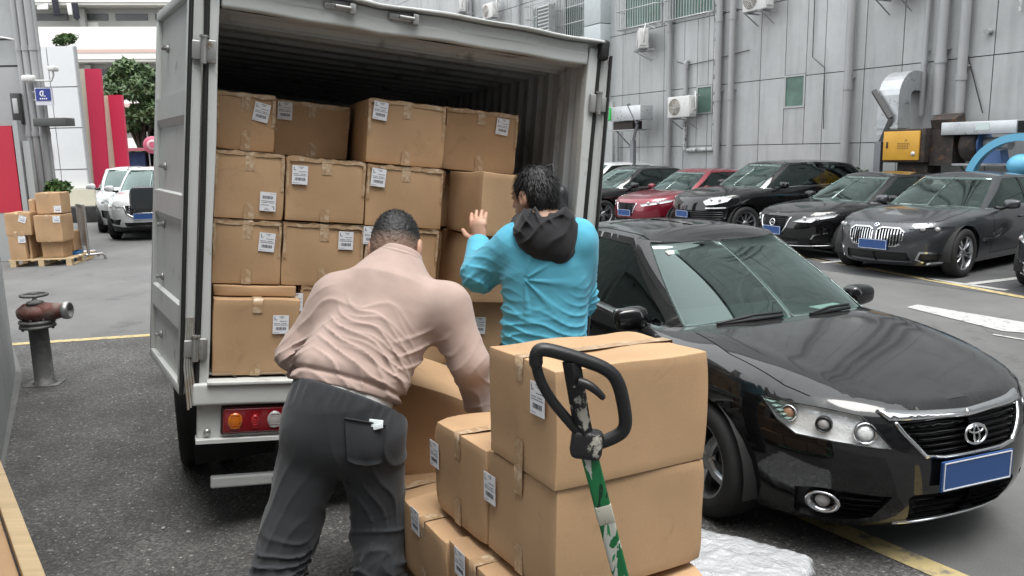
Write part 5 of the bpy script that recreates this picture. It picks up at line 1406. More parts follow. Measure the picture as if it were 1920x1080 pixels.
    b.rbox((xw - .42, 0, zb_ - .12), (.62, s.W - .34, .16), .06, n=2); b.build('dashboard', m_dash, car)
    for xs in (xw - 1.15, xw - 2.05):
        if xs < xr + .35: continue
        for ys in (-.37, .37):
            b = MB(); b.rbox((xs, ys, .62), (.5, .48, .2), .06); b.rbox((xs - .27, ys, .92), (.16, .46, .56), .07, rot=None); b.rbox((xs - .32, ys, 1.24), (.10, .24, .16), .05); b.build('seat', m_seat, car)
    b = MB(); A = np.linspace(0, 2 * math.pi, 24, endpoint=False); c = np.array([xw - .80, .37, zb_ - .02]); ax = np.array([-.35, 0, .94])
    b.tube([c + .185 * (math.cos(a) * np.array([0, 1, 0]) + math.sin(a) * ax) for a in A], .014, seg=8, closed=True); b.rbox(c + np.array([.02, 0, 0]), (.05, .16, .12), .03); b.build('steering_wheel', m_seat, car)
    # ---- wheels, mirrors, handles, plate
    for xa in (s.xa, s.xb):
        for sg in (1, -1): add_wheel(car, xa, sg * (hw - .125), s.R, rim, .215, wheels, sg)
    mx = s.k.get('mirror', (g['xwb'] - .48, 1.0)); yb = g['yb']
    for sg in (1, -1):
        e_ = MB(); yy = hw + .085 - s.k.get('mirror_in', 0)
        def mf(V):
            V = V.copy(); V[:, 0] *= 1 - .25 * (V[:, 1] * sg > .04); V[:, 2] *= 1 - .18 * np.clip(V[:, 1] * sg / .1, 0, 1); V[:, 0] += .25 * np.clip(-V[:, 2], 0, 1) * 0; return V
        e_.rbox((mx[0], sg * yy, mx[1]), (.13, .23, .15), .055, n=2, fn=mf); mo = e_.build('mirror', s.k.get('mirror_m', paint_m), car)
        e_ = MB(); e_.rbox((mx[0] - .055, sg * yy, mx[1]), (.03, .19, .115), .03, n=1); e_.build('mirror_glass', m_pane, mo)
        e_ = MB(); e_.tube([(mx[0] + .01, sg * (yy - .08), mx[1] - .05), (mx[0] + .02, sg * (yb + .05), mx[1] - .075), (mx[0] + .05, sg * (yb - .01), mx[1] - .06)], .028, seg=8); e_.build('mirror_arm', m_trim, mo)
        for hx, hz in s.k.get('handles', []):
            p = s.P(np.array([SX(hx, hz)]))[0]; e_ = MB(); e_.rbox((hx, sg * (p[1] + .018), hz), (.19, .03, .032), .012, n=1); e_.build('door_handle', s.k.get('handle_m', paint_m), car)
    if s.k.get('plate'):
        zp, tilt = s.k['plate']; xp = float(s.P(np.array([[0.05, zp]]))[0][0]) + .022
        e_ = MB(); e_.box((xp, 0, zp), (.012, .45, .145)); pl = e_.build('number_plate', m_plate, car)
        e_ = MB()
        for z in (-.066, .066): e_.box((xp + .0075, 0, zp + z), (.003, .43, .005))
        for y in (-.213, .213): e_.box((xp + .0075, y, zp), (.003, .005, .127))
        e_.build('plate_border', m_plw, pl)
    return car
CAMRY = Shape(L=4.825, W=1.825, H=1.47, axle_f=1.4525, axle_r=-1.3225, tyre_r=.334, xf=1.05, xr=-1.5, nf=2.7, nr=3.0, zb=.19,
    hw=[(.18, .925), (.30, .965), (.45, .985), (.62, 1.0), (.75, .992), (.88, .962), (.98, .925)],
    nose=[(.18, 2.25), (.26, 2.35), (.40, 2.405), (.52, 2.41), (.62, 2.40), (.72, 2.37), (.80, 2.315), (.86, 2.22)],
    tail=[(.2, -2.28), (.45, -2.41), (.7, -2.38), (.95, -2.33), (1.05, -2.28)],
    shoulder=[(2.4, .80), (2.3, .815), (2.15, .835), (2.0, .832), (1.7, .856), (1.45, .870), (1.0, .898), (.7, .925), (.2, .958), (-1, .985), (-1.7, 1.0), (-2.2, 1.0), (-2.4, .97)],
    centre=[(2.4, .80), (2.33, .812), (2.25, .828), (2.15, .853), (2.0, .888), (1.7, .938), (1.4, .970), (1.1, .988), (.9, .985), (.5, .975), (0, .975), (-1.2, .997), (-1.7, 1.06), (-2.2, 1.06), (-2.4, .98)], crown_p=5,
    creases=[((.62, -.16), .012, .02, 1.15, 2.2)],
    glass=dict(xwb=1.13, xrb=-1.78, yb=.80, nb=4, afb=.62, arb=.5, xwt=.30, xrt=-1.12, yt=.575, nt=4, aft=.35, art=.35, bulge=.035, crown=.052,
        zedge=[(.35, 1.385), (.1, 1.415), (-.3, 1.42), (-.8, 1.40), (-1.2, 1.345)],
        panes=[('windscreen', [(-.01, .015), (.545, .015), (.535, .985), (-.01, .985)], None, -.004, .03),
               ('door_window', [(.615, .055), (1.46, .05), (1.46, .91), (.74, .91)], None, -.010, .05),
               ('pillar_trim', [(1.465, .05), (1.515, .05), (1.515, .92), (1.465, .92)], None, -.003, 0),
               ('door_window', [(1.52, .06), (2.02, .07), (2.02, .90), (1.52, .90)], None, -.010, .03),
               ('quarter_window', [(2.05, .08), (2.26, .12), (2.12, .86), (2.05, .88)], None, -.008, .02),
               ('belt_chrome', [(.60, .004), (2.3, .004), (2.3, .035), (.60, .035)], None, .006, 0),
               ('rear_window', [(2.52, .06), (3.01, .06), (3.01, .95), (2.52, .95)], None, -.004, .03)]),
    doors=[[(.92, .895), (.90, .6), (.95, .32)], [(-.30, .95), (-.32, .6), (-.30, .3)], [(-1.05, .96), (-1.08, .7), (-.90, .42), (-.82, .3)], [(.95, .30), (-.82, .30)]],
    hood_gaps=[[(1.12, .70), (1.5, .735), (1.9, .70), (2.08, .64)]],
    handles=[(-.02, .80), (-.86, .82)], mirror=(.71, .985), mirror_in=.085, plate=(.50, 0))
CAMRY_POSE = (1.350, 5.7915, -1.2189)
# BUILD
for i_, p_ in enumerate(CAMRY.G['panes']):
    mm = {'windscreen': m_glass, 'door_window': m_tint, 'quarter_window': m_tint, 'rear_window': m_tint, 'pillar_trim': m_gloss, 'belt_chrome': m_chrome}[p_[0]]
    CAMRY.G['panes'][i_] = (p_[0], p_[1], mm, p_[3], p_[4])
def camry_front(s, car):
    hl = [(1.031, .803), (.94, .802), (.843, .797), (.672, .790), (.556, .776), (.520, .732), (.430, .631), (.493, .634), (.690, .648), (.80, .651), (.870, .656), (.950, .705)]
    f = []
    # chrome wing over the grille and the grille itself
    gr = [(-.02, .742), (.054, .746), (.16, .752), (.394, .744), (.36, .69), (.269, .600), (.179, .590), (-.02, .590)]
    f.append(dict(name='grille', poly=gr, mat=m_trim, off=-.045, centre=True))
    for k in range(5):
        z = .613 + k * .0285; u1 = .262 + (z - .60) * .86
        f.append(dict(name='grille_slat', poly=[(-.02, z - .006), (u1, z - .006), (u1, z + .007), (-.02, z + .007)], mat=m_gloss, off=-.012, centre=True, step=.05))
    f.append(dict(name='chrome_wing', poly=[(-.02, .744), (.054, .748), (.170, .755), (.341, .755), (.430, .756), (.452, .778), (.468, .797), (.40, .797), (.323, .790), (.152, .783), (-.02, .774)], mat=m_chrome, off=.014, centre=True))
    f.append(dict(name='grille_frame', poly=strip([(.402, .750), (.372, .70), (.278, .594), (.18, .581), (-.02, .580)], .017), mat=m_chrome, off=.010, centre=True))
    f.append(dict(name='lamp_trim', poly=[(.438, .742), (.50, .742), (.415, .628), (.33, .60), (.30, .60)], mat=m_gloss, off=.002))
    f.append(dict(name='headlight', poly=hl, mat=m_refl, off=-.03, tag='hl'))
    # bumper: fog recesses, lower mouth, number plate bed
    f.append(dict(name='fog_recess', poly=[(.879, .383), (.80, .402), (.735, .410), (.60, .407), (.493, .400), (.430, .398), (.47, .33), (.493, .282), (.556, .246), (.68, .222), (.83, .222), (.862, .25)], mat=m_trim, off=-.035))
    for k in range(4):
        z = .275 + k * .030; f.append(dict(name='fog_slat', poly=[(.49 - k * .005, z - .005), (.665, z - .005), (.665, z + .006), (.49 - k * .005, z + .006)], mat=m_gloss, off=-.010, step=.05))
    f.append(dict(name='lower_grille', poly=[(-.02, .404), (.152, .404), (.332, .404), (.352, .38), (.31, .25), (.29, .232), (-.02, .232)], mat=m_trim, off=-.04, centre=True))
    for k in range(4):
        z = .262 + k * .036; f.append(dict(name='lower_slat', poly=[(-.02, z - .005), (.318, z - .005), (.322, z + .006), (-.02, z + .006)], mat=m_gloss, off=-.014, centre=True, step=.05))
    f.append(dict(name='lip_chrome', poly=strip([(.36, .222), (.2, .216), (-.02, .214)], .012), mat=m_chrome, off=.008, centre=True))
    return f
def camry_roof(s):
    return [dict(name='sunroof', poly=rnd_poly([(.02, -.02), (.02, .40), (-.62, .40), (-.62, -.02)], .06), mat=m_gloss, off=-.004, centre=True),
            dict(poly=strip([(.22, .50), (-.3, .505), (-1.0, .49)], .012), acc=1, off=-.008, step=.08)]
camry = build_car('parked_car', CAMRY, m_bdust, (CAMRY_POSE[0], CAMRY_POSE[1], 0), CAMRY_POSE[2],
    'large black sedan nearest the camera with a dusty bonnet and chrome grille', 'car', None, camry_front, camry_roof, du=.04, dv=.035, wheels='five', rim=.228)
S_ = CAMRY
def on_nose(y, z, off=0.0):
    q = np.array([[S_.UofY(abs(y), z), z]]); p = S_.P(q)[0]; n = surf_normals(S_.P, q)[0]; p = p + n * off
    if y < 0: p[1] *= -1; n[1] *= -1
    return p, n
def frame_on(y, z, off):
    p, n = on_nose(y, z, off); n = np.array([n[0], n[1], n[2] * .6]); n /= np.linalg.norm(n); up = np.array([0, 0, 1.0]); x = np.cross(up, n); x /= np.linalg.norm(x); up = np.cross(n, x)
    return p, n, x, up
def rings(b, c, n, x, up, rx, ry, r, off=(0, 0), seg=36):
    b.tube([c + x * (off[0] + rx * math.cos(a)) + up * (off[1] + ry * math.sin(a)) for a in np.linspace(0, 2 * math.pi, seg, endpoint=False)], r, seg=8, closed=True)
# badge: three ovals
c, n, x, up = frame_on(0, .668, .022); b = MB()
rings(b, c, n, x, up, .066, .046, .0062); rings(b, c + n * .003, n, x, up, .043, .0165, .0050, (0, .022)); rings(b, c + n * .003, n, x, up, .0165, .0405, .0050, (0, -.001)); b.build('emblem', m_chrome, camry)
for sg in (1, -1):
    b = MB(); c, n, x, up = frame_on(sg * .645, .330, -.004)
    prof = [(.040, -.03), (.056, .004), (.070, .012), (.074, .004), (.076, -.03)]
    V = []; A = np.linspace(0, 2 * math.pi, 28, endpoint=False)
    for r, h in prof: V += [c + n * h + x * (r * 1.12 * math.cos(a)) + up * (r * .80 * math.sin(a)) for a in A]
    F = [(i * 28 + k, i * 28 + (k + 1) % 28, i * 28 + 28 + (k + 1) % 28, i * 28 + 28 + k) for i in range(4) for k in range(28)]; b.add(V, F, 0, True); fl = b.build('fog_lamp', m_chrome, camry)
    b = MB(); b.ell(c - n * .01, (.02, .036, .033), rot=np.stack([n, x, up], 1)); b.build('bulb_lens', m_clr, fl)
    # headlamp innards: projector, reflector bowl, indicator, cover
    hl = [o for o in camry.children if o.name.startswith('headlight')]; hl = [o for o in hl if (np.mean([v.co.y for v in o.data.vertices]) > 0) == (sg > 0)][0]
    for (yy, zz, r, mt, nm) in ((.655, .722, .034, m_clr, 'projector_lens'), (.52, .700, .046, m_refl, 'reflector_bowl'), (.745, .748, .036, mat('indicator', (.42, .22, .13), .25, coat=1), 'indicator')):
        c, n, x, up = frame_on(sg * yy, zz, -.018); fr = np.array([1.0, 0, 0]) ; b = MB()
        A = np.linspace(0, 2 * math.pi, 24, endpoint=False); V = []
        ring_ = [(r * 1.18, -.015), (r * 1.12, .016), (r * .98, .018), (r * .9, -.012)]
        for q, h in ring_: V += [c + n * h + x * q * math.cos(a) + up * q * math.sin(a) for a in A]
        b.add(V, [(i * 24 + k, i * 24 + (k + 1) % 24, i * 24 + 24 + (k + 1) % 24, i * 24 + 24 + k) for i in range(3) for k in range(24)], 0, True)
        bz = b.build('lamp_bezel', m_chrome if nm != 'projector_lens' else m_alloyd, hl)
        b = MB(); b.ell(c - n * .004, (.022, r * .92, r * .92), rot=np.stack([n, x, up], 1)); b.build(nm, mt, hl)
    b = MB()
    for k in range(5):
        c, n, x, up = frame_on(sg * (.775 - k * .006), .79 - k * .016, -.012); b.box(c, (.05, .05, .005), 0)
    b.build('side_marker', mat('marker_green', (.25, .36, .33), .2, coat=1), hl)
    v2, F, lab = cdt_sheet([(-.01, .5), (1.3, .5), (1.3, .86), (-.01, .86)], [dict(poly=[(1.031, .803), (.94, .802), (.843, .797), (.672, .790), (.556, .776), (.520, .732), (.430, .631), (.493, .634), (.690, .648), (.80, .651), (.870, .656), (.950, .705)])], [], .05, .05)
    V, f = region(S_.P, v2, F[lab == 0], .003, False)
    if sg < 0: V, f = mirror(V, f)
    b = MB(); b.add(V, f, 0, True); b.build('lens_cover', m_lens, hl)
    b = MB(); rim_ = [frame_on(sg * float(np.interp(0, [0], [0])) if False else sg * q[0], q[1], .004)[0] for q in [(.80, .803), (.716, .797), (.61, .790), (.52, .774), (.49, .73), (.425, .632), (.48, .636), (.63, .65), (.735, .657), (.772, .705)]]
    b.tube(rim_, .004, seg=6, closed=True); b.build('lamp_edge', m_trim, hl)
# wipers, bonnet-edge cowl, paper on the dashboard, tag behind the glass
b = MB(); G_ = S_.G
def onglass(u, t, off=.012, sg=1):
    q = np.array([[np.interp(u, S_.ut, S_.gt), t]]); p = S_.Gf(q)[0]; n = surf_normals(S_.Gf, q)[0]; p = p + n * off; return np.array([p[0], sg * p[1], p[2]])
for (a, c, sg0, sg1) in (((.40, .012), (.06, .055), -1, -1), ((.10, .012), (.36, .06), 1, 1)):
    b.tube([onglass(*a, .02, sg0), onglass((a[0] + c[0]) / 2, .045, .03, sg0), onglass(*c, .022, sg1)], .009, seg=6)
    b.tube([onglass(*a, .012, sg0), onglass((a[0] + c[0]) / 2, .026, .012, sg0), onglass(c[0], c[1] - .02, .010, sg1)], .012, seg=6)
b.build('wiper', m_trim, camry)
b = MB(); b.box((.86, .50, .965), (.10, .24, .004), rz=R_(8)); b.build('dashboard_paper', mat('paper_sheet', (.75, .80, .78), .7), camry)
b = MB(); p0 = onglass(.40, .86, -.012, -1); b.rbox(p0, (.02, .10, .05), .008, rot=np.array(Euler((0, R_(-62), R_(8))).to_matrix())); b.build('toll_tag', m_white, camry)
b = MB(); p0 = onglass(.0, .90, -.06); b.rbox(p0, (.04, .22, .06), .02); b.build('rear_view_mirror', m_trim, camry)
# window visor strip along the door tops, chrome line under the panes is part of the glass house

# ---------------------------------------------------------------- a family of shapes for the parked rows
def shape_like(L=4.8, W=1.84, H=1.46, xa=1.44, xb=-1.36, R=.335, kind='sedan', hood=0.0, **kw):
    fx, fz = L / 4.825, H / 1.47
    if kind == 'suv': fz_b = kw.pop('fzb', 1.22)
    else: fz_b = kw.pop('fzb', fz)
    k = dict(CAMRY.k); g = dict(CAMRY.k['glass'])
    sc = lambda l, a, c: [(x * a, y * c) for x, y in l]
    k.update(L=L, W=W, H=H, axle_f=xa, axle_r=xb, tyre_r=R, xf=CAMRY.xf * fx, xr=CAMRY.xr * fx, zb=kw.pop('zb', .19 * fz_b), creases=[], zref=.6 * fz_b)
    k['hw'] = sc(k['hw'], fz_b, 1); k['nose'] = [(z * fz_b, x * fx) for z, x in k['nose']]; k['tail'] = [(z * fz_b, x * fx) for z, x in k['tail']]
    k['shoulder'] = sc(k['shoulder'], fx, fz_b); k['centre'] = sc(k['centre'], fx, fz_b)
    g['zedge'] = [(x * fx, z * fz) for x, z in g['zedge']]
    for q in ('xwb', 'xrb', 'xwt', 'xrt', 'afb', 'arb', 'aft', 'art'): g[q] = g[q] * fx
    g['xwb'] += hood; g['xwt'] += hood
    wf = W / 1.825; g['yb'] *= wf; g['yt'] *= wf * kw.pop('roofw', 1.0)
    if kind == 'suv':
        g['xrb'] = -2.22 * fx; g['xrt'] = -1.82 * fx; g['arb'] = .4; g['art'] = .35; g['yt'] *= 1.06
        g['zedge'] = [(.5 * fx, H - .10), (.1 * fx, H - .062), (-.5, H - .05), (-1.2, H - .07), (-1.9 * fx, H - .15)]
        k['tail'] = [(.2 * fz_b, -2.25 * fx), (.45 * fz_b, -2.41 * fx), (.9 * fz_b, -2.39 * fx), (1.1 * fz_b, -2.36 * fx)]
    gm, sg_ = kw.pop('glassm', m_glass), kw.pop('sidem', m_tint); tr = kw.pop('trim', m_gloss); ch = kw.pop('beltm', m_chrome)
    P_ = []
    for p in CAMRY.k['glass']['panes']:
        mm = {'windscreen': gm, 'door_window': sg_, 'quarter_window': sg_, 'rear_window': sg_, 'pillar_trim': tr, 'belt_chrome': ch}[p[0]]; P_.append((p[0], p[1], mm, p[3], p[4]))
    g['panes'] = P_; k['glass'] = g
    k['doors'] = [[(x * fx + hood * .6, z * fz_b) for x, z in pth] for pth in CAMRY.k['doors']]; k['hood_gaps'] = [[(x * fx, y * wf) for x, y in CAMRY.k['hood_gaps'][0]]]
    k['handles'] = [(x * fx, z * fz_b) for x, z in CAMRY.k['handles']]; k['mirror_in'] = 0; k['mirror'] = (.66 * fx + hood, 1.01 * fz_b + .01); k['plate'] = (.5 * fz_b, 0); k['gap'] = .009
    k.update(kw); s = Shape(**k); return s
def YZ(s, pts): return [(s.UofY(max(y, 0), z) if y > 0 else -.02, z) for y, z in pts]
def front_maker(head, grille, slats=None, frame=None, fog=None, lower=None, extra=None, hm=None):
    def f(s, car):
        o = []
        if grille: o.append(dict(name='grille', poly=YZ(s, grille), mat=m_trim, off=-.03, centre=grille[0][0] <= 0))
        if slats:
            kind, rng, (a0, a1), w, mt = slats
            for q in rng:
                pl = [(a0, q - w / 2), (a1, q - w / 2), (a1, q + w / 2), (a0, q + w / 2)] if kind == 'h' else [(q - w / 2, a0), (q + w / 2, a0), (q + w / 2, a1), (q - w / 2, a1)]
                o.append(dict(name='grille_slat', poly=YZ(s, pl), mat=mt, off=-.004, centre=kind == 'h'))
        if frame:
            for pth, w in frame: o.append(dict(name='grille_frame', poly=strip(YZ(s, pth), w), mat=m_chrome, off=.012, centre=pth[0][0] <= 0 or pth[-1][0] <= 0))
        if lower: o.append(dict(name='lower_grille', poly=YZ(s, lower), mat=m_trim, off=-.03, centre=lower[0][0] <= 0))
        if fog: o.append(dict(name='air_inlet', poly=YZ(s, fog), mat=m_trim, off=-.03))
        o.append(dict(name='headlight', poly=YZ(s, head), mat=hm or m_refl, off=-.02))
        if extra:
            for nm, pl, mt, of, cen in extra(s): o.append(dict(name=nm, poly=YZ(s, pl), mat=mt, off=of, centre=cen))
        return o
    return f
def lamp_cover(car, shp, head, hl_off=.002):
    hs = [o for o in car.children if o.name.split('.')[0] == 'headlight']
    for o in hs:
        sg = 1 if np.mean([v.co.y for v in o.data.vertices]) > 0 else -1
        ys = [p[0] for p in head]; zs = [p[1] for p in head]; b = MB()
        for t in (.35, .68):
            y = min(ys) + (max(ys) - min(ys)) * t; pool = [p for p in head]; zc = np.interp(y, sorted(ys), [z for _, z in sorted(zip(ys, zs))]); zc = (zc + sum(zs) / len(zs)) / 2
            q = np.array([[shp.UofY(y, zc), zc]]); p = shp.P(q)[0]; p[1] *= sg; b.ell(p - np.array([.02, 0, 0]), (.03, .045, .035), nu=12, nv=8)
        b.build('lamp_bulb', m_clr, o)
        uv = YZ(shp, head); v2, F, lab = cdt_sheet([(min(u for u, _ in uv) - .05, min(zs) - .05), (max(u for u, _ in uv) + .05, min(zs) - .05), (max(u for u, _ in uv) + .05, max(zs) + .05), (min(u for u, _ in uv) - .05, max(zs) + .05)], [dict(poly=uv)], [], .06, .06)
        V, f = region(shp.P, v2, F[lab == 0], hl_off, False)
        if sg < 0: V, f = mirror(V, f)
        b = MB(); b.add(V, f, 0, True); b.build('lens_cover', m_lens, o)
ROW = 'cars parked in a row against the grey wall'
def chrome_out(shp): return None

# grey luxury sedan with double kidney grille
sB = shape_like(L=5.24, W=1.90, H=1.48, xa=1.735, xb=-1.475, R=.362, hood=-.12, beltm=m_chrome)
hB = [(.455, .745), (.62, .765), (.80, .775), (.86, .765), (.83, .725), (.66, .700), (.50, .690)]
kid = [(.035, .725), (.10, .748), (.34, .742), (.40, .70), (.39, .58), (.33, .50), (.10, .485), (.045, .53)]
def exB(s):
    return [('inlet_chrome', strip([(.80, .395), (.60, .405), (.555, .30), (.64, .235), (.80, .262)], .03), m_chrome, .012, False), ('inlet_chrome', [(.79, .40), (.825, .40), (.815, .26), (.785, .26)], m_chrome, .010, False)]
bmw = build_car('parked_car', sB, m_greyp, (7.706, 13.452, 0), -2.523, 'dark grey sedan with a tall double grille and chrome slats at the right', 'car', ROW,
    front_maker(hB, kid, ('v', np.linspace(.075, .365, 8), (.50, .735), .016, m_chrome), [([(.035, .72), (.10, .752), (.345, .746), (.408, .70), (.397, .575), (.335, .492), (.10, .476), (.036, .53), (.032, .70)], .018)], [(.60, .385), (.80, .38), (.79, .275), (.65, .25), (.58, .30)], [(-.02, .40), (.46, .40), (.50, .25), (-.02, .24)], exB, m_lampd), du=.07, wheels='five_twin', rim=.255, scale=1.02)
lamp_cover(bmw, sB, hB)
p, n = (sB.P(np.array([[0, .775]]))[0], None); b = MB(); b.lathe([(0, .012), (.03, .012), (.04, .006), (.042, 0)], c=p + np.array([.0, 0, .01]), axis=(.8, 0, .6), seg=20); b.build('emblem', m_chrome, bmw)
b = MB()
for k in (0, 2):
    A = np.linspace(k * math.pi / 2, (k + 1) * math.pi / 2, 6); c0 = p + np.array([.012, 0, .02]); e2 = np.array([-.6, 0, .8]); b.add([c0] + [c0 + .026 * (math.cos(a) * np.array([0, 1, 0]) + math.sin(a) * e2) for a in A], [tuple(range(7))])
b.build('emblem_quarter', m_plate, bmw)
b = MB(); b.box((sB.xa - .62, .952, .52), (.22, .012, .035)); b.box((sB.xa - .62, -.952, .52), (.22, .012, .035)); b.build('fender_vent', m_chrome, bmw)

# black sedan with V grille and ring badge
sN = shape_like(L=4.9, W=1.85, H=1.45, xa=1.46, xb=-1.365, R=.335)
hN = [(.40, .66), (.56, .735), (.74, .775), (.85, .79), (.83, .735), (.70, .69), (.66, .65), (.52, .655)]
nis = build_car('parked_car', sN, m_black, (7.104, 15.294, 0), -2.749, 'black sedan with a round badge on a V-shaped grille, left of the dark grey sedan', 'car', ROW,
    front_maker(hN, [(-.02, .745), (.28, .745), (.34, .72), (.26, .50), (.20, .475), (-.02, .475)], ('h', np.linspace(.50, .725, 8), (-.02, .27), .009, m_gloss), [([(.36, .735), (.30, .56), (.22, .463), (-.02, .458)], .026)], [(.66, .42), (.80, .46), (.83, .30), (.62, .25)], [(-.02, .40), (.50, .36), (.48, .27), (-.02, .25)],
    lambda s: [('inlet_chrome', strip([(.80, .47), (.69, .43), (.66, .36)], .02), m_chrome, .01, False), ('lip_strip', strip([(.84, .245), (.55, .232), (-.02, .225)], .018), m_chrome, .01, True)]), du=.07, wheels='five', rim=.23, scale=1.02)
lamp_cover(nis, sN, hN)
q = np.array([[0, .63]]); p = sN.P(q)[0] + np.array([.02, 0, 0]); b = MB(); b.tube([p + .058 * (math.cos(a) * np.array([0, 1, 0]) + math.sin(a) * np.array([-.15, 0, .99])) for a in np.linspace(0, 6.283, 28, endpoint=False)], .010, seg=8, closed=True); b.box(p, (.016, .15, .028)); b.build('emblem', m_chrome, nis)

# large black coupe-like SUV
sC = shape_like(L=4.92, W=1.98, H=1.68, xa=1.50, xb=-1.395, R=.372, kind='suv', fzb=1.16, roofw=.97)
sC.k['mirror'] = (.62, 1.17); zf_ = 1.16
hC = [(.52, .87), (.62, .945), (.78, .975), (.88, .95), (.86, .86), (.74, .80), (.60, .79)]
cay = build_car('parked_car', sC, m_black, (6.06, 18.2, 0), -2.754, 'tall black SUV with oval headlights and wide slatted bumper intake', 'car', ROW,
    front_maker(hC, [(-.02, .67), (.50, .67), (.88, .69), (.86, .50), (.55, .46), (-.02, .46)], ('h', (.50, .55, .60, .645), (-.02, .84), .020, m_gloss), None, None, [(-.02, .40), (.6, .40), (.58, .30), (-.02, .30)], lambda s: [('running_light', [(.60, .735), (.86, .745), (.86, .718), (.60, .71)], m_refl, .004, False)]), du=.07, wheels='ten', rim=.262)
lamp_cover(cay, sC, hC)
p = sC.P(np.array([[0, .90]]))[0]; b = MB(); b.ell(p + np.array([-.12, 0, .045]), (.02, .03, .012)); b.build('emblem', mat('gold_badge', (.5, .4, .2), .3, metal=.8), cay)

# red sedan
sR = shape_like(L=4.63, W=1.815, H=1.45, xa=1.40, xb=-1.31, R=.325)
hR = [(.42, .69), (.60, .735), (.80, .79), (.86, .795), (.84, .74), (.66, .685), (.48, .65)]
red = build_car('parked_car', sR, m_redp, (4.754, 20.008, 0), -2.60, 'dark red sedan parked between the tall black SUV and a black sedan', 'car', ROW,
    front_maker(hR, [(-.02, .72), (.30, .72), (.24, .52), (-.02, .50)], ('h', np.linspace(.54, .69, 5), (-.02, .22), .009, m_gloss), [([(.34, .72), (.26, .50), (-.02, .488)], .024)], [(.66, .40), (.80, .43), (.80, .30), (.64, .28)], [(-.02, .38), (.46, .36), (.44, .27), (-.02, .26)]), du=.08, wheels='five', rim=.225, scale=1.02)
lamp_cover(red, sR, hR)
# far black sedan
sD = shape_like(L=4.92, W=1.86, H=1.46, xa=1.47, xb=-1.40, R=.342)
hD = [(.46, .70), (.64, .735), (.82, .785), (.87, .785), (.84, .73), (.66, .68), (.50, .66)]
drk = build_car('parked_car', sD, m_black, (3.40, 21.7, 0), -2.70, 'black sedan farthest left in the row, half hidden by the truck door', 'car', ROW,
    front_maker(hD, [(-.02, .73), (.33, .73), (.30, .48), (-.02, .46)], ('h', np.linspace(.50, .70, 6), (-.02, .28), .010, m_chrome), [([(-.02, .745), (.35, .745), (.32, .47), (-.02, .445)], .02)], [(.64, .40), (.80, .42), (.80, .30), (.62, .28)], [(-.02, .38), (.46, .36), (.44, .27), (-.02, .26)]), du=.08, wheels='five_twin', rim=.245, scale=1.05)
lamp_cover(drk, sD, hD)
# sedan just entering the right edge
sE = shape_like(L=4.95, W=1.86, H=1.46, xa=1.47, xb=-1.45, R=.342)
nb = build_car('parked_car', sE, m_greyp, (9.00, 11.10, 0), -2.523, 'grey car whose front corner just enters the right edge of the photo', 'car', ROW,
    front_maker(hD, [(-.02, .73), (.33, .73), (.30, .48), (-.02, .46)], None, [([(-.02, .745), (.35, .745), (.32, .47), (-.02, .445)], .02)], [(.62, .42), (.82, .45), (.82, .28), (.60, .26)], [(-.02, .38), (.46, .36), (.44, .27), (-.02, .26)], lambda s: [('inlet_chrome', strip([(.84, .45), (.62, .42), (.60, .27), (.82, .25)], .022), m_chrome, .01, False)]), du=.08, wheels='five', rim=.245)
lamp_cover(nb, sE, hD)
# white hatch beyond the far black sedan
sW = shape_like(L=4.4, W=1.80, H=1.58, xa=1.32, xb=-1.28, R=.33, kind='suv', fzb=1.08)
hW = [(.46, .76), (.64, .80), (.82, .86), (.87, .86), (.84, .79), (.66, .73), (.50, .71)]
fW = front_maker(hW, [(-.02, .78), (.36, .78), (.33, .56), (-.02, .54)], None, None, [(.62, .45), (.80, .47), (.80, .33), (.60, .30)], [(-.02, .40), (.50, .40), (.46, .30), (-.02, .28)])
wh3 = build_car('parked_car', sW, m_whitep, (3.05, 25.6, 0), -2.66, 'white car at the far end of the row, peeping out behind the truck door', 'car', ROW, fW, du=.09, wheels='five', rim=.23)

# white SUVs on the left
sS = shape_like(L=4.65, W=1.86, H=1.70, xa=1.38, xb=-1.36, R=.355, kind='suv', fzb=1.16, sidem=m_tint)
hS = [(.42, .79), (.60, .83), (.80, .91), (.88, .92), (.85, .84), (.74, .77), (.56, .74)]
frS = front_maker(hS, [(-.02, .86), (.40, .83), (.34, .60), (-.02, .57)], ('h', np.linspace(.62, .80, 5), (-.02, .32), .010, m_chrome), [([(.42, .83), (.36, .64), (.22, .56), (-.02, .55)], .030)], [(.50, .52), (.66, .50), (.82, .54), (.80, .42), (.56, .38)], [(-.02, .44), (.44, .44), (.40, .34), (-.02, .33)], lambda s: [('lower_cladding', [(-.02, .34), (.5, .33), (.84, .40), (.87, .40), (.87, .225), (-.02, .225)], m_trim, .006, True)])
suv1 = build_car('parked_car', sS, m_whitep, (-9.641, 21.624, 0), -1.30, 'front white SUV half hidden behind the open truck door', 'car', 'white SUVs by the white wall', frS, du=.08, wheels='five', rim=.24, scale=1.05)
lamp_cover(suv1, sS, hS)
b = MB()
for sg in (1, -1): b.tube([(.30, sg * .60, 1.64), (.1, sg * .61, 1.69), (-1.2, sg * .60, 1.69), (-1.4, sg * .59, 1.64)], .018, seg=6)
b.build('roof_rail', m_alloy, suv1)
sT = shape_like(L=4.6, W=1.86, H=1.66, xa=1.36, xb=-1.36, R=.355, kind='suv', fzb=1.14)
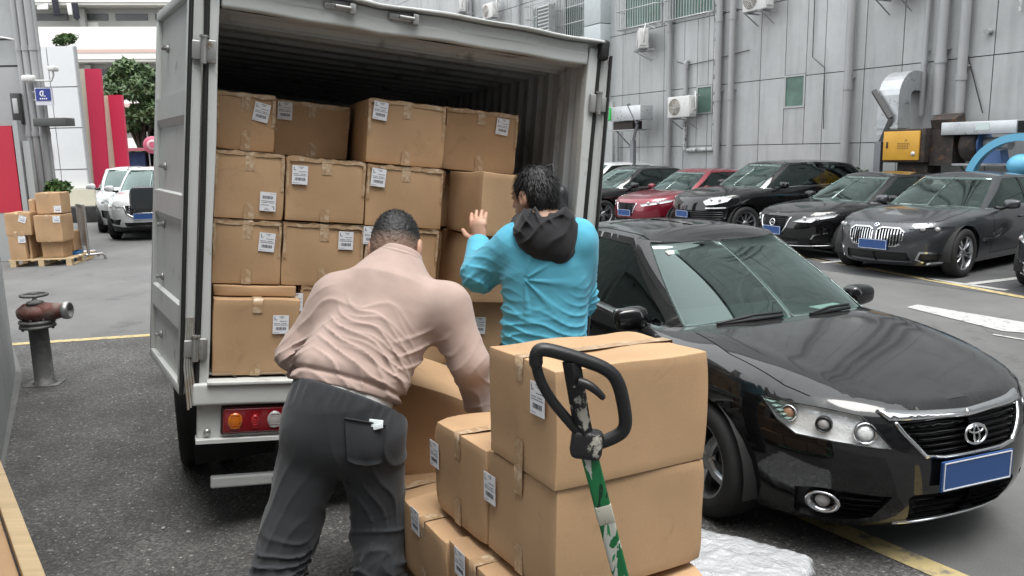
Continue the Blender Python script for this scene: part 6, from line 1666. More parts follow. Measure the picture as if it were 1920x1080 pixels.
suv2 = build_car('parked_car', sT, m_whitep, (-11.206, 23.537, 0), -1.12, 'rear white SUV, its flank showing left of the front white SUV', 'car', 'white SUVs by the white wall',
    front_maker(hS, [(.03, .80), (.36, .80), (.33, .60), (.05, .58)], ('v', np.linspace(.08, .32, 6), (.60, .78), .014, m_chrome), None, [(.55, .58), (.80, .60), (.78, .42), (.60, .36)], [(-.02, .46), (.46, .46), (.42, .34), (-.02, .33)]), du=.08, wheels='five', rim=.24, scale=1.07)
lamp_cover(suv2, sT, hS)
wh4 = copy_tree(wh3); wh4.location = (-14.9, 33.5, 0); wh4.rotation_euler = (0, 0, -1.2); tag(wh4, 'white car far behind the white SUVs, only its roof showing', 'car', 'white SUVs by the white wall')
# ================================================================ PEOPLE (implicit surfaces, one continuous body each)
def vnoise(P, s, seed=0):
    """cheap smooth value noise on points, about -1..1"""
    q = P * s + seed * 17.3; i = np.floor(q).astype(np.int64); f = q - i; f = f * f * (3 - 2 * f)
    def h(a, b, c):
        n = (a * 374761393 + b * 668265263 + c * 2147483647 + seed * 9176) & 0xffffffff; n = ((n ^ (n >> 13)) * 1274126177) & 0xffffffff; return ((n ^ (n >> 16)) & 0xffff) / 32767.5 - 1
    r = 0
    for dx in (0, 1):
        for dy in (0, 1):
            for dz in (0, 1):
                w = (f[:, 0] if dx else 1 - f[:, 0]) * (f[:, 1] if dy else 1 - f[:, 1]) * (f[:, 2] if dz else 1 - f[:, 2]); r = r + w * h(i[:, 0] + dx, i[:, 1] + dy, i[:, 2] + dz)
    return r
def cap(P, a, b, ra, rb, flat=None, k=1.0):
    """tapered capsule; flat = axis along which the section is squeezed by k"""
    a = np.array(a, float); b = np.array(b, float); d = P - a; ab = b - a
    if flat is not None:
        n = np.array(flat, float); n /= np.linalg.norm(n); d = d + (d @ n)[:, None] * n * (k - 1); ab = ab + (ab @ n) * n * (k - 1)
    t = np.clip((d @ ab) / (ab @ ab), 0, 1); return np.linalg.norm(d - t[:, None] * ab, axis=1) - (ra + (rb - ra) * t)
def ellip(P, c, r, M=None):
    d = P - np.array(c, float)
    if M is not None: d = d @ np.array(M)
    r = np.array(r, float); k0 = np.linalg.norm(d / r, axis=1); k1 = np.linalg.norm(d / (r * r), axis=1); return k0 * (k0 - 1) / np.maximum(k1, 1e-9)
def sm(a, b, k):
    h = np.clip(.5 + .5 * (b - a) / k, 0, 1); return b + (a - b) * h - k * h * (1 - h)
def smax(a, b, k): return -sm(-a, -b, k)
def sdf_mesh(fn, lo, hi, vox):
    B = 4; lo = np.array(lo, float); n = (np.ceil((np.array(hi) - lo) / (vox * B)).astype(int) + 1); bs = vox * B
    g = np.stack(np.meshgrid(*[np.arange(k) for k in n], indexing='ij'), -1).reshape(-1, 3); cen = lo + (g + .5) * bs - vox * .5
    d = fn(cen); near = np.abs(d) < bs * 1.15 + .012
    A = np.repeat(np.repeat(np.repeat(d.reshape(n), B, 0), B, 1), B, 2).astype(np.float32)
    off = np.stack(np.meshgrid(*[np.arange(B)] * 3, indexing='ij'), -1).reshape(-1, 3)
    gi = (g[near][:, None, :] * B + off[None]).reshape(-1, 3); v = np.concatenate([fn(lo + q * vox) for q in np.array_split(gi, max(1, len(gi) // 200000))]); A[gi[:, 0], gi[:, 1], gi[:, 2]] = v
    # surface nets
    S = A < 0; nx, ny, nz = A.shape; cnt = np.zeros((nx - 1, ny - 1, nz - 1), np.int8)
    for dx in (0, 1):
        for dy in (0, 1):
            for dz in (0, 1): cnt += S[dx:nx - 1 + dx, dy:ny - 1 + dy, dz:nz - 1 + dz]
    act = (cnt > 0) & (cnt < 8); ci = np.argwhere(act); idx = np.full(act.shape, -1, np.int64); idx[act] = np.arange(len(ci))
    acc = np.zeros((len(ci), 3)); w = np.zeros(len(ci)); C = [(0, 0, 0), (1, 0, 0), (0, 1, 0), (1, 1, 0), (0, 0, 1), (1, 0, 1), (0, 1, 1), (1, 1, 1)]
    for a in range(8):
        for b in range(a + 1, 8):
            if sum(abs(C[a][k] - C[b][k]) for k in range(3)) != 1: continue
            va = A[ci[:, 0] + C[a][0], ci[:, 1] + C[a][1], ci[:, 2] + C[a][2]]; vb = A[ci[:, 0] + C[b][0], ci[:, 1] + C[b][1], ci[:, 2] + C[b][2]]
            m = (va < 0) != (vb < 0); t = np.where(m, va / np.where(m, va - vb, 1), 0)[:, None]; acc += m[:, None] * (np.array(C[a]) + t * (np.array(C[b]) - np.array(C[a]))); w += m
    V = lo + (ci + acc / w[:, None]) * vox; F = []
    for ax in range(3):
        sl0 = [slice(1, -1)] * 3; sl0[ax] = slice(0, A.shape[ax] - 1); sl1 = list(sl0); sl1[ax] = slice(1, A.shape[ax])
        s0 = S[tuple(sl0)]; s1 = S[tuple(sl1)]; o = np.array([1, 1, 1]); o[ax] = 0
        e = np.argwhere(s0 != s1); dirn = s0[tuple(e.T)]; e = e + o; u, v = (ax + 1) % 3, (ax + 2) % 3
        def cell(du, dv):
            q = e.copy(); q[:, u] -= du; q[:, v] -= dv; return idx[q[:, 0], q[:, 1], q[:, 2]]
        Q = np.stack([cell(1, 1), cell(0, 1), cell(0, 0), cell(1, 0)], 1); Q[~dirn] = Q[~dirn][:, ::-1]; F.append(Q)
    F = np.concatenate(F); F = F[(F >= 0).all(1)]
    for _ in range(2):
        e = vox * .4; d0 = fn(V); G = np.stack([fn(V + np.eye(3)[k] * e) - fn(V - np.eye(3)[k] * e) for k in range(3)], 1) / (2 * e); g2 = (G * G).sum(1); V = V - np.clip(d0 / np.maximum(g2, .3), -vox, vox)[:, None] * G
    return V, F
def np_mesh(name, V, F, mats, parent=None, origin=(0, 0, 0)):
    me = bpy.data.meshes.new(name); V = V - np.array(origin)
    me.vertices.add(len(V)); me.vertices.foreach_set('co', V.astype(np.float32).ravel()); k = F.shape[1]
    me.loops.add(F.size); me.loops.foreach_set('vertex_index', F.astype(np.int32).ravel()); me.polygons.add(len(F))
    me.polygons.foreach_set('loop_start', (np.arange(len(F)) * k).astype(np.int32)); me.polygons.foreach_set('use_smooth', np.ones(len(F), bool))
    for m in (mats if isinstance(mats, (list, tuple)) else [mats]): me.materials.append(m)
    me.update(calc_edges=True); me.validate()
    o = bpy.data.objects.new(name, me); link(o)
    if parent: o.parent = parent
    return o
def basis(f, up=(0, 0, 1)):
    """columns: right, forward, up"""
    f = np.array(f, float); f /= np.linalg.norm(f); r = np.cross(f, up); r /= np.linalg.norm(r); u = np.cross(r, f); return np.stack([r, f, u], 1)
def hand(P, wrist, knuckles, palm_n, side, s=1.0, curl=.35, spread=.25):
    """palm with four unequal bent fingers and a thumb; knuckles = direction of the fingers, palm_n points out of the palm"""
    w = np.array(wrist, float); f = np.array(knuckles, float); f /= np.linalg.norm(f); n = np.array(palm_n, float); n -= f * (n @ f); n /= np.linalg.norm(n); x = np.cross(f, n) * side
    d = cap(P, w, w + f * .085 * s, .027 * s, .036 * s, n, 1.7)
    for i, (off, L) in enumerate(((.030, .068), (.010, .078), (-.011, .072), (-.030, .056))):
        a = w + f * .085 * s + x * off * s; q = f + x * off * spread * 14 * s; q /= np.linalg.norm(q)
        c1 = a + (q * math.cos(curl) + n * math.sin(curl)) * L * .55 * s; c2 = c1 + (q * math.cos(curl * 2.1) + n * math.sin(curl * 2.1)) * L * .5 * s
        d = sm(d, cap(P, a, c1, .0105 * s, .0095 * s), .008); d = sm(d, cap(P, c1, c2, .0095 * s, .008 * s), .004)
    b = w + f * .028 * s + x * .026 * s; t1 = b + (f * .55 + x * .8 + n * .15) * .045 * s; t2 = t1 + (f * .8 + x * .45 + n * .2) * .036 * s
    d = sm(d, cap(P, b, t1, .015 * s, .0125 * s), .014); return sm(d, cap(P, t1, t2, .0125 * s, .0095 * s), .006)
def head_sdf(P, c, B, s, neck):
    """B columns right, forward, up of the face"""
    q = (P - c) @ B / s
    d = ellip(q, (0, -.012, .025), (.076, .096, .098)); d = sm(d, ellip(q, (0, .022, -.035), (.062, .078, .085)), .03)
    d = sm(d, cap(q, (0, .055, -.085), (0, .066, -.095), .030, .026), .035)                      # jaw and chin
    d = sm(d, cap(q, (0, .098, .012), (0, .112, -.022), .010, .016), .014)                        # nose
    d = sm(d, ellip(q, (0, .085, .030), (.052, .016, .010)), .02)                                 # brow
    for sg in (-1, 1):
        d = smax(d, -ellip(q, (sg * .032, .104, .012), (.018, .014, .010)), .008); d = sm(d, ellip(q, (sg * .032, .086, .010), (.012, .012, .011)), .003)
        e = ellip(q, (sg * .086, -.012, -.005), (.013, .022, .036)); e = smax(e, -ellip(q, (sg * .097, -.006, -.002), (.008, .012, .022)), .004); d = sm(d, e, .006)
    d = sm(d, cap(q, (-.020, .096, -.052), (.020, .096, -.052), .007, .007), .008); d = smax(d, -cap(q, (-.022, .106, -.052), (.022, .106, -.052), .002, .002), .003)   # lips
    d = d * s; return sm(d, cap(P, c + B @ np.array([0, -.025, -.06]) * s, neck, .062 * s, .068 * s), .03)
m_skin = mat('skin', (.50, .295, .205), .48, spec=.4, var=.12, var_scale=14, bump=.12, bump_scale=220, bump_dist=.002, col2=(.45, .22, .16), c2_scale=9, c2_amt=(.5, .75))
def ribs(P, dirs, seed, A, warp=.05, sc=1.0, sharp=2.2):
    """fold relief: warped ridges across the given directions"""
    o = 0
    wv = np.stack([vnoise(P, 6 * sc, seed + k) for k in range(3)], 1) * warp
    for i, (k, amp) in enumerate(dirs):
        ph = (P + wv) @ np.array(k, float); m = np.clip(vnoise(P, 3.8 * sc, seed + 11 + i) * 2.0 + .25, 0, 1); o = o + amp * m * (1 - np.abs(np.sin(ph))) ** sharp
    return o * A

# ---------------------------------------------------------------- stooping man in a pinkish sweatshirt
def man_pink():
    S = 1.08
    pel = at_y(652, 795, 3.00); nk = at_y(747, 492, 3.32); ch = at_y(722, 590, 3.20); wa = at_y(655, 712, 3.03)
    hd = at_y(743, 466, 3.43)
    shl = at_y(630, 560, 3.24); ell_ = at_y(568, 664, 3.22); wrl = at_y(628, 742, 3.52)
    shr = at_y(838, 578, 3.20); elr = at_y(880, 680, 3.16); wrr = at_y(898, 762, 3.27)
    hl, hr = at_y(602, 812, 3.00), at_y(692, 815, 3.02)
    knl, knr = at_y(546, 985, 2.96), at_y(712, 985, 3.06)
    anl = at_y(478, 1225, 2.78); anr = at_y(716, 1222, 2.92); anl[2] = .10; anr[2] = .10
    ax = nk - pel; ax /= np.linalg.norm(ax); side = np.array([.97, .10, -.10]); side -= ax * (side @ ax); side /= np.linalg.norm(side); fr = np.cross(ax, side) * -1
    if fr[1] < 0: fr = -fr
    Bh = basis((.10, .93, -.34), (0.05, .3, .95))
    root = empty('person', ((anl[0] + anr[0]) / 2, (anl[1] + anr[1]) / 2, 0)); O = np.array(root.location)
    tag(root, 'man bending over in a pinkish beige sweatshirt and dark grey trousers, lifting a carton', 'person')
    hn = wrr + np.array([.0, .05, -.07]); hnl = wrl + np.array([.06, .05, -.05])
    def body(P):
        d = head_sdf(P, hd, Bh, 1.25, nk - ax * .05)
        d = sm(d, cap(P, nk - ax * .10, wa, .12, .13, fr, 1.5), .05); d = sm(d, cap(P, wa, pel, .13, .13, fr, 1.3), .05)
        for a, b, c in ((shl, ell_, wrl), (shr, elr, wrr)): d = sm(d, cap(P, a, b, .05, .042), .05); d = sm(d, cap(P, b, c, .042, .03), .02)
        for a, b, c in ((hl, knl, anl), (hr, knr, anr)): d = sm(d, cap(P, a, b, .08, .058), .04); d = sm(d, cap(P, b, c, .056, .042), .03)
        d = sm(d, hand(P, wrr + np.array([0, .01, -.01]), (-.15, .35, -.9), (-.9, .2, .1), -1, 1.05, .7), .015); d = sm(d, hand(P, wrl + np.array([.01, .01, 0]), (.75, .4, -.5), (.2, .1, .9), 1, 1.05, .5), .015)
        return d
    pts = np.array([hd, nk, pel, anl, anr, elr, ell_, wrr, wrl]); lo, hi = pts.min(0) - .22, pts.max(0) + .22; lo[2] = .02
    V, F = sdf_mesh(body, lo, hi, .0062); np_mesh('body', V, F, m_skin, root, O)
    # sweatshirt
    def shirt(P):
        d = cap(P, nk - ax * .10, ch - ax * .02, .135, .185, fr, 1.45); d = sm(d, cap(P, ch - ax * .02, wa + ax * .02, .200, .224, fr, 1.45), .09)
        d = sm(d, cap(P, shl + side * .02, shr - side * .02, .095, .095), .09); d = sm(d, cap(P, nk + ax * .03, nk - ax * .10, .082, .155), .08)
        d = sm(d, cap(P, shl, ell_, .096, .094), .075); d = sm(d, cap(P, ell_, wrl, .092, .060), .05)
        d = sm(d, cap(P, shr, elr, .096, .082), .075); d = sm(d, cap(P, elr, wrr + (elr - wrr) * .02, .078, .056), .03)
        # blouse over the hem
        h = (P - wa) @ ax; lat = (P - wa) @ side
        d = d - .010 * np.exp(-((h - .03) / .03) ** 2) + .016 * np.exp(-((h + .012) / .009) ** 2)
        m = np.clip((.38 - h) / .24, .04, 1)
        k1 = side * 30 + ax * 46; k2 = -side * 34 + ax * 40; k3 = ax * 62 + side * 8
        d = d - ribs(P, [(k1, 1), (k2, .9), (k3, .9)], 3, .0170, .080, .95, 2.3) * m * np.where(np.abs(lat) > .27, .5, 1)
        d = d - .0018 * vnoise(P, 9, 5) - .0012 * vnoise(P, 26, 6)
        hem = -(h + .055) + .03 * lat; d = smax(d, hem, .008)                                          # cut at the hem
        nt = (P - (nk + ax * .022)) @ ax; d = smax(d, nt - .035 + 0 * nt, .01)                                  # neckline
        for e, w_ in ((elr, wrr), (ell_, wrl)):
            u = (w_ - e) / np.linalg.norm(w_ - e); t = (P - w_) @ u; nearw = np.linalg.norm(P - w_, axis=1) < .16; d = np.where(nearw, smax(d, t + .005, .006), d)
        return d
    V, F = sdf_mesh(shirt, lo, hi, .0068)
    np_mesh('sweatshirt', V, F, cloth_mat('sweatshirt_cloth', (.415, .312, .272), 420), root, O)
    # collar ring
    b = MB(); cc = nk + ax * .030; A = np.linspace(0, 2 * math.pi, 28, endpoint=False)
    b.tube([cc + side * .086 * math.cos(a) + fr * (.088 * math.sin(a) + .004) + ax * .014 * math.sin(a) for a in A], .015, seg=8, closed=True); o = b.build('collar', MATS['sweatshirt_cloth'], root); o.location = -O
    # white undershirt hem
    def under(P):
        d = cap(P, wa + ax * .04, wa - ax * .078, .199, .196, fr, 1.38); h = (P - wa) @ ax; lat = (P - wa) @ side; return smax(smax(d, -(h + .088) - .05 * lat - .004 * vnoise(P, 20, 2), .006), h - .03, .01)
    V, F = sdf_mesh(under, wa - .32, wa + .32, .008); np_mesh('undershirt', V, F, mat('white_cloth', (.62, .62, .60), .8, bump=.2, bump_scale=300), root, O)
    # trousers
    def pants(P):
        d = cap(P, wa - ax * .05, pel, .206, .172, fr, 1.32); d = sm(d, cap(P, hl + np.array([0, -.02, .03]), hr + np.array([0, -.02, .01]), .148, .130), .11)
        for a, k, n in ((hl, knl, anl), (hr, knr, anr)):
            d = sm(d, cap(P, a + np.array([0, 0, .02]), k, .142, .104), .045); d = sm(d, cap(P, k, n + np.array([0, 0, -.02]), .106, .092), .05)
        z = P[:, 2]
        d = d - ribs(P, [((46, 14, 6), 1.0), ((-34, 12, 26), .7)], 21, .009, .07, .8, 2.2) * np.clip((1.02 - z) / .2, .2, 1)
        fold = np.clip((.62 - z) / .15, 0, 1); d = d - ribs(P, [((8, 6, 50), 1), ((-16, 8, 44), .9)], 31, .018, .09, 1, 2.4) * fold
        d = d - .003 * vnoise(P, 8, 9)
        # gathers under the waistband
        lat = (P - wa) @ side; h = (P - wa) @ ax; d = d - .004 * np.sin(lat * 150 + 2 * np.sin(lat * 37)) * np.exp(-((h + .10) / .04) ** 2)
        top = h + .060 + .06 * lat; d = smax(d, top, .01); d = smax(d, .035 - z, .01); return d
    V, F = sdf_mesh(pants, lo, hi, .0075)
    m_pants = cloth_mat('trouser_cloth', (.040, .043, .048), 700); po = np_mesh('trousers', V, F, m_pants, root, O)
    # back pocket with a folded tissue
    n_out = np.array([0, -1, .12]); n_out /= np.linalg.norm(n_out)
    def onpants(px, py):
        v = ray(px, py); t = 2.3
        for _ in range(60):
            d = float(pants((EYE + v * t)[None])[0])
            if d < .0008: break
            t += d * .7
        return EYE + v * t
    q = [(646, 784), (723, 797), (719, 862), (706, 869), (662, 868), (650, 856)]
    g = []
    for s_ in np.linspace(0, 1, 9):
        for t_ in np.linspace(0, 1, 9):
            l = np.array([646 + 5 * t_, 784 + 80 * t_]); r = np.array([723 - 6 * t_, 797 + 70 * t_]); p = l + (r - l) * s_; p[1] += 7 * math.sin(s_ * math.pi) * t_; g.append(onpants(*p) - ray(*p) * .006)
    g = np.array(g).reshape(9, 9, 3); V = np.concatenate([g.reshape(-1, 3), (g + np.array([0, .012, 0])).reshape(-1, 3)]); b = MB(); F = [(i * 9 + j, i * 9 + j + 1, (i + 1) * 9 + j + 1, (i + 1) * 9 + j) for i in range(8) for j in range(8)]
    ring = [(i, 0) for i in range(9)] + [(8, j) for j in range(1, 9)] + [(i, 8) for i in range(7, -1, -1)] + [(0, j) for j in range(7, 0, -1)]
    for (a, c) in zip(ring, ring[1:] + ring[:1]): F.append((a[0] * 9 + a[1], 81 + a[0] * 9 + a[1], 81 + c[0] * 9 + c[1], c[0] * 9 + c[1]))
    b.add(V, F, 0, True); pk = b.build('back_pocket', m_pants, root); pk.location = -O
    b = MB(); edge = [g[i, 0] for i in range(9)] ; rim = [g[0, j] for j in range(9)] + [g[i, 8] for i in range(1, 9)] + [g[8, j] for j in range(7, -1, -1)]
    b.tube(np.array(rim) + np.array([0, -.001, 0]), .0022, seg=5); b.tube(np.array(edge) + np.array([0, -.001, 0]), .004, seg=6); b.build('pocket_seam', mat('seam_dark', (.02, .021, .023), .8), pk)
    c = onpants(706, 794); b = MB(); b.rbox(c + np.array([0, -.012, .004]), (.055, .008, .030), .003, n=2, rot=np.array(Euler((R_(-15), R_(8), 0)).to_matrix())); b.rbox(c + np.array([.008, -.018, -.006]), (.038, .006, .02), .002, rot=np.array(Euler((R_(-15), R_(-14), 0)).to_matrix()))
    t = b.build('tissue', mat('tissue_paper', (.68, .74, .76), .7)); tag(t, 'folded pale paper sticking out of the trouser back pocket', 'paper')
    # shoes
    for a in (anl, anr):
        b = MB(); f = np.array([.05, 1, 0]); b.rbox((a[0] + .02, a[1] + .07, .055), (.105, .29, .10), .045, n=4, fn=lambda V: np.stack([V[:, 0], V[:, 1], V[:, 2] * (1 - .4 * np.clip(V[:, 1] / .14, 0, 1))], 1)); b.box((a[0] + .02, a[1] + .07, .012), (.10, .285, .022)); o = b.build('shoe', mat('shoe_black', (.02, .02, .022), .5), root); o.location = -O
    # cropped hair: a thin cap over the skull, faded at the sides
    def hair(P):
        q = (P - hd) @ Bh / 1.25; d = ellip(q, (0, -.014, .030), (.0815, .100, .103)); d = sm(d, ellip(q, (0, -.045, -.01), (.072, .068, .075)), .03) * 1.25
        d = d - .0022 * vnoise(P, 130, 3) - .001 * vnoise(P, 300, 4)
        cutf = q[:, 1] - .055 - .5 * (q[:, 2] - .05); cutb = -q[:, 2] - .052 + .15 * q[:, 1]; es = .030 - np.sqrt((np.abs(q[:, 0]) - .082) ** 2 * .4 + (q[:, 1] + .008) ** 2 + (q[:, 2] + .008) ** 2); return smax(smax(smax(d, cutf * .8, .006), cutb * 1.0, .01), es, .008)
    V, F = sdf_mesh(hair, hd - .17, hd + .17, .0042)
    np_mesh('hair', V, F, hair_mat('cropped_hair', np.array(hd) + Bh[:, 2] * -.03 * 1.1, Bh[:, 2]), root, O)
    ho = [o for o in root.children if o.name.startswith('hair')][0]; rng = np.random.default_rng(3); VV = []; FF = []; n0 = 0; ctop = hd + Bh @ np.array([0, -.02, .03])
    for i in rng.choice(len(V), 5200):
        p = V[i]; q = Bh.T @ (p - hd) / 1.25
        if q[2] < .0 + rng.uniform(0, .05): continue
        n = p - ctop; n /= np.linalg.norm(n); w = np.cross(n, rng.normal(size=3)); w *= .0011 / np.linalg.norm(w); t = rng.normal(size=3) * .35 + np.array([0, .3, .1]); L_ = .0025 + .0045 * np.clip((q[2] - .02) / .09, 0, 1)
        VV += [p - w - n * .002, p + w - n * .002, p + (n + t) * L_]; FF.append((n0, n0 + 1, n0 + 2)); n0 += 3
    b = MB(); b.add(VV, FF, 0, True); o = b.build('hair_tips', mat('hair_tip', (.010, .0095, .010), .5), ho); o['kind'] = 'stuff'; o.location = -O
    return root, dict(wrr=wrr, wrl=wrl)
def cloth_mat(name, col, weave):
    m = bpy.data.materials.new(name); m.use_nodes = True; N = m.node_tree.nodes; L = m.node_tree.links; b = N['Principled BSDF']; MATS[name] = m
    b.inputs['Roughness'].default_value = .85; b.inputs['Specular IOR Level'].default_value = .2; b.inputs['Sheen Weight'].default_value = .15; b.inputs['Sheen Roughness'].default_value = .5
    tc = N.new('ShaderNodeTexCoord'); n = N.new('ShaderNodeTexNoise'); n.inputs['Scale'].default_value = weave; n.inputs['Detail'].default_value = 2; L.new(tc.outputs['Object'], n.inputs['Vector'])
    n2 = N.new('ShaderNodeTexNoise'); n2.inputs['Scale'].default_value = 7; n2.inputs['Detail'].default_value = 6; L.new(tc.outputs['Object'], n2.inputs['Vector'])
    mr = N.new('ShaderNodeMapRange'); mr.inputs[1].default_value = .3; mr.inputs[2].default_value = .7; mr.inputs[3].default_value = .90; mr.inputs[4].default_value = 1.10; L.new(n2.outputs[0], mr.inputs[0])
    v = N.new('ShaderNodeVectorMath'); v.operation = 'SCALE'; c = N.new('ShaderNodeRGB'); c.outputs[0].default_value = (*col, 1); L.new(c.outputs[0], v.inputs[0]); L.new(mr.outputs[0], v.inputs['Scale']); L.new(v.outputs[0], b.inputs['Base Color'])
    bp = N.new('ShaderNodeBump'); bp.inputs['Strength'].default_value = .35; bp.inputs['Distance'].default_value = .0012; L.new(n.outputs[0], bp.inputs['Height']); L.new(bp.outputs[0], b.inputs['Normal']); return m
def hair_mat(name, c, up):
    """cropped hair: dense dark on top, thinning to stubble that lets the scalp colour through lower down"""
    m = bpy.data.materials.new(name); m.use_nodes = True; N = m.node_tree.nodes; L = m.node_tree.links; b = N['Principled BSDF']; MATS[name] = m; b.inputs['Roughness'].default_value = .55
    ge = N.new('ShaderNodeNewGeometry'); d = N.new('ShaderNodeVectorMath'); d.operation = 'SUBTRACT'; L.new(ge.outputs['Position'], d.inputs[0]); d.inputs[1].default_value = tuple(c)
    dt = N.new('ShaderNodeVectorMath'); dt.operation = 'DOT_PRODUCT'; L.new(d.outputs[0], dt.inputs[0]); dt.inputs[1].default_value = tuple(up)
    n = N.new('ShaderNodeTexNoise'); n.inputs['Scale'].default_value = 260; n.inputs['Detail'].default_value = 3; L.new(ge.outputs['Position'], n.inputs['Vector'])
    ad = N.new('ShaderNodeMath'); ad.operation = 'MULTIPLY_ADD'; L.new(n.outputs[0], ad.inputs[0]); ad.inputs[1].default_value = .05; L.new(dt.outputs['Value'], ad.inputs[2])
    r = N.new('ShaderNodeMapRange'); r.inputs[1].default_value = .045; r.inputs[2].default_value = .115; L.new(ad.outputs[0], r.inputs[0])
    mx = N.new('ShaderNodeMix'); mx.data_type = 'RGBA'; L.new(r.outputs[0], mx.inputs[0]); mx.inputs[6].default_value = (.27, .175, .13, 1); mx.inputs[7].default_value = (.010, .010, .011, 1); L.new(mx.outputs[2], b.inputs['Base Color'])
    bp = N.new('ShaderNodeBump'); bp.inputs['Strength'].default_value = .6; bp.inputs['Distance'].default_value = .003; L.new(n.outputs[0], bp.inputs['Height']); L.new(bp.outputs[0], b.inputs['Normal']); return m
pink, PJ = man_pink()

# ---------------------------------------------------------------- man in a blue jacket pushing a carton
def man_blue():
    Y = 3.75; hd = at_y(1001, 369, Y + .06); nk = at_y(1020, 418, Y + .0)
    ch = at_y(1025, 500, Y); wa = at_y(1020, 610, Y - .02); pel = at_y(1018, 668, Y - .03)
    shl = at_y(962, 462, Y + .02); ell_ = at_y(900, 512, Y + .10); wrl = at_y(897, 456, Y + .34)
    shr = at_y(1080, 452, Y); elr = at_y(1085, 560, Y + .14); wrr = at_y(1040, 520, Y + .40)
    hl = pel + np.array([-.10, 0, -.03]); hr = pel + np.array([.10, 0, -.03])
    anl = np.array([pel[0] - .14, Y - .02, .10]); anr = np.array([pel[0] + .14, Y - .10, .10]); knl = (hl + anl) / 2 + np.array([0, .04, .02]); knr = (hr + anr) / 2 + np.array([0, .04, .02])
    ax = np.array([.03, -.02, 1.0]); ax /= np.linalg.norm(ax); side = np.array([.98, .12, -.02]); side -= ax * (side @ ax); side /= np.linalg.norm(side); fr = np.cross(ax, side)
    Bh = basis((-.72, .66, -.16))
    root = empty('person', ((anl[0] + anr[0]) / 2, (anl[1] + anr[1]) / 2, 0)); O = np.array(root.location)
    tag(root, 'man in a bright blue jacket with a black hood, pushing a carton into the truck', 'person')
    def body(P):
        d = head_sdf(P, hd, Bh, 1.10, nk - ax * .04); d = sm(d, cap(P, nk - ax * .06, wa, .12, .13, fr, 1.5), .05); d = sm(d, cap(P, wa, pel, .13, .14, fr, 1.3), .05)
        for a, b, c in ((shl, ell_, wrl), (shr, elr, wrr)): d = sm(d, cap(P, a, b, .05, .042), .05); d = sm(d, cap(P, b, c, .042, .030), .02)
        for a, b, c in ((hl, knl, anl), (hr, knr, anr)): d = sm(d, cap(P, a, b, .085, .06), .04); d = sm(d, cap(P, b, c, .058, .044), .03)
        d = sm(d, hand(P, wrl + np.array([0.01, .02, -.012]), (-.10, .30, .95), (.30, .92, -.1), 1, 1.22, .28, .16), .015); d = sm(d, hand(P, wrr, (-.2, .9, .3), (-.5, .3, .8), -1, 1.1, .3), .015)
        return d
    pts = np.array([hd, nk, pel, anl, anr, elr, ell_, wrr, wrl]); lo, hi = pts.min(0) - .22, pts.max(0) + .22; lo[2] = .02
    V, F = sdf_mesh(body, lo, hi, .0060); np_mesh('body', V, F, m_skin, root, O)
    def jacket(P):
        d = cap(P, nk - ax * .07, ch, .14, .195, fr, 1.4); d = sm(d, cap(P, ch, pel - ax * .12, .20, .205, fr, 1.3), .10)
        d = sm(d, cap(P, shl + side * .03, shr - side * .02, .095, .095), .08)
        d = sm(d, cap(P, shl, ell_, .100, .088), .05); d = sm(d, cap(P, ell_, wrl + (ell_ - wrl) * .04, .088, .060), .035); d = sm(d, cap(P, shr, elr, .105, .085), .05); d = sm(d, cap(P, elr, wrr, .083, .058), .03)
        h = (P - wa) @ ax; lat = (P - wa) @ side; m = np.clip((.34 - h) / .3, .10, 1)
        d = d - ribs(P, [(ax * 44 + side * 20, 1), (ax * 40 - side * 26, .9), (ax * 60 + side * 4, .8)], 43, .0115, .13, .75, 1.9) * m - ribs(P, [(ax * 80 + side * 30, 1), (ax * 90 - side * 40, 1)], 48, .0018, .06, 1.5, 2.0) * m
        # folds drawn from the armpit across the back
        ap = shl + side * .03 - ax * .13; v = P - ap; r = np.linalg.norm(v, axis=1) + 1e-6; ang = np.arctan2(v @ ax, v @ side); d = d - .011 * np.clip(np.cos(ang * 9 + 3 * r), 0, 1) ** 2 * np.exp(-((r - .16) / .13) ** 2) * (v @ side > 0)
        nl = np.linalg.norm(P - ell_, axis=1); d = d - .009 * ribs(P, [((24, 10, 42), 1), ((-30, 10, 34), 1)], 53, 1, .05, 1, 2) * np.exp(-(nl / .17) ** 2)
        d = d - .0035 * vnoise(P, 9, 15)
        d = smax(d, -(P[:, 2] - (pel[2] - .16)), .01); d = smax(d, (P - (nk + ax * .01)) @ ax - .02, .02)
        for e, w_ in ((elr, wrr), (ell_, wrl)):
            u = (w_ - e) / np.linalg.norm(w_ - e); t = (P - w_) @ u; nearw = np.linalg.norm(P - w_, axis=1) < .15; d = np.where(nearw, smax(d, t + .005, .006), d)
        return d
    V, F = sdf_mesh(jacket, lo, hi, .0066); np_mesh('jacket', V, F, cloth_mat('blue_cloth_bright', (.10, .41, .56), 420), root, O)
    # hood lying on the shoulders
    hc = at_y(1030, 440, Y - .10)
    def hood(P):
        # drooping bowl of cloth hung behind the neck
        Mh = np.stack([side, fr, ax], 1)
        d = ellip(P, nk - ax * .045 - fr * .085, (.150, .085, .085), Mh); d = sm(d, cap(P, nk - ax * .09 - fr * .115 - side * .03, nk - ax * .125 - fr * .12 + side * .045, .066, .064), .09)
        d = sm(d, cap(P, nk - side * .115 + fr * .05 + ax * .0, nk - side * .06 - fr * .06 + ax * .01, .034, .060), .05); d = sm(d, cap(P, nk + side * .120 + fr * .04 + ax * .02, nk + side * .07 - fr * .06 + ax * .01, .036, .060), .05)
        d = smax(d, -cap(P, nk + ax * .16, nk + ax * .02 - fr * .02, .115, .085), .03)
        d = d - ribs(P, [(side * 30 + ax * 38, 1), (-side * 34 + ax * 30, .8)], 63, .016, .08, 1, 2.0) - .004 * vnoise(P, 12, 4); return d
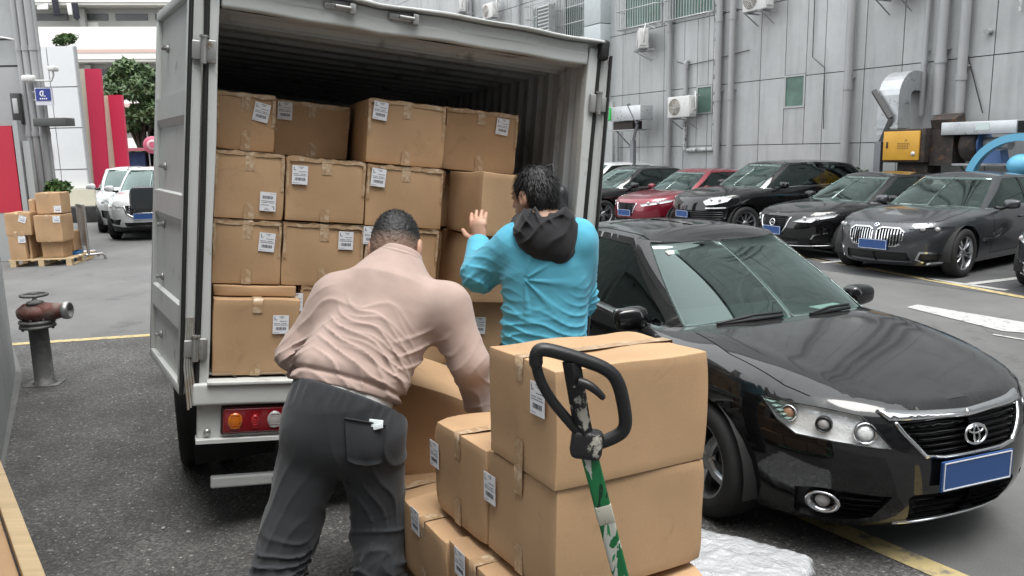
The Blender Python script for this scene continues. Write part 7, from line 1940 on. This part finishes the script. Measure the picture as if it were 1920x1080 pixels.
    V, F = sdf_mesh(hood, nk - .36, nk + .36, .0062); np_mesh('hood', V, F, cloth_mat('black_hood_cloth', (.018, .018, .020), 600), root, O)
    b = MB(); A = np.linspace(0, 2 * math.pi, 24, endpoint=False); b.tube([nk + ax * .035 + side * .078 * math.cos(a) + fr * (.078 * math.sin(a) + .015) + ax * .02 * math.sin(a) for a in A], .016, seg=8, closed=True); o = b.build('collar', mat('grey_collar', (.42, .41, .40), .8), root); o.location = -O
    def pants(P):
        d = cap(P, hl, hr, .145, .145)
        for a, k, n in ((hl, knl, anl), (hr, knr, anr)): d = sm(d, cap(P, a, k, .115, .09), .04); d = sm(d, cap(P, k, n, .09, .08), .04)
        d = d - ribs(P, [((20, 10, 30), 1)], 71, .01, .06); d = smax(d, .03 - P[:, 2], .01); return smax(d, P[:, 2] - pel[2] - .06, .01)
    V, F = sdf_mesh(pants, lo, hi, .010); np_mesh('trousers', V, F, cloth_mat('navy_cloth', (.02, .022, .03), 600), root, O)
    for a in (anl, anr):
        b = MB(); b.rbox((a[0], a[1] + .07, .055), (.105, .29, .10), .045, n=4); o = b.build('shoe', mat('shoe_black', (.02, .02, .022), .5), root); o.location = -O
    # tousled black hair: a lumpy cap with loose locks
    def hair(P):
        q = (P - hd) @ Bh / 1.10; d = ellip(q, (0, -.018, .034), (.089, .106, .100)); d = sm(d, ellip(q, (0, -.05, -.02), (.076, .070, .070)), .03) * 1.10
        d = d - .005 * vnoise(P, 30, 23) - .002 * vnoise(P, 80, 24)
        face = q[:, 1] - .036 - .55 * q[:, 2]; low = -q[:, 2] - .062; es = .034 - np.sqrt((np.abs(q[:, 0]) - .085) ** 2 * .3 + (q[:, 1] + .002) ** 2 + (q[:, 2] + .012) ** 2); return smax(smax(smax(d, face * .8, .012), low, .012), es, .01)
    V, F = sdf_mesh(hair, hd - .2, hd + .2, .0048); m_h = mat('black_hair', (.008, .0075, .008), .42, var=.4, var_scale=40, bump=.7, bump_scale=240, bump_dist=.004); ho = np_mesh('hair', V, F, m_h, root, O)
    rng = np.random.default_rng(12); b = MB(); k = rng.choice(len(V), 2600); C0 = hd + Bh @ np.array([0, -.02, .03]) * 1.1; sw = Bh @ np.array([.0, -.02, .10]) * 1.1 + hd
    VV = []; FF = []; n0 = 0
    for i in k:
        p = V[i]; n = p - C0; n /= np.linalg.norm(n); t = p - sw; t -= n * (t @ n); t /= np.linalg.norm(t) + 1e-6; t = t + rng.normal(size=3) * .22; t -= n * (t @ n) * .8; t /= np.linalg.norm(t); w = np.cross(n, t) * .0016; L_ = rng.uniform(.022, .045)
        if (p - hd) @ Bh[:, 1] > .07: L_ *= .6
        pts_ = [p - n * .004, p + t * L_ * .5 + n * rng.uniform(.002, .010), p + t * L_ + n * rng.uniform(-.004, .012)]
        VV += [pts_[0] - w, pts_[0] + w, pts_[1] - w, pts_[1] + w, pts_[2]]; FF += [(n0, n0 + 1, n0 + 3, n0 + 2), (n0 + 2, n0 + 3, n0 + 4)]; n0 += 5
    b.add(VV, FF, 0, True); o = b.build('hair_locks', m_h, ho); o['kind'] = 'stuff'; o.location = -O
    return root
blue = man_blue()
# ================================================================ SMALLER THINGS
# carton being lifted by the stooping man
Mc = Matrix.Translation(Vector(at_y(786, 778, 3.56))) @ Euler((R_(6), R_(24), R_(14)), 'XYZ').to_matrix().to_4x4() @ Matrix.Translation((0, 0, -.21))
carton(Mc, .50, .42, .42, 'tilted carton being lifted by the stooping man', '')
# hydrant
h0 = ground_pt(85, 720); t = empty('fire_hydrant', (h0[0], h0[1], 0), R_(8)); tag(t, 'rusty red standpipe hydrant with a handwheel on a grey post', 'hydrant')
hh = at_y(70, 552, h0[1])[2]; k = hh / .95
m_hyd = mat('hydrant_red', (.15, .055, .045), .6, col2=(.20, .15, .13), c2_scale=9, c2_amt=(.48, .62), var=.3, var_scale=8, bump=.5, bump_scale=30)
m_post = mat('hydrant_post', (.10, .10, .098), .65, col2=(.20, .20, .19), c2_scale=6, c2_amt=(.5, .62), var=.25, bump=.3, bump_scale=25)
b = MB(); b.lathe([(.0, 0), (.10, 0), (.10, .02), (.082, .03), (.080, .60 * k), (.095, .615 * k), (.095, .62 * k)], seg=22); b.box((0, 0, .006), (.30, .22, .012)); b.build('post', m_post, t)
b = MB(); b.lathe([(.0, .61 * k), (.15, .61 * k), (.15, .635 * k), (.14, .64 * k), (.14, .655 * k), (.15, .66 * k), (.15, .685 * k), (.06, .685 * k)], seg=24)
for a in range(8): b.cyl((.128 * math.cos(a * .785), .128 * math.sin(a * .785), .59 * k), (.128 * math.cos(a * .785), .128 * math.sin(a * .785), .71 * k), .012, seg=6)
b.build('flange', m_post, t)
b = MB(); b.lathe([(.085, .68 * k), (.105, .70 * k), (.135, .745 * k), (.135, .785 * k), (.10, .83 * k), (.06, .845 * k), (0, .845 * k)], seg=24); b.tube([(0, 0, .765 * k), (.12, -.01, .765 * k), (.22, -.02, .775 * k), (.26, -.02, .775 * k)], [.10, .085, .066, .066], seg=18); b.tube([(-.08, 0, .765 * k), (-.15, .0, .75 * k)], [.085, .05], seg=14); b.build('valve_body', m_hyd, t)
b = MB(); b.lathe([(.05, -.03), (.078, -.03), (.082, -.01), (.078, .02), (.06, .03), (.055, .0), (0, -.005)], c=(.275, -.022, .775 * k), axis=(1, -.08, .03), seg=22); b.build('outlet_coupling', m_steel, t)
b = MB(); b.lathe([(.06, .845 * k), (.075, .85 * k), (.07, .875 * k), (.03, .885 * k), (.018, .90 * k), (.018, .935 * k)], seg=14); b.build('bonnet', m_post, t)
b = MB(); b.tube([(.105 * math.cos(a), .105 * math.sin(a), .945 * k) for a in np.linspace(0, 6.283, 26, endpoint=False)], .014, seg=8, closed=True)
for a in range(3): b.cyl((0, 0, .945 * k), (.10 * math.cos(a * 2.09), .10 * math.sin(a * 2.09), .945 * k), .011, seg=6)
b.cyl((0, 0, .93 * k), (0, 0, .965 * k), .025); b.build('handwheel', m_post, t)

# pallet with odd cartons on the left
pa = ground_pt(20, 502); pb = ground_pt(130, 498); pd = (pb - pa) / np.linalg.norm(pb - pa); yaw = math.atan2(pd[1], pd[0]); pw = float(np.linalg.norm(pb - pa)) + .05
m_wood = mat('pale_wood', (.52, .39, .23), .75, var=.2, var_scale=5, stretch=(.3, 4, 4), bump=.3, bump_scale=30)
pal = empty('pallet', (pa[0], pa[1], 0), yaw); tag(pal, 'pale wooden pallet under the stack of odd cartons at the left', 'pallet')
for i in range(6):
    b = MB(); b.box((pw / 2, .05 + i * .2, .135), (pw + .06, .10, .022)); b.build('deck_board', m_wood, pal)
for x in (.05, pw / 2, pw - .05):
    for y in (.06, .55, 1.04):
        b = MB(); b.box((x, y, .072), (.10, .12, .10)); b.build('block', m_wood, pal)
    b = MB(); b.box((x, .55, .011), (.10, 1.1, .020)); b.build('runner', m_wood, pal)
PM = Matrix.Translation((pa[0], pa[1], 0)) @ Matrix.Rotation(yaw, 4, 'Z')
def lpx(px, py, y0=0.0):
    Mi = np.array((PM).inverted()); o = Mi[:3, :3] @ EYE + Mi[:3, 3]; v = Mi[:3, :3] @ ray(px, py); q = o + v * ((y0 - o[1]) / v[1]); return q
def lcart(x0, y0, x1, y1, Y, d, label, lab=None, yaw_=0.0, tilt=0.0):
    a = lpx(x0, y0, Y); c = lpx(x1, y1, Y); w = c[0] - a[0]; h = a[2] - c[2]
    M = PM @ Matrix.Translation(((a[0] + c[0]) / 2, Y + d / 2, max(c[2], .148))) @ Matrix.Rotation(yaw_, 4, 'Z')
    l = None
    if lab: q = lpx(*lab, Y); l = (q[0] - (a[0] + c[0]) / 2, q[2] - max(c[2], .148))
    o = carton(M, w, d, h, label, 'c', 'odd cartons piled on the pallet', l, tilt)
    for ch in o.children:
        if ch.name.startswith('shipping_label'): ch.scale = (1.6, 1, 1.25)
    return o
lcart(14, 442, 52, 493, .02, .5, 'left bottom carton of the pallet pile with two labels', (41, 449))
lcart(52, 445, 62, 492, .10, .4, 'narrow carton right of the left bottom one on the pallet')
lcart(77, 455, 120, 486, .12, .45, 'low carton under the middle of the pallet pile')
lcart(60, 452, 80, 488, .45, .4, 'shaded carton at the back of the pallet')
lcart(6, 400, 60, 441, .02, .55, 'left middle carton of the pallet pile with a torn label', (42, 411), 0, R_(20))
lcart(62, 404, 120, 453, .00, .5, 'middle carton of the pallet pile with a staple pattern', (107, 411), R_(-2))
lcart(64, 362, 116, 400, .10, .45, 'topmost carton of the pallet pile', (108, 392))
lcart(122, 434, 140, 470, .55, .35, 'small carton right of the pallet pile on the blue crate')
lcart(52, 374, 66, 398, .30, .3, 'little carton behind the topmost carton on the pallet')
q = lpx(132, 471, .62); t = empty('blue_crate', tuple((PM @ Vector((q[0], .72, .0)))), yaw); tag(t, 'small blue plastic crate on the ground behind the pallet', 'crate')
b = MB(); zt_ = q[2]
for (c, s_) in (((-.14, 0, zt_ / 2), (.02, .3, zt_)), ((.14, 0, zt_ / 2), (.02, .3, zt_)), ((0, -.15, zt_ / 2), (.26, .02, zt_)), ((0, .15, zt_ / 2), (.26, .02, zt_)), ((0, 0, .012), (.26, .28, .02))): b.box(c, s_)
b.build('crate_body', mat('crate_blue', (.03, .16, .42), .45), t)
b = MB(); b.box((0, -.158, zt_ - .03), (.30, .012, .04)); b.build('rim', mat('crate_blue', ()), t)
# low white planter edge behind the pile
b = MB(); b.rbox((0, 0, .44), (.13, .10, .88), .02, n=4, fn=lambda V: V + .012 * np.stack([vnoise(V, 9, 1), vnoise(V, 9, 2), vnoise(V, 9, 3)], 1)); o = b.build('foam_strip', mat('foam_white', (.62, .63, .63), .7, var=.15)); q = lpx(122, 440, .62); o.matrix_world = PM @ Matrix.Translation((q[0] - .04, .62, 0)) @ Matrix.Rotation(R_(-7), 4, 'Y'); tag(o, 'white foam strip standing at the right of the pallet pile', 'foam')
a = at_y(142, 388, 25.5); b = MB(); b.rbox((0, 0, .25), (1.6, .5, .52), .03); o = b.build('kerb_block', mat('dark_stone', (.04, .04, .04), .9, var=.5, var_scale=6)); o.location = (a[0], 25.5, 0); tag(o, 'dark stone block on the ground before the white wall', 'block')
# steel barrier stand
q1 = ground_pt(148, 480); q2 = ground_pt(176, 492); t = empty('barrier', ((q1[0] + q2[0]) / 2, (q1[1] + q2[1]) / 2, 0), math.atan2(q2[1] - q1[1], q2[0] - q1[0])); tag(t, 'narrow stainless crowd barrier on two arched feet, seen nearly end-on', 'barrier')
zt_ = at_y(165, 385, t.location.y)[2]; m_ss = mat('stainless', (.46, .44, .42), .28, metal=.9, var=.1); Lb = .62
b = MB()
for x in (-Lb / 2, Lb / 2): b.cyl((x, 0, .10), (x, 0, zt_), .03, seg=10)
b.cyl((-Lb / 2, 0, zt_), (Lb / 2, 0, zt_), .03, seg=10); b.cyl((-Lb / 2, 0, .3), (Lb / 2, 0, .3), .022, seg=10); b.build('frame', m_ss, t)
b = MB(); b.box((0, 0, (zt_ + .3) / 2), (Lb - .04, .02, zt_ - .36)); b.build('panel', mat('barrier_panel', (.30, .265, .24), .4, metal=.3, var=.15), t)
for x in (-Lb / 2, Lb / 2):
    b = MB(); b.tube([(x, -.30, .0), (x, -.29, .08), (x, -.24, .12), (x, .24, .12), (x, .29, .08), (x, .30, 0)], .026, seg=8); b.build('foot', m_ss, t)

# pallet truck in front of the stack
m_jg = bpy.data.materials.new('peeling_green'); m_jg.use_nodes = True
N = m_jg.node_tree.nodes; L = m_jg.node_tree.links; bs = N['Principled BSDF']; tc = N.new('ShaderNodeTexCoord'); n1 = N.new('ShaderNodeTexNoise'); n1.inputs['Scale'].default_value = 11; n1.inputs['Detail'].default_value = 6; n1.inputs['Distortion'].default_value = .6
mp = N.new('ShaderNodeMapping'); mp.inputs['Scale'].default_value = (2.6, 2.6, .8); L.new(tc.outputs['Object'], mp.inputs[0]); L.new(mp.outputs[0], n1.inputs['Vector'])
r = N.new('ShaderNodeValToRGB'); r.color_ramp.interpolation = 'CONSTANT'; L.new(n1.outputs[0], r.inputs[0]); e = r.color_ramp.elements; e[0].position = 0; e[0].color = (.004, .03, .012, 1); e[1].position = .36; e[1].color = (.010, .16, .05, 1); k_ = e.new(.56); k_.color = (.55, .55, .50, 1); k_ = e.new(.67); k_.color = (.015, .25, .07, 1)
L.new(r.outputs[0], bs.inputs['Base Color']); bs.inputs['Roughness'].default_value = .45
bp = N.new('ShaderNodeBump'); bp.inputs['Strength'].default_value = .6; bp.inputs['Distance'].default_value = .004; L.new(n1.outputs[0], bp.inputs['Height']); L.new(bp.outputs[0], bs.inputs['Normal'])
m_grip = mat('black_grip', (.012, .012, .013), .42, bump=.15, bump_scale=120, col2=(.40, .38, .33), c2_scale=14, c2_amt=(.70, .74)); m_blkp = mat('chipped_black', (.014, .014, .015), .5, col2=(.45, .43, .37), c2_scale=17, c2_amt=(.58, .62), bump=.3, bump_scale=40)
jy = 1.72
def J(px, py, dy=0.0): return at_y(px, py, jy + dy + (py - 650) * .00022)
jb = J(1160, 1090); jt = J(1094, 850)
base = jb + (jb - jt) / np.linalg.norm(jb - jt) * ((jb[2] - .26) / ((jt - jb)[2] / np.linalg.norm(jt - jb)))
jack = empty('pallet_truck', (base[0], base[1], 0)); JO = np.array(jack.location); tag(jack, 'hand pallet truck with a black loop handle and a peeling green shaft', 'pallet truck')
def jp(b, nm, m, par=None):
    o = b.build(nm, m, par or jack)
    if par is None: o.location = -JO
    return o
loop = [(1092, 818), (1060, 782), (1032, 748), (1014, 716), (1006, 690), (1004, 668), (1010, 656), (1024, 655), (1060, 664), (1100, 677), (1132, 689), (1152, 704), (1163, 728), (1170, 762), (1174, 792), (1168, 810), (1148, 822), (1120, 832), (1104, 836)]
def smooth_path(P, n=3):
    P = np.array(P, float)
    for _ in range(n): P = np.concatenate([[P[0]], np.stack([P[:-1] * .75 + P[1:] * .25, P[:-1] * .25 + P[1:] * .75], 1).reshape(-1, P.shape[1]), [P[-1]]])
    return P
lp = smooth_path([J(*p) for p in loop], 2); n_ = len(lp); rad = [.0160 if .24 < i / n_ < .92 else .0125 for i in range(n_)]
b = MB(); b.tube(lp, rad, seg=14); jp(b, 'handle_loop', m_grip)
b = MB(); ptsn = [J(1071, 676), J(1082, 740), J(1092, 800), J(1104, 852)]; b.tube(smooth_path(ptsn, 1), [.021] * len(smooth_path(ptsn, 1)), seg=4, smooth=False); b.rbox(J(1100, 832), (.075, .05, .07), .015, rot=np.array(Euler((0, R_(8), 0)).to_matrix())); jp(b, 'handle_stem', m_blkp)
b = MB(); b.tube(smooth_path([J(1086, 716, -.02), J(1104, 722, -.03), J(1120, 734, -.035), J(1132, 747, -.035)], 1), [.012, .012, .0115, .011, .010, .009, .008, .006][:len(smooth_path([0] * 0 + [J(1, 1)] * 4, 1))], seg=8); jp(b, 'release_lever', m_grip)
sh0 = J(1103, 846); b = MB(); d_ = (base - sh0); ln = np.linalg.norm(d_)
zx = d_ / ln; xx = np.cross([0, -1.0, 0.15], zx); xx /= np.linalg.norm(xx); yy = np.cross(zx, xx); Rm = np.stack([xx, yy, zx], 1)
b.rbox(sh0 + d_ / 2, (.040, .030, ln), .006, n=6, rot=Rm); jp(b, 'shaft', m_jg)
b = MB(); q = sh0 + d_ * .16 - Rm[:, 1] * -.0 ; b.rbox(sh0 + d_ * .155, (.0415, .0315, .055), .004, rot=Rm); jp(b, 'sticker', mat('sticker_cream', (.55, .53, .44), .5, col2=(.1, .1, .09), c2_scale=60, c2_amt=(.58, .6)))
b = MB(); b.rbox(base + np.array([0, .02, .0]), (.16, .16, .30), .03); b.cyl(base + np.array([0, .02, .1]), base + np.array([0, .02, .22]), .04); jp(b, 'pump', m_chas)
for sx in (-.07, .07):
    b = MB(); b.cyl((base[0] + sx - .025, base[1], .09), (base[0] + sx + .025, base[1], .09), .09, seg=24); jp(b, 'steer_wheel', m_tyre)
fd = LD * .96 + RD * .0; fd = np.array([SN[0], SN[1], 0]) + LD * .6 + RD * .25 - np.array([base[0], base[1], 0]); fd /= np.linalg.norm(fd); fs = np.array([fd[1], -fd[0], 0])
for sx in (-.19, .19):
    b = MB(); c = np.array([base[0], base[1], .065]) + fd * .78 + fs * sx; b.rbox(c, (.15, 1.2, .05), .012, rot=np.stack([fs, fd, [0, 0, 1]], 1)); jp(b, 'fork', m_jg)
b = MB(); c = np.array([base[0], base[1], .16]) + fd * .14; b.rbox(c, (.54, .06, .20), .01, rot=np.stack([fs, fd, [0, 0, 1]], 1)); jp(b, 'carriage', m_jg)

# crumpled white plastic bag on the ground
q = ground_pt(1338, 1085); t = MB()
def crump(V):
    V = V.copy(); wv = np.stack([vnoise(V, 7, 31 + k) for k in range(3)], 1) * .10; Wp = V + wv
    r = (1 - np.abs(np.sin(Wp @ np.array([22, 9, 13.])))) ** 3 + (1 - np.abs(np.sin(Wp @ np.array([-14, 24, 8.])))) ** 3 + .8 * (1 - np.abs(np.sin(Wp @ np.array([31, -18, 12.])))) ** 3
    d = V / (np.linalg.norm(V, axis=1, keepdims=True) + 1e-6); V = V + d * (r * .012 + vnoise(V, 9, 3) * .016 + vnoise(V, 45, 7) * .004)[:, None]; return V
t.rbox((0, 0, .09), (.76, .48, .15), .05, n=44, fn=crump); o = t.build('plastic_bag', mat('white_plastic', (.40, .41, .42), .13, spec=.9, bump=1.0, bump_scale=15, bump_dist=.03)); o.location = (q[0], q[1] - .08, 0); o.rotation_euler = (0, 0, R_(-32)); tag(o, 'crumpled white plastic wrap on the ground between the stack and the nearest car', 'plastic wrap')

# wooden board at the lower left corner
a = ground_pt(4, 868, .30); c = ground_pt(96, 1100, .30); u = (c - a) / np.linalg.norm(c - a); nrm_ = np.array([u[1], -u[0], 0]);
if nrm_[0] < 0: nrm_ = -nrm_
crate = empty('crate', (a[0], a[1], 0), 0); CO = np.array(crate.location); tag(crate, 'cardboard crate edged with a pale wooden board in the bottom left corner', 'crate')
Rb = np.stack([u, -nrm_ if np.cross(u, -nrm_)[2] > 0 else nrm_, [0, 0, 1]], 1); mid = (a + c) / 2; Lb = float(np.linalg.norm(c - a)) + .7
b = MB(); b.rbox(mid - CO + u * .32 - nrm_ * .045, (Lb, .075, .05), .004, n=6, rot=Rb); o = b.build('board', m_wood, crate)
b = MB(); b.rbox(mid - CO + u * .32 - nrm_ * .45 + np.array([0, 0, -.16]), (Lb - .02, .72, .29), .006, n=3, rot=Rb); o = b.build('side_panel', m_card, crate)
b = MB(); b.box(mid - CO + u * .32 - nrm_ * .05 + np.array([0, 0, -.165]), (.01, .01, .01)); 
# blue arched rim at the right edge, by the blower
t = empty('blue_arch'); t.matrix_world = wmat(8.05, 1.15, 1.3); tag(t, 'light blue arched metal rim with a ball, at the right edge behind the parked cars', 'frame')
b = MB(); n_ = 40; A = np.linspace(R_(10), R_(170), n_); V = []; F = []
for a_ in A:
    for (r_, y_) in ((.86, -.08), (1.0, -.08), (1.0, .08), (.86, .08)): V.append((r_ * math.cos(a_), y_, r_ * math.sin(a_)))
for i in range(n_ - 1):
    for k in range(4): F.append((i * 4 + k, i * 4 + (k + 1) % 4, i * 4 + 4 + (k + 1) % 4, i * 4 + 4 + k))
b.add(V, F, 0, False); b.build('rim', mat('sky_blue_paint', (.13, .42, .62), .35), t)
b = MB(); b.ell((.05, 0, .40), (.26, .22, .22)); b.cyl((.05, 0, -1.1), (.05, 0, .3), .08); b.build('ball_joint', mat('sky_blue_paint', ()), t)
b = MB(); b.box((-.9, 0, -.5), (.1, .14, 1.3)); b.box((.9, 0, -.5), (.1, .14, 1.3)); b.build('leg', mat('sky_blue_paint', ()), t)
# pale chips and grit lying on the coarse apron
b = MB(); rng = np.random.default_rng(5)
for _ in range(150):
    px, py = rng.uniform(30, 520), rng.uniform(660, 1075); g_ = ground_pt(px, py); r_ = rng.uniform(.002, .007) * (2.2 if rng.uniform() < .08 else 1)
    if g_[0] < -4.6 + (7.3 - g_[1]) * .57: continue
    b.ell((g_[0], g_[1], .005 + r_ * .4), (r_, r_ * rng.uniform(.5, 1), r_ * .6), nu=6, nv=4)
o = b.build('grit', mat('pale_grit', (.42, .41, .38), .8, var=.3)); o['kind'] = 'stuff'; tag(o, 'pale chips scattered over the coarse dark asphalt')
# dark bag hanging inside the truck beside the right post
p_ = TMAT @ Vector((W - .16, .10, 1.02)); b = MB(); b.rbox((0, 0, 0), (.26, .20, .20), .07, n=5, fn=lambda V: V + .012 * np.stack([vnoise(V, 22, 1), vnoise(V, 22, 2), vnoise(V, 22, 3)], 1)); b.tube([(-.05, -.02, .08), (-.02, 0, .2), (.04, .0, .22), (.06, 0, .08)], .01, seg=6); o = b.build('bag', mat('dark_bag', (.035, .037, .04), .5, bump=.4, bump_scale=40)); o.location = p_; tag(o, 'dark bag hung at the right post inside the truck', 'bag')
# building across the yard behind the photographer (seen only mirrored in paint and glass, and shading the load)
t = empty('opposite_building', (2, -15, 0)); tag(t, 'grey building across the yard opposite the truck', 'building')
b = MB(); b.box((0, -4, 11.0), (56, 8, 22.0)); b.build('wall', mat('far_grey_wall', (.17, .172, .175), .6, var=.1, var_scale=.4), t)
for j in range(5):
    for i in range(14):
        b = MB(); b.box((-25 + i * 3.8, .02, 4.6 + j * 3.2), (2.2, .08, 1.5)); b.build('window', m_pane, t)
b = MB(); b.box((-14, .06, 2.6), (18, .2, .9)); b.build('fascia', m_redd, t)
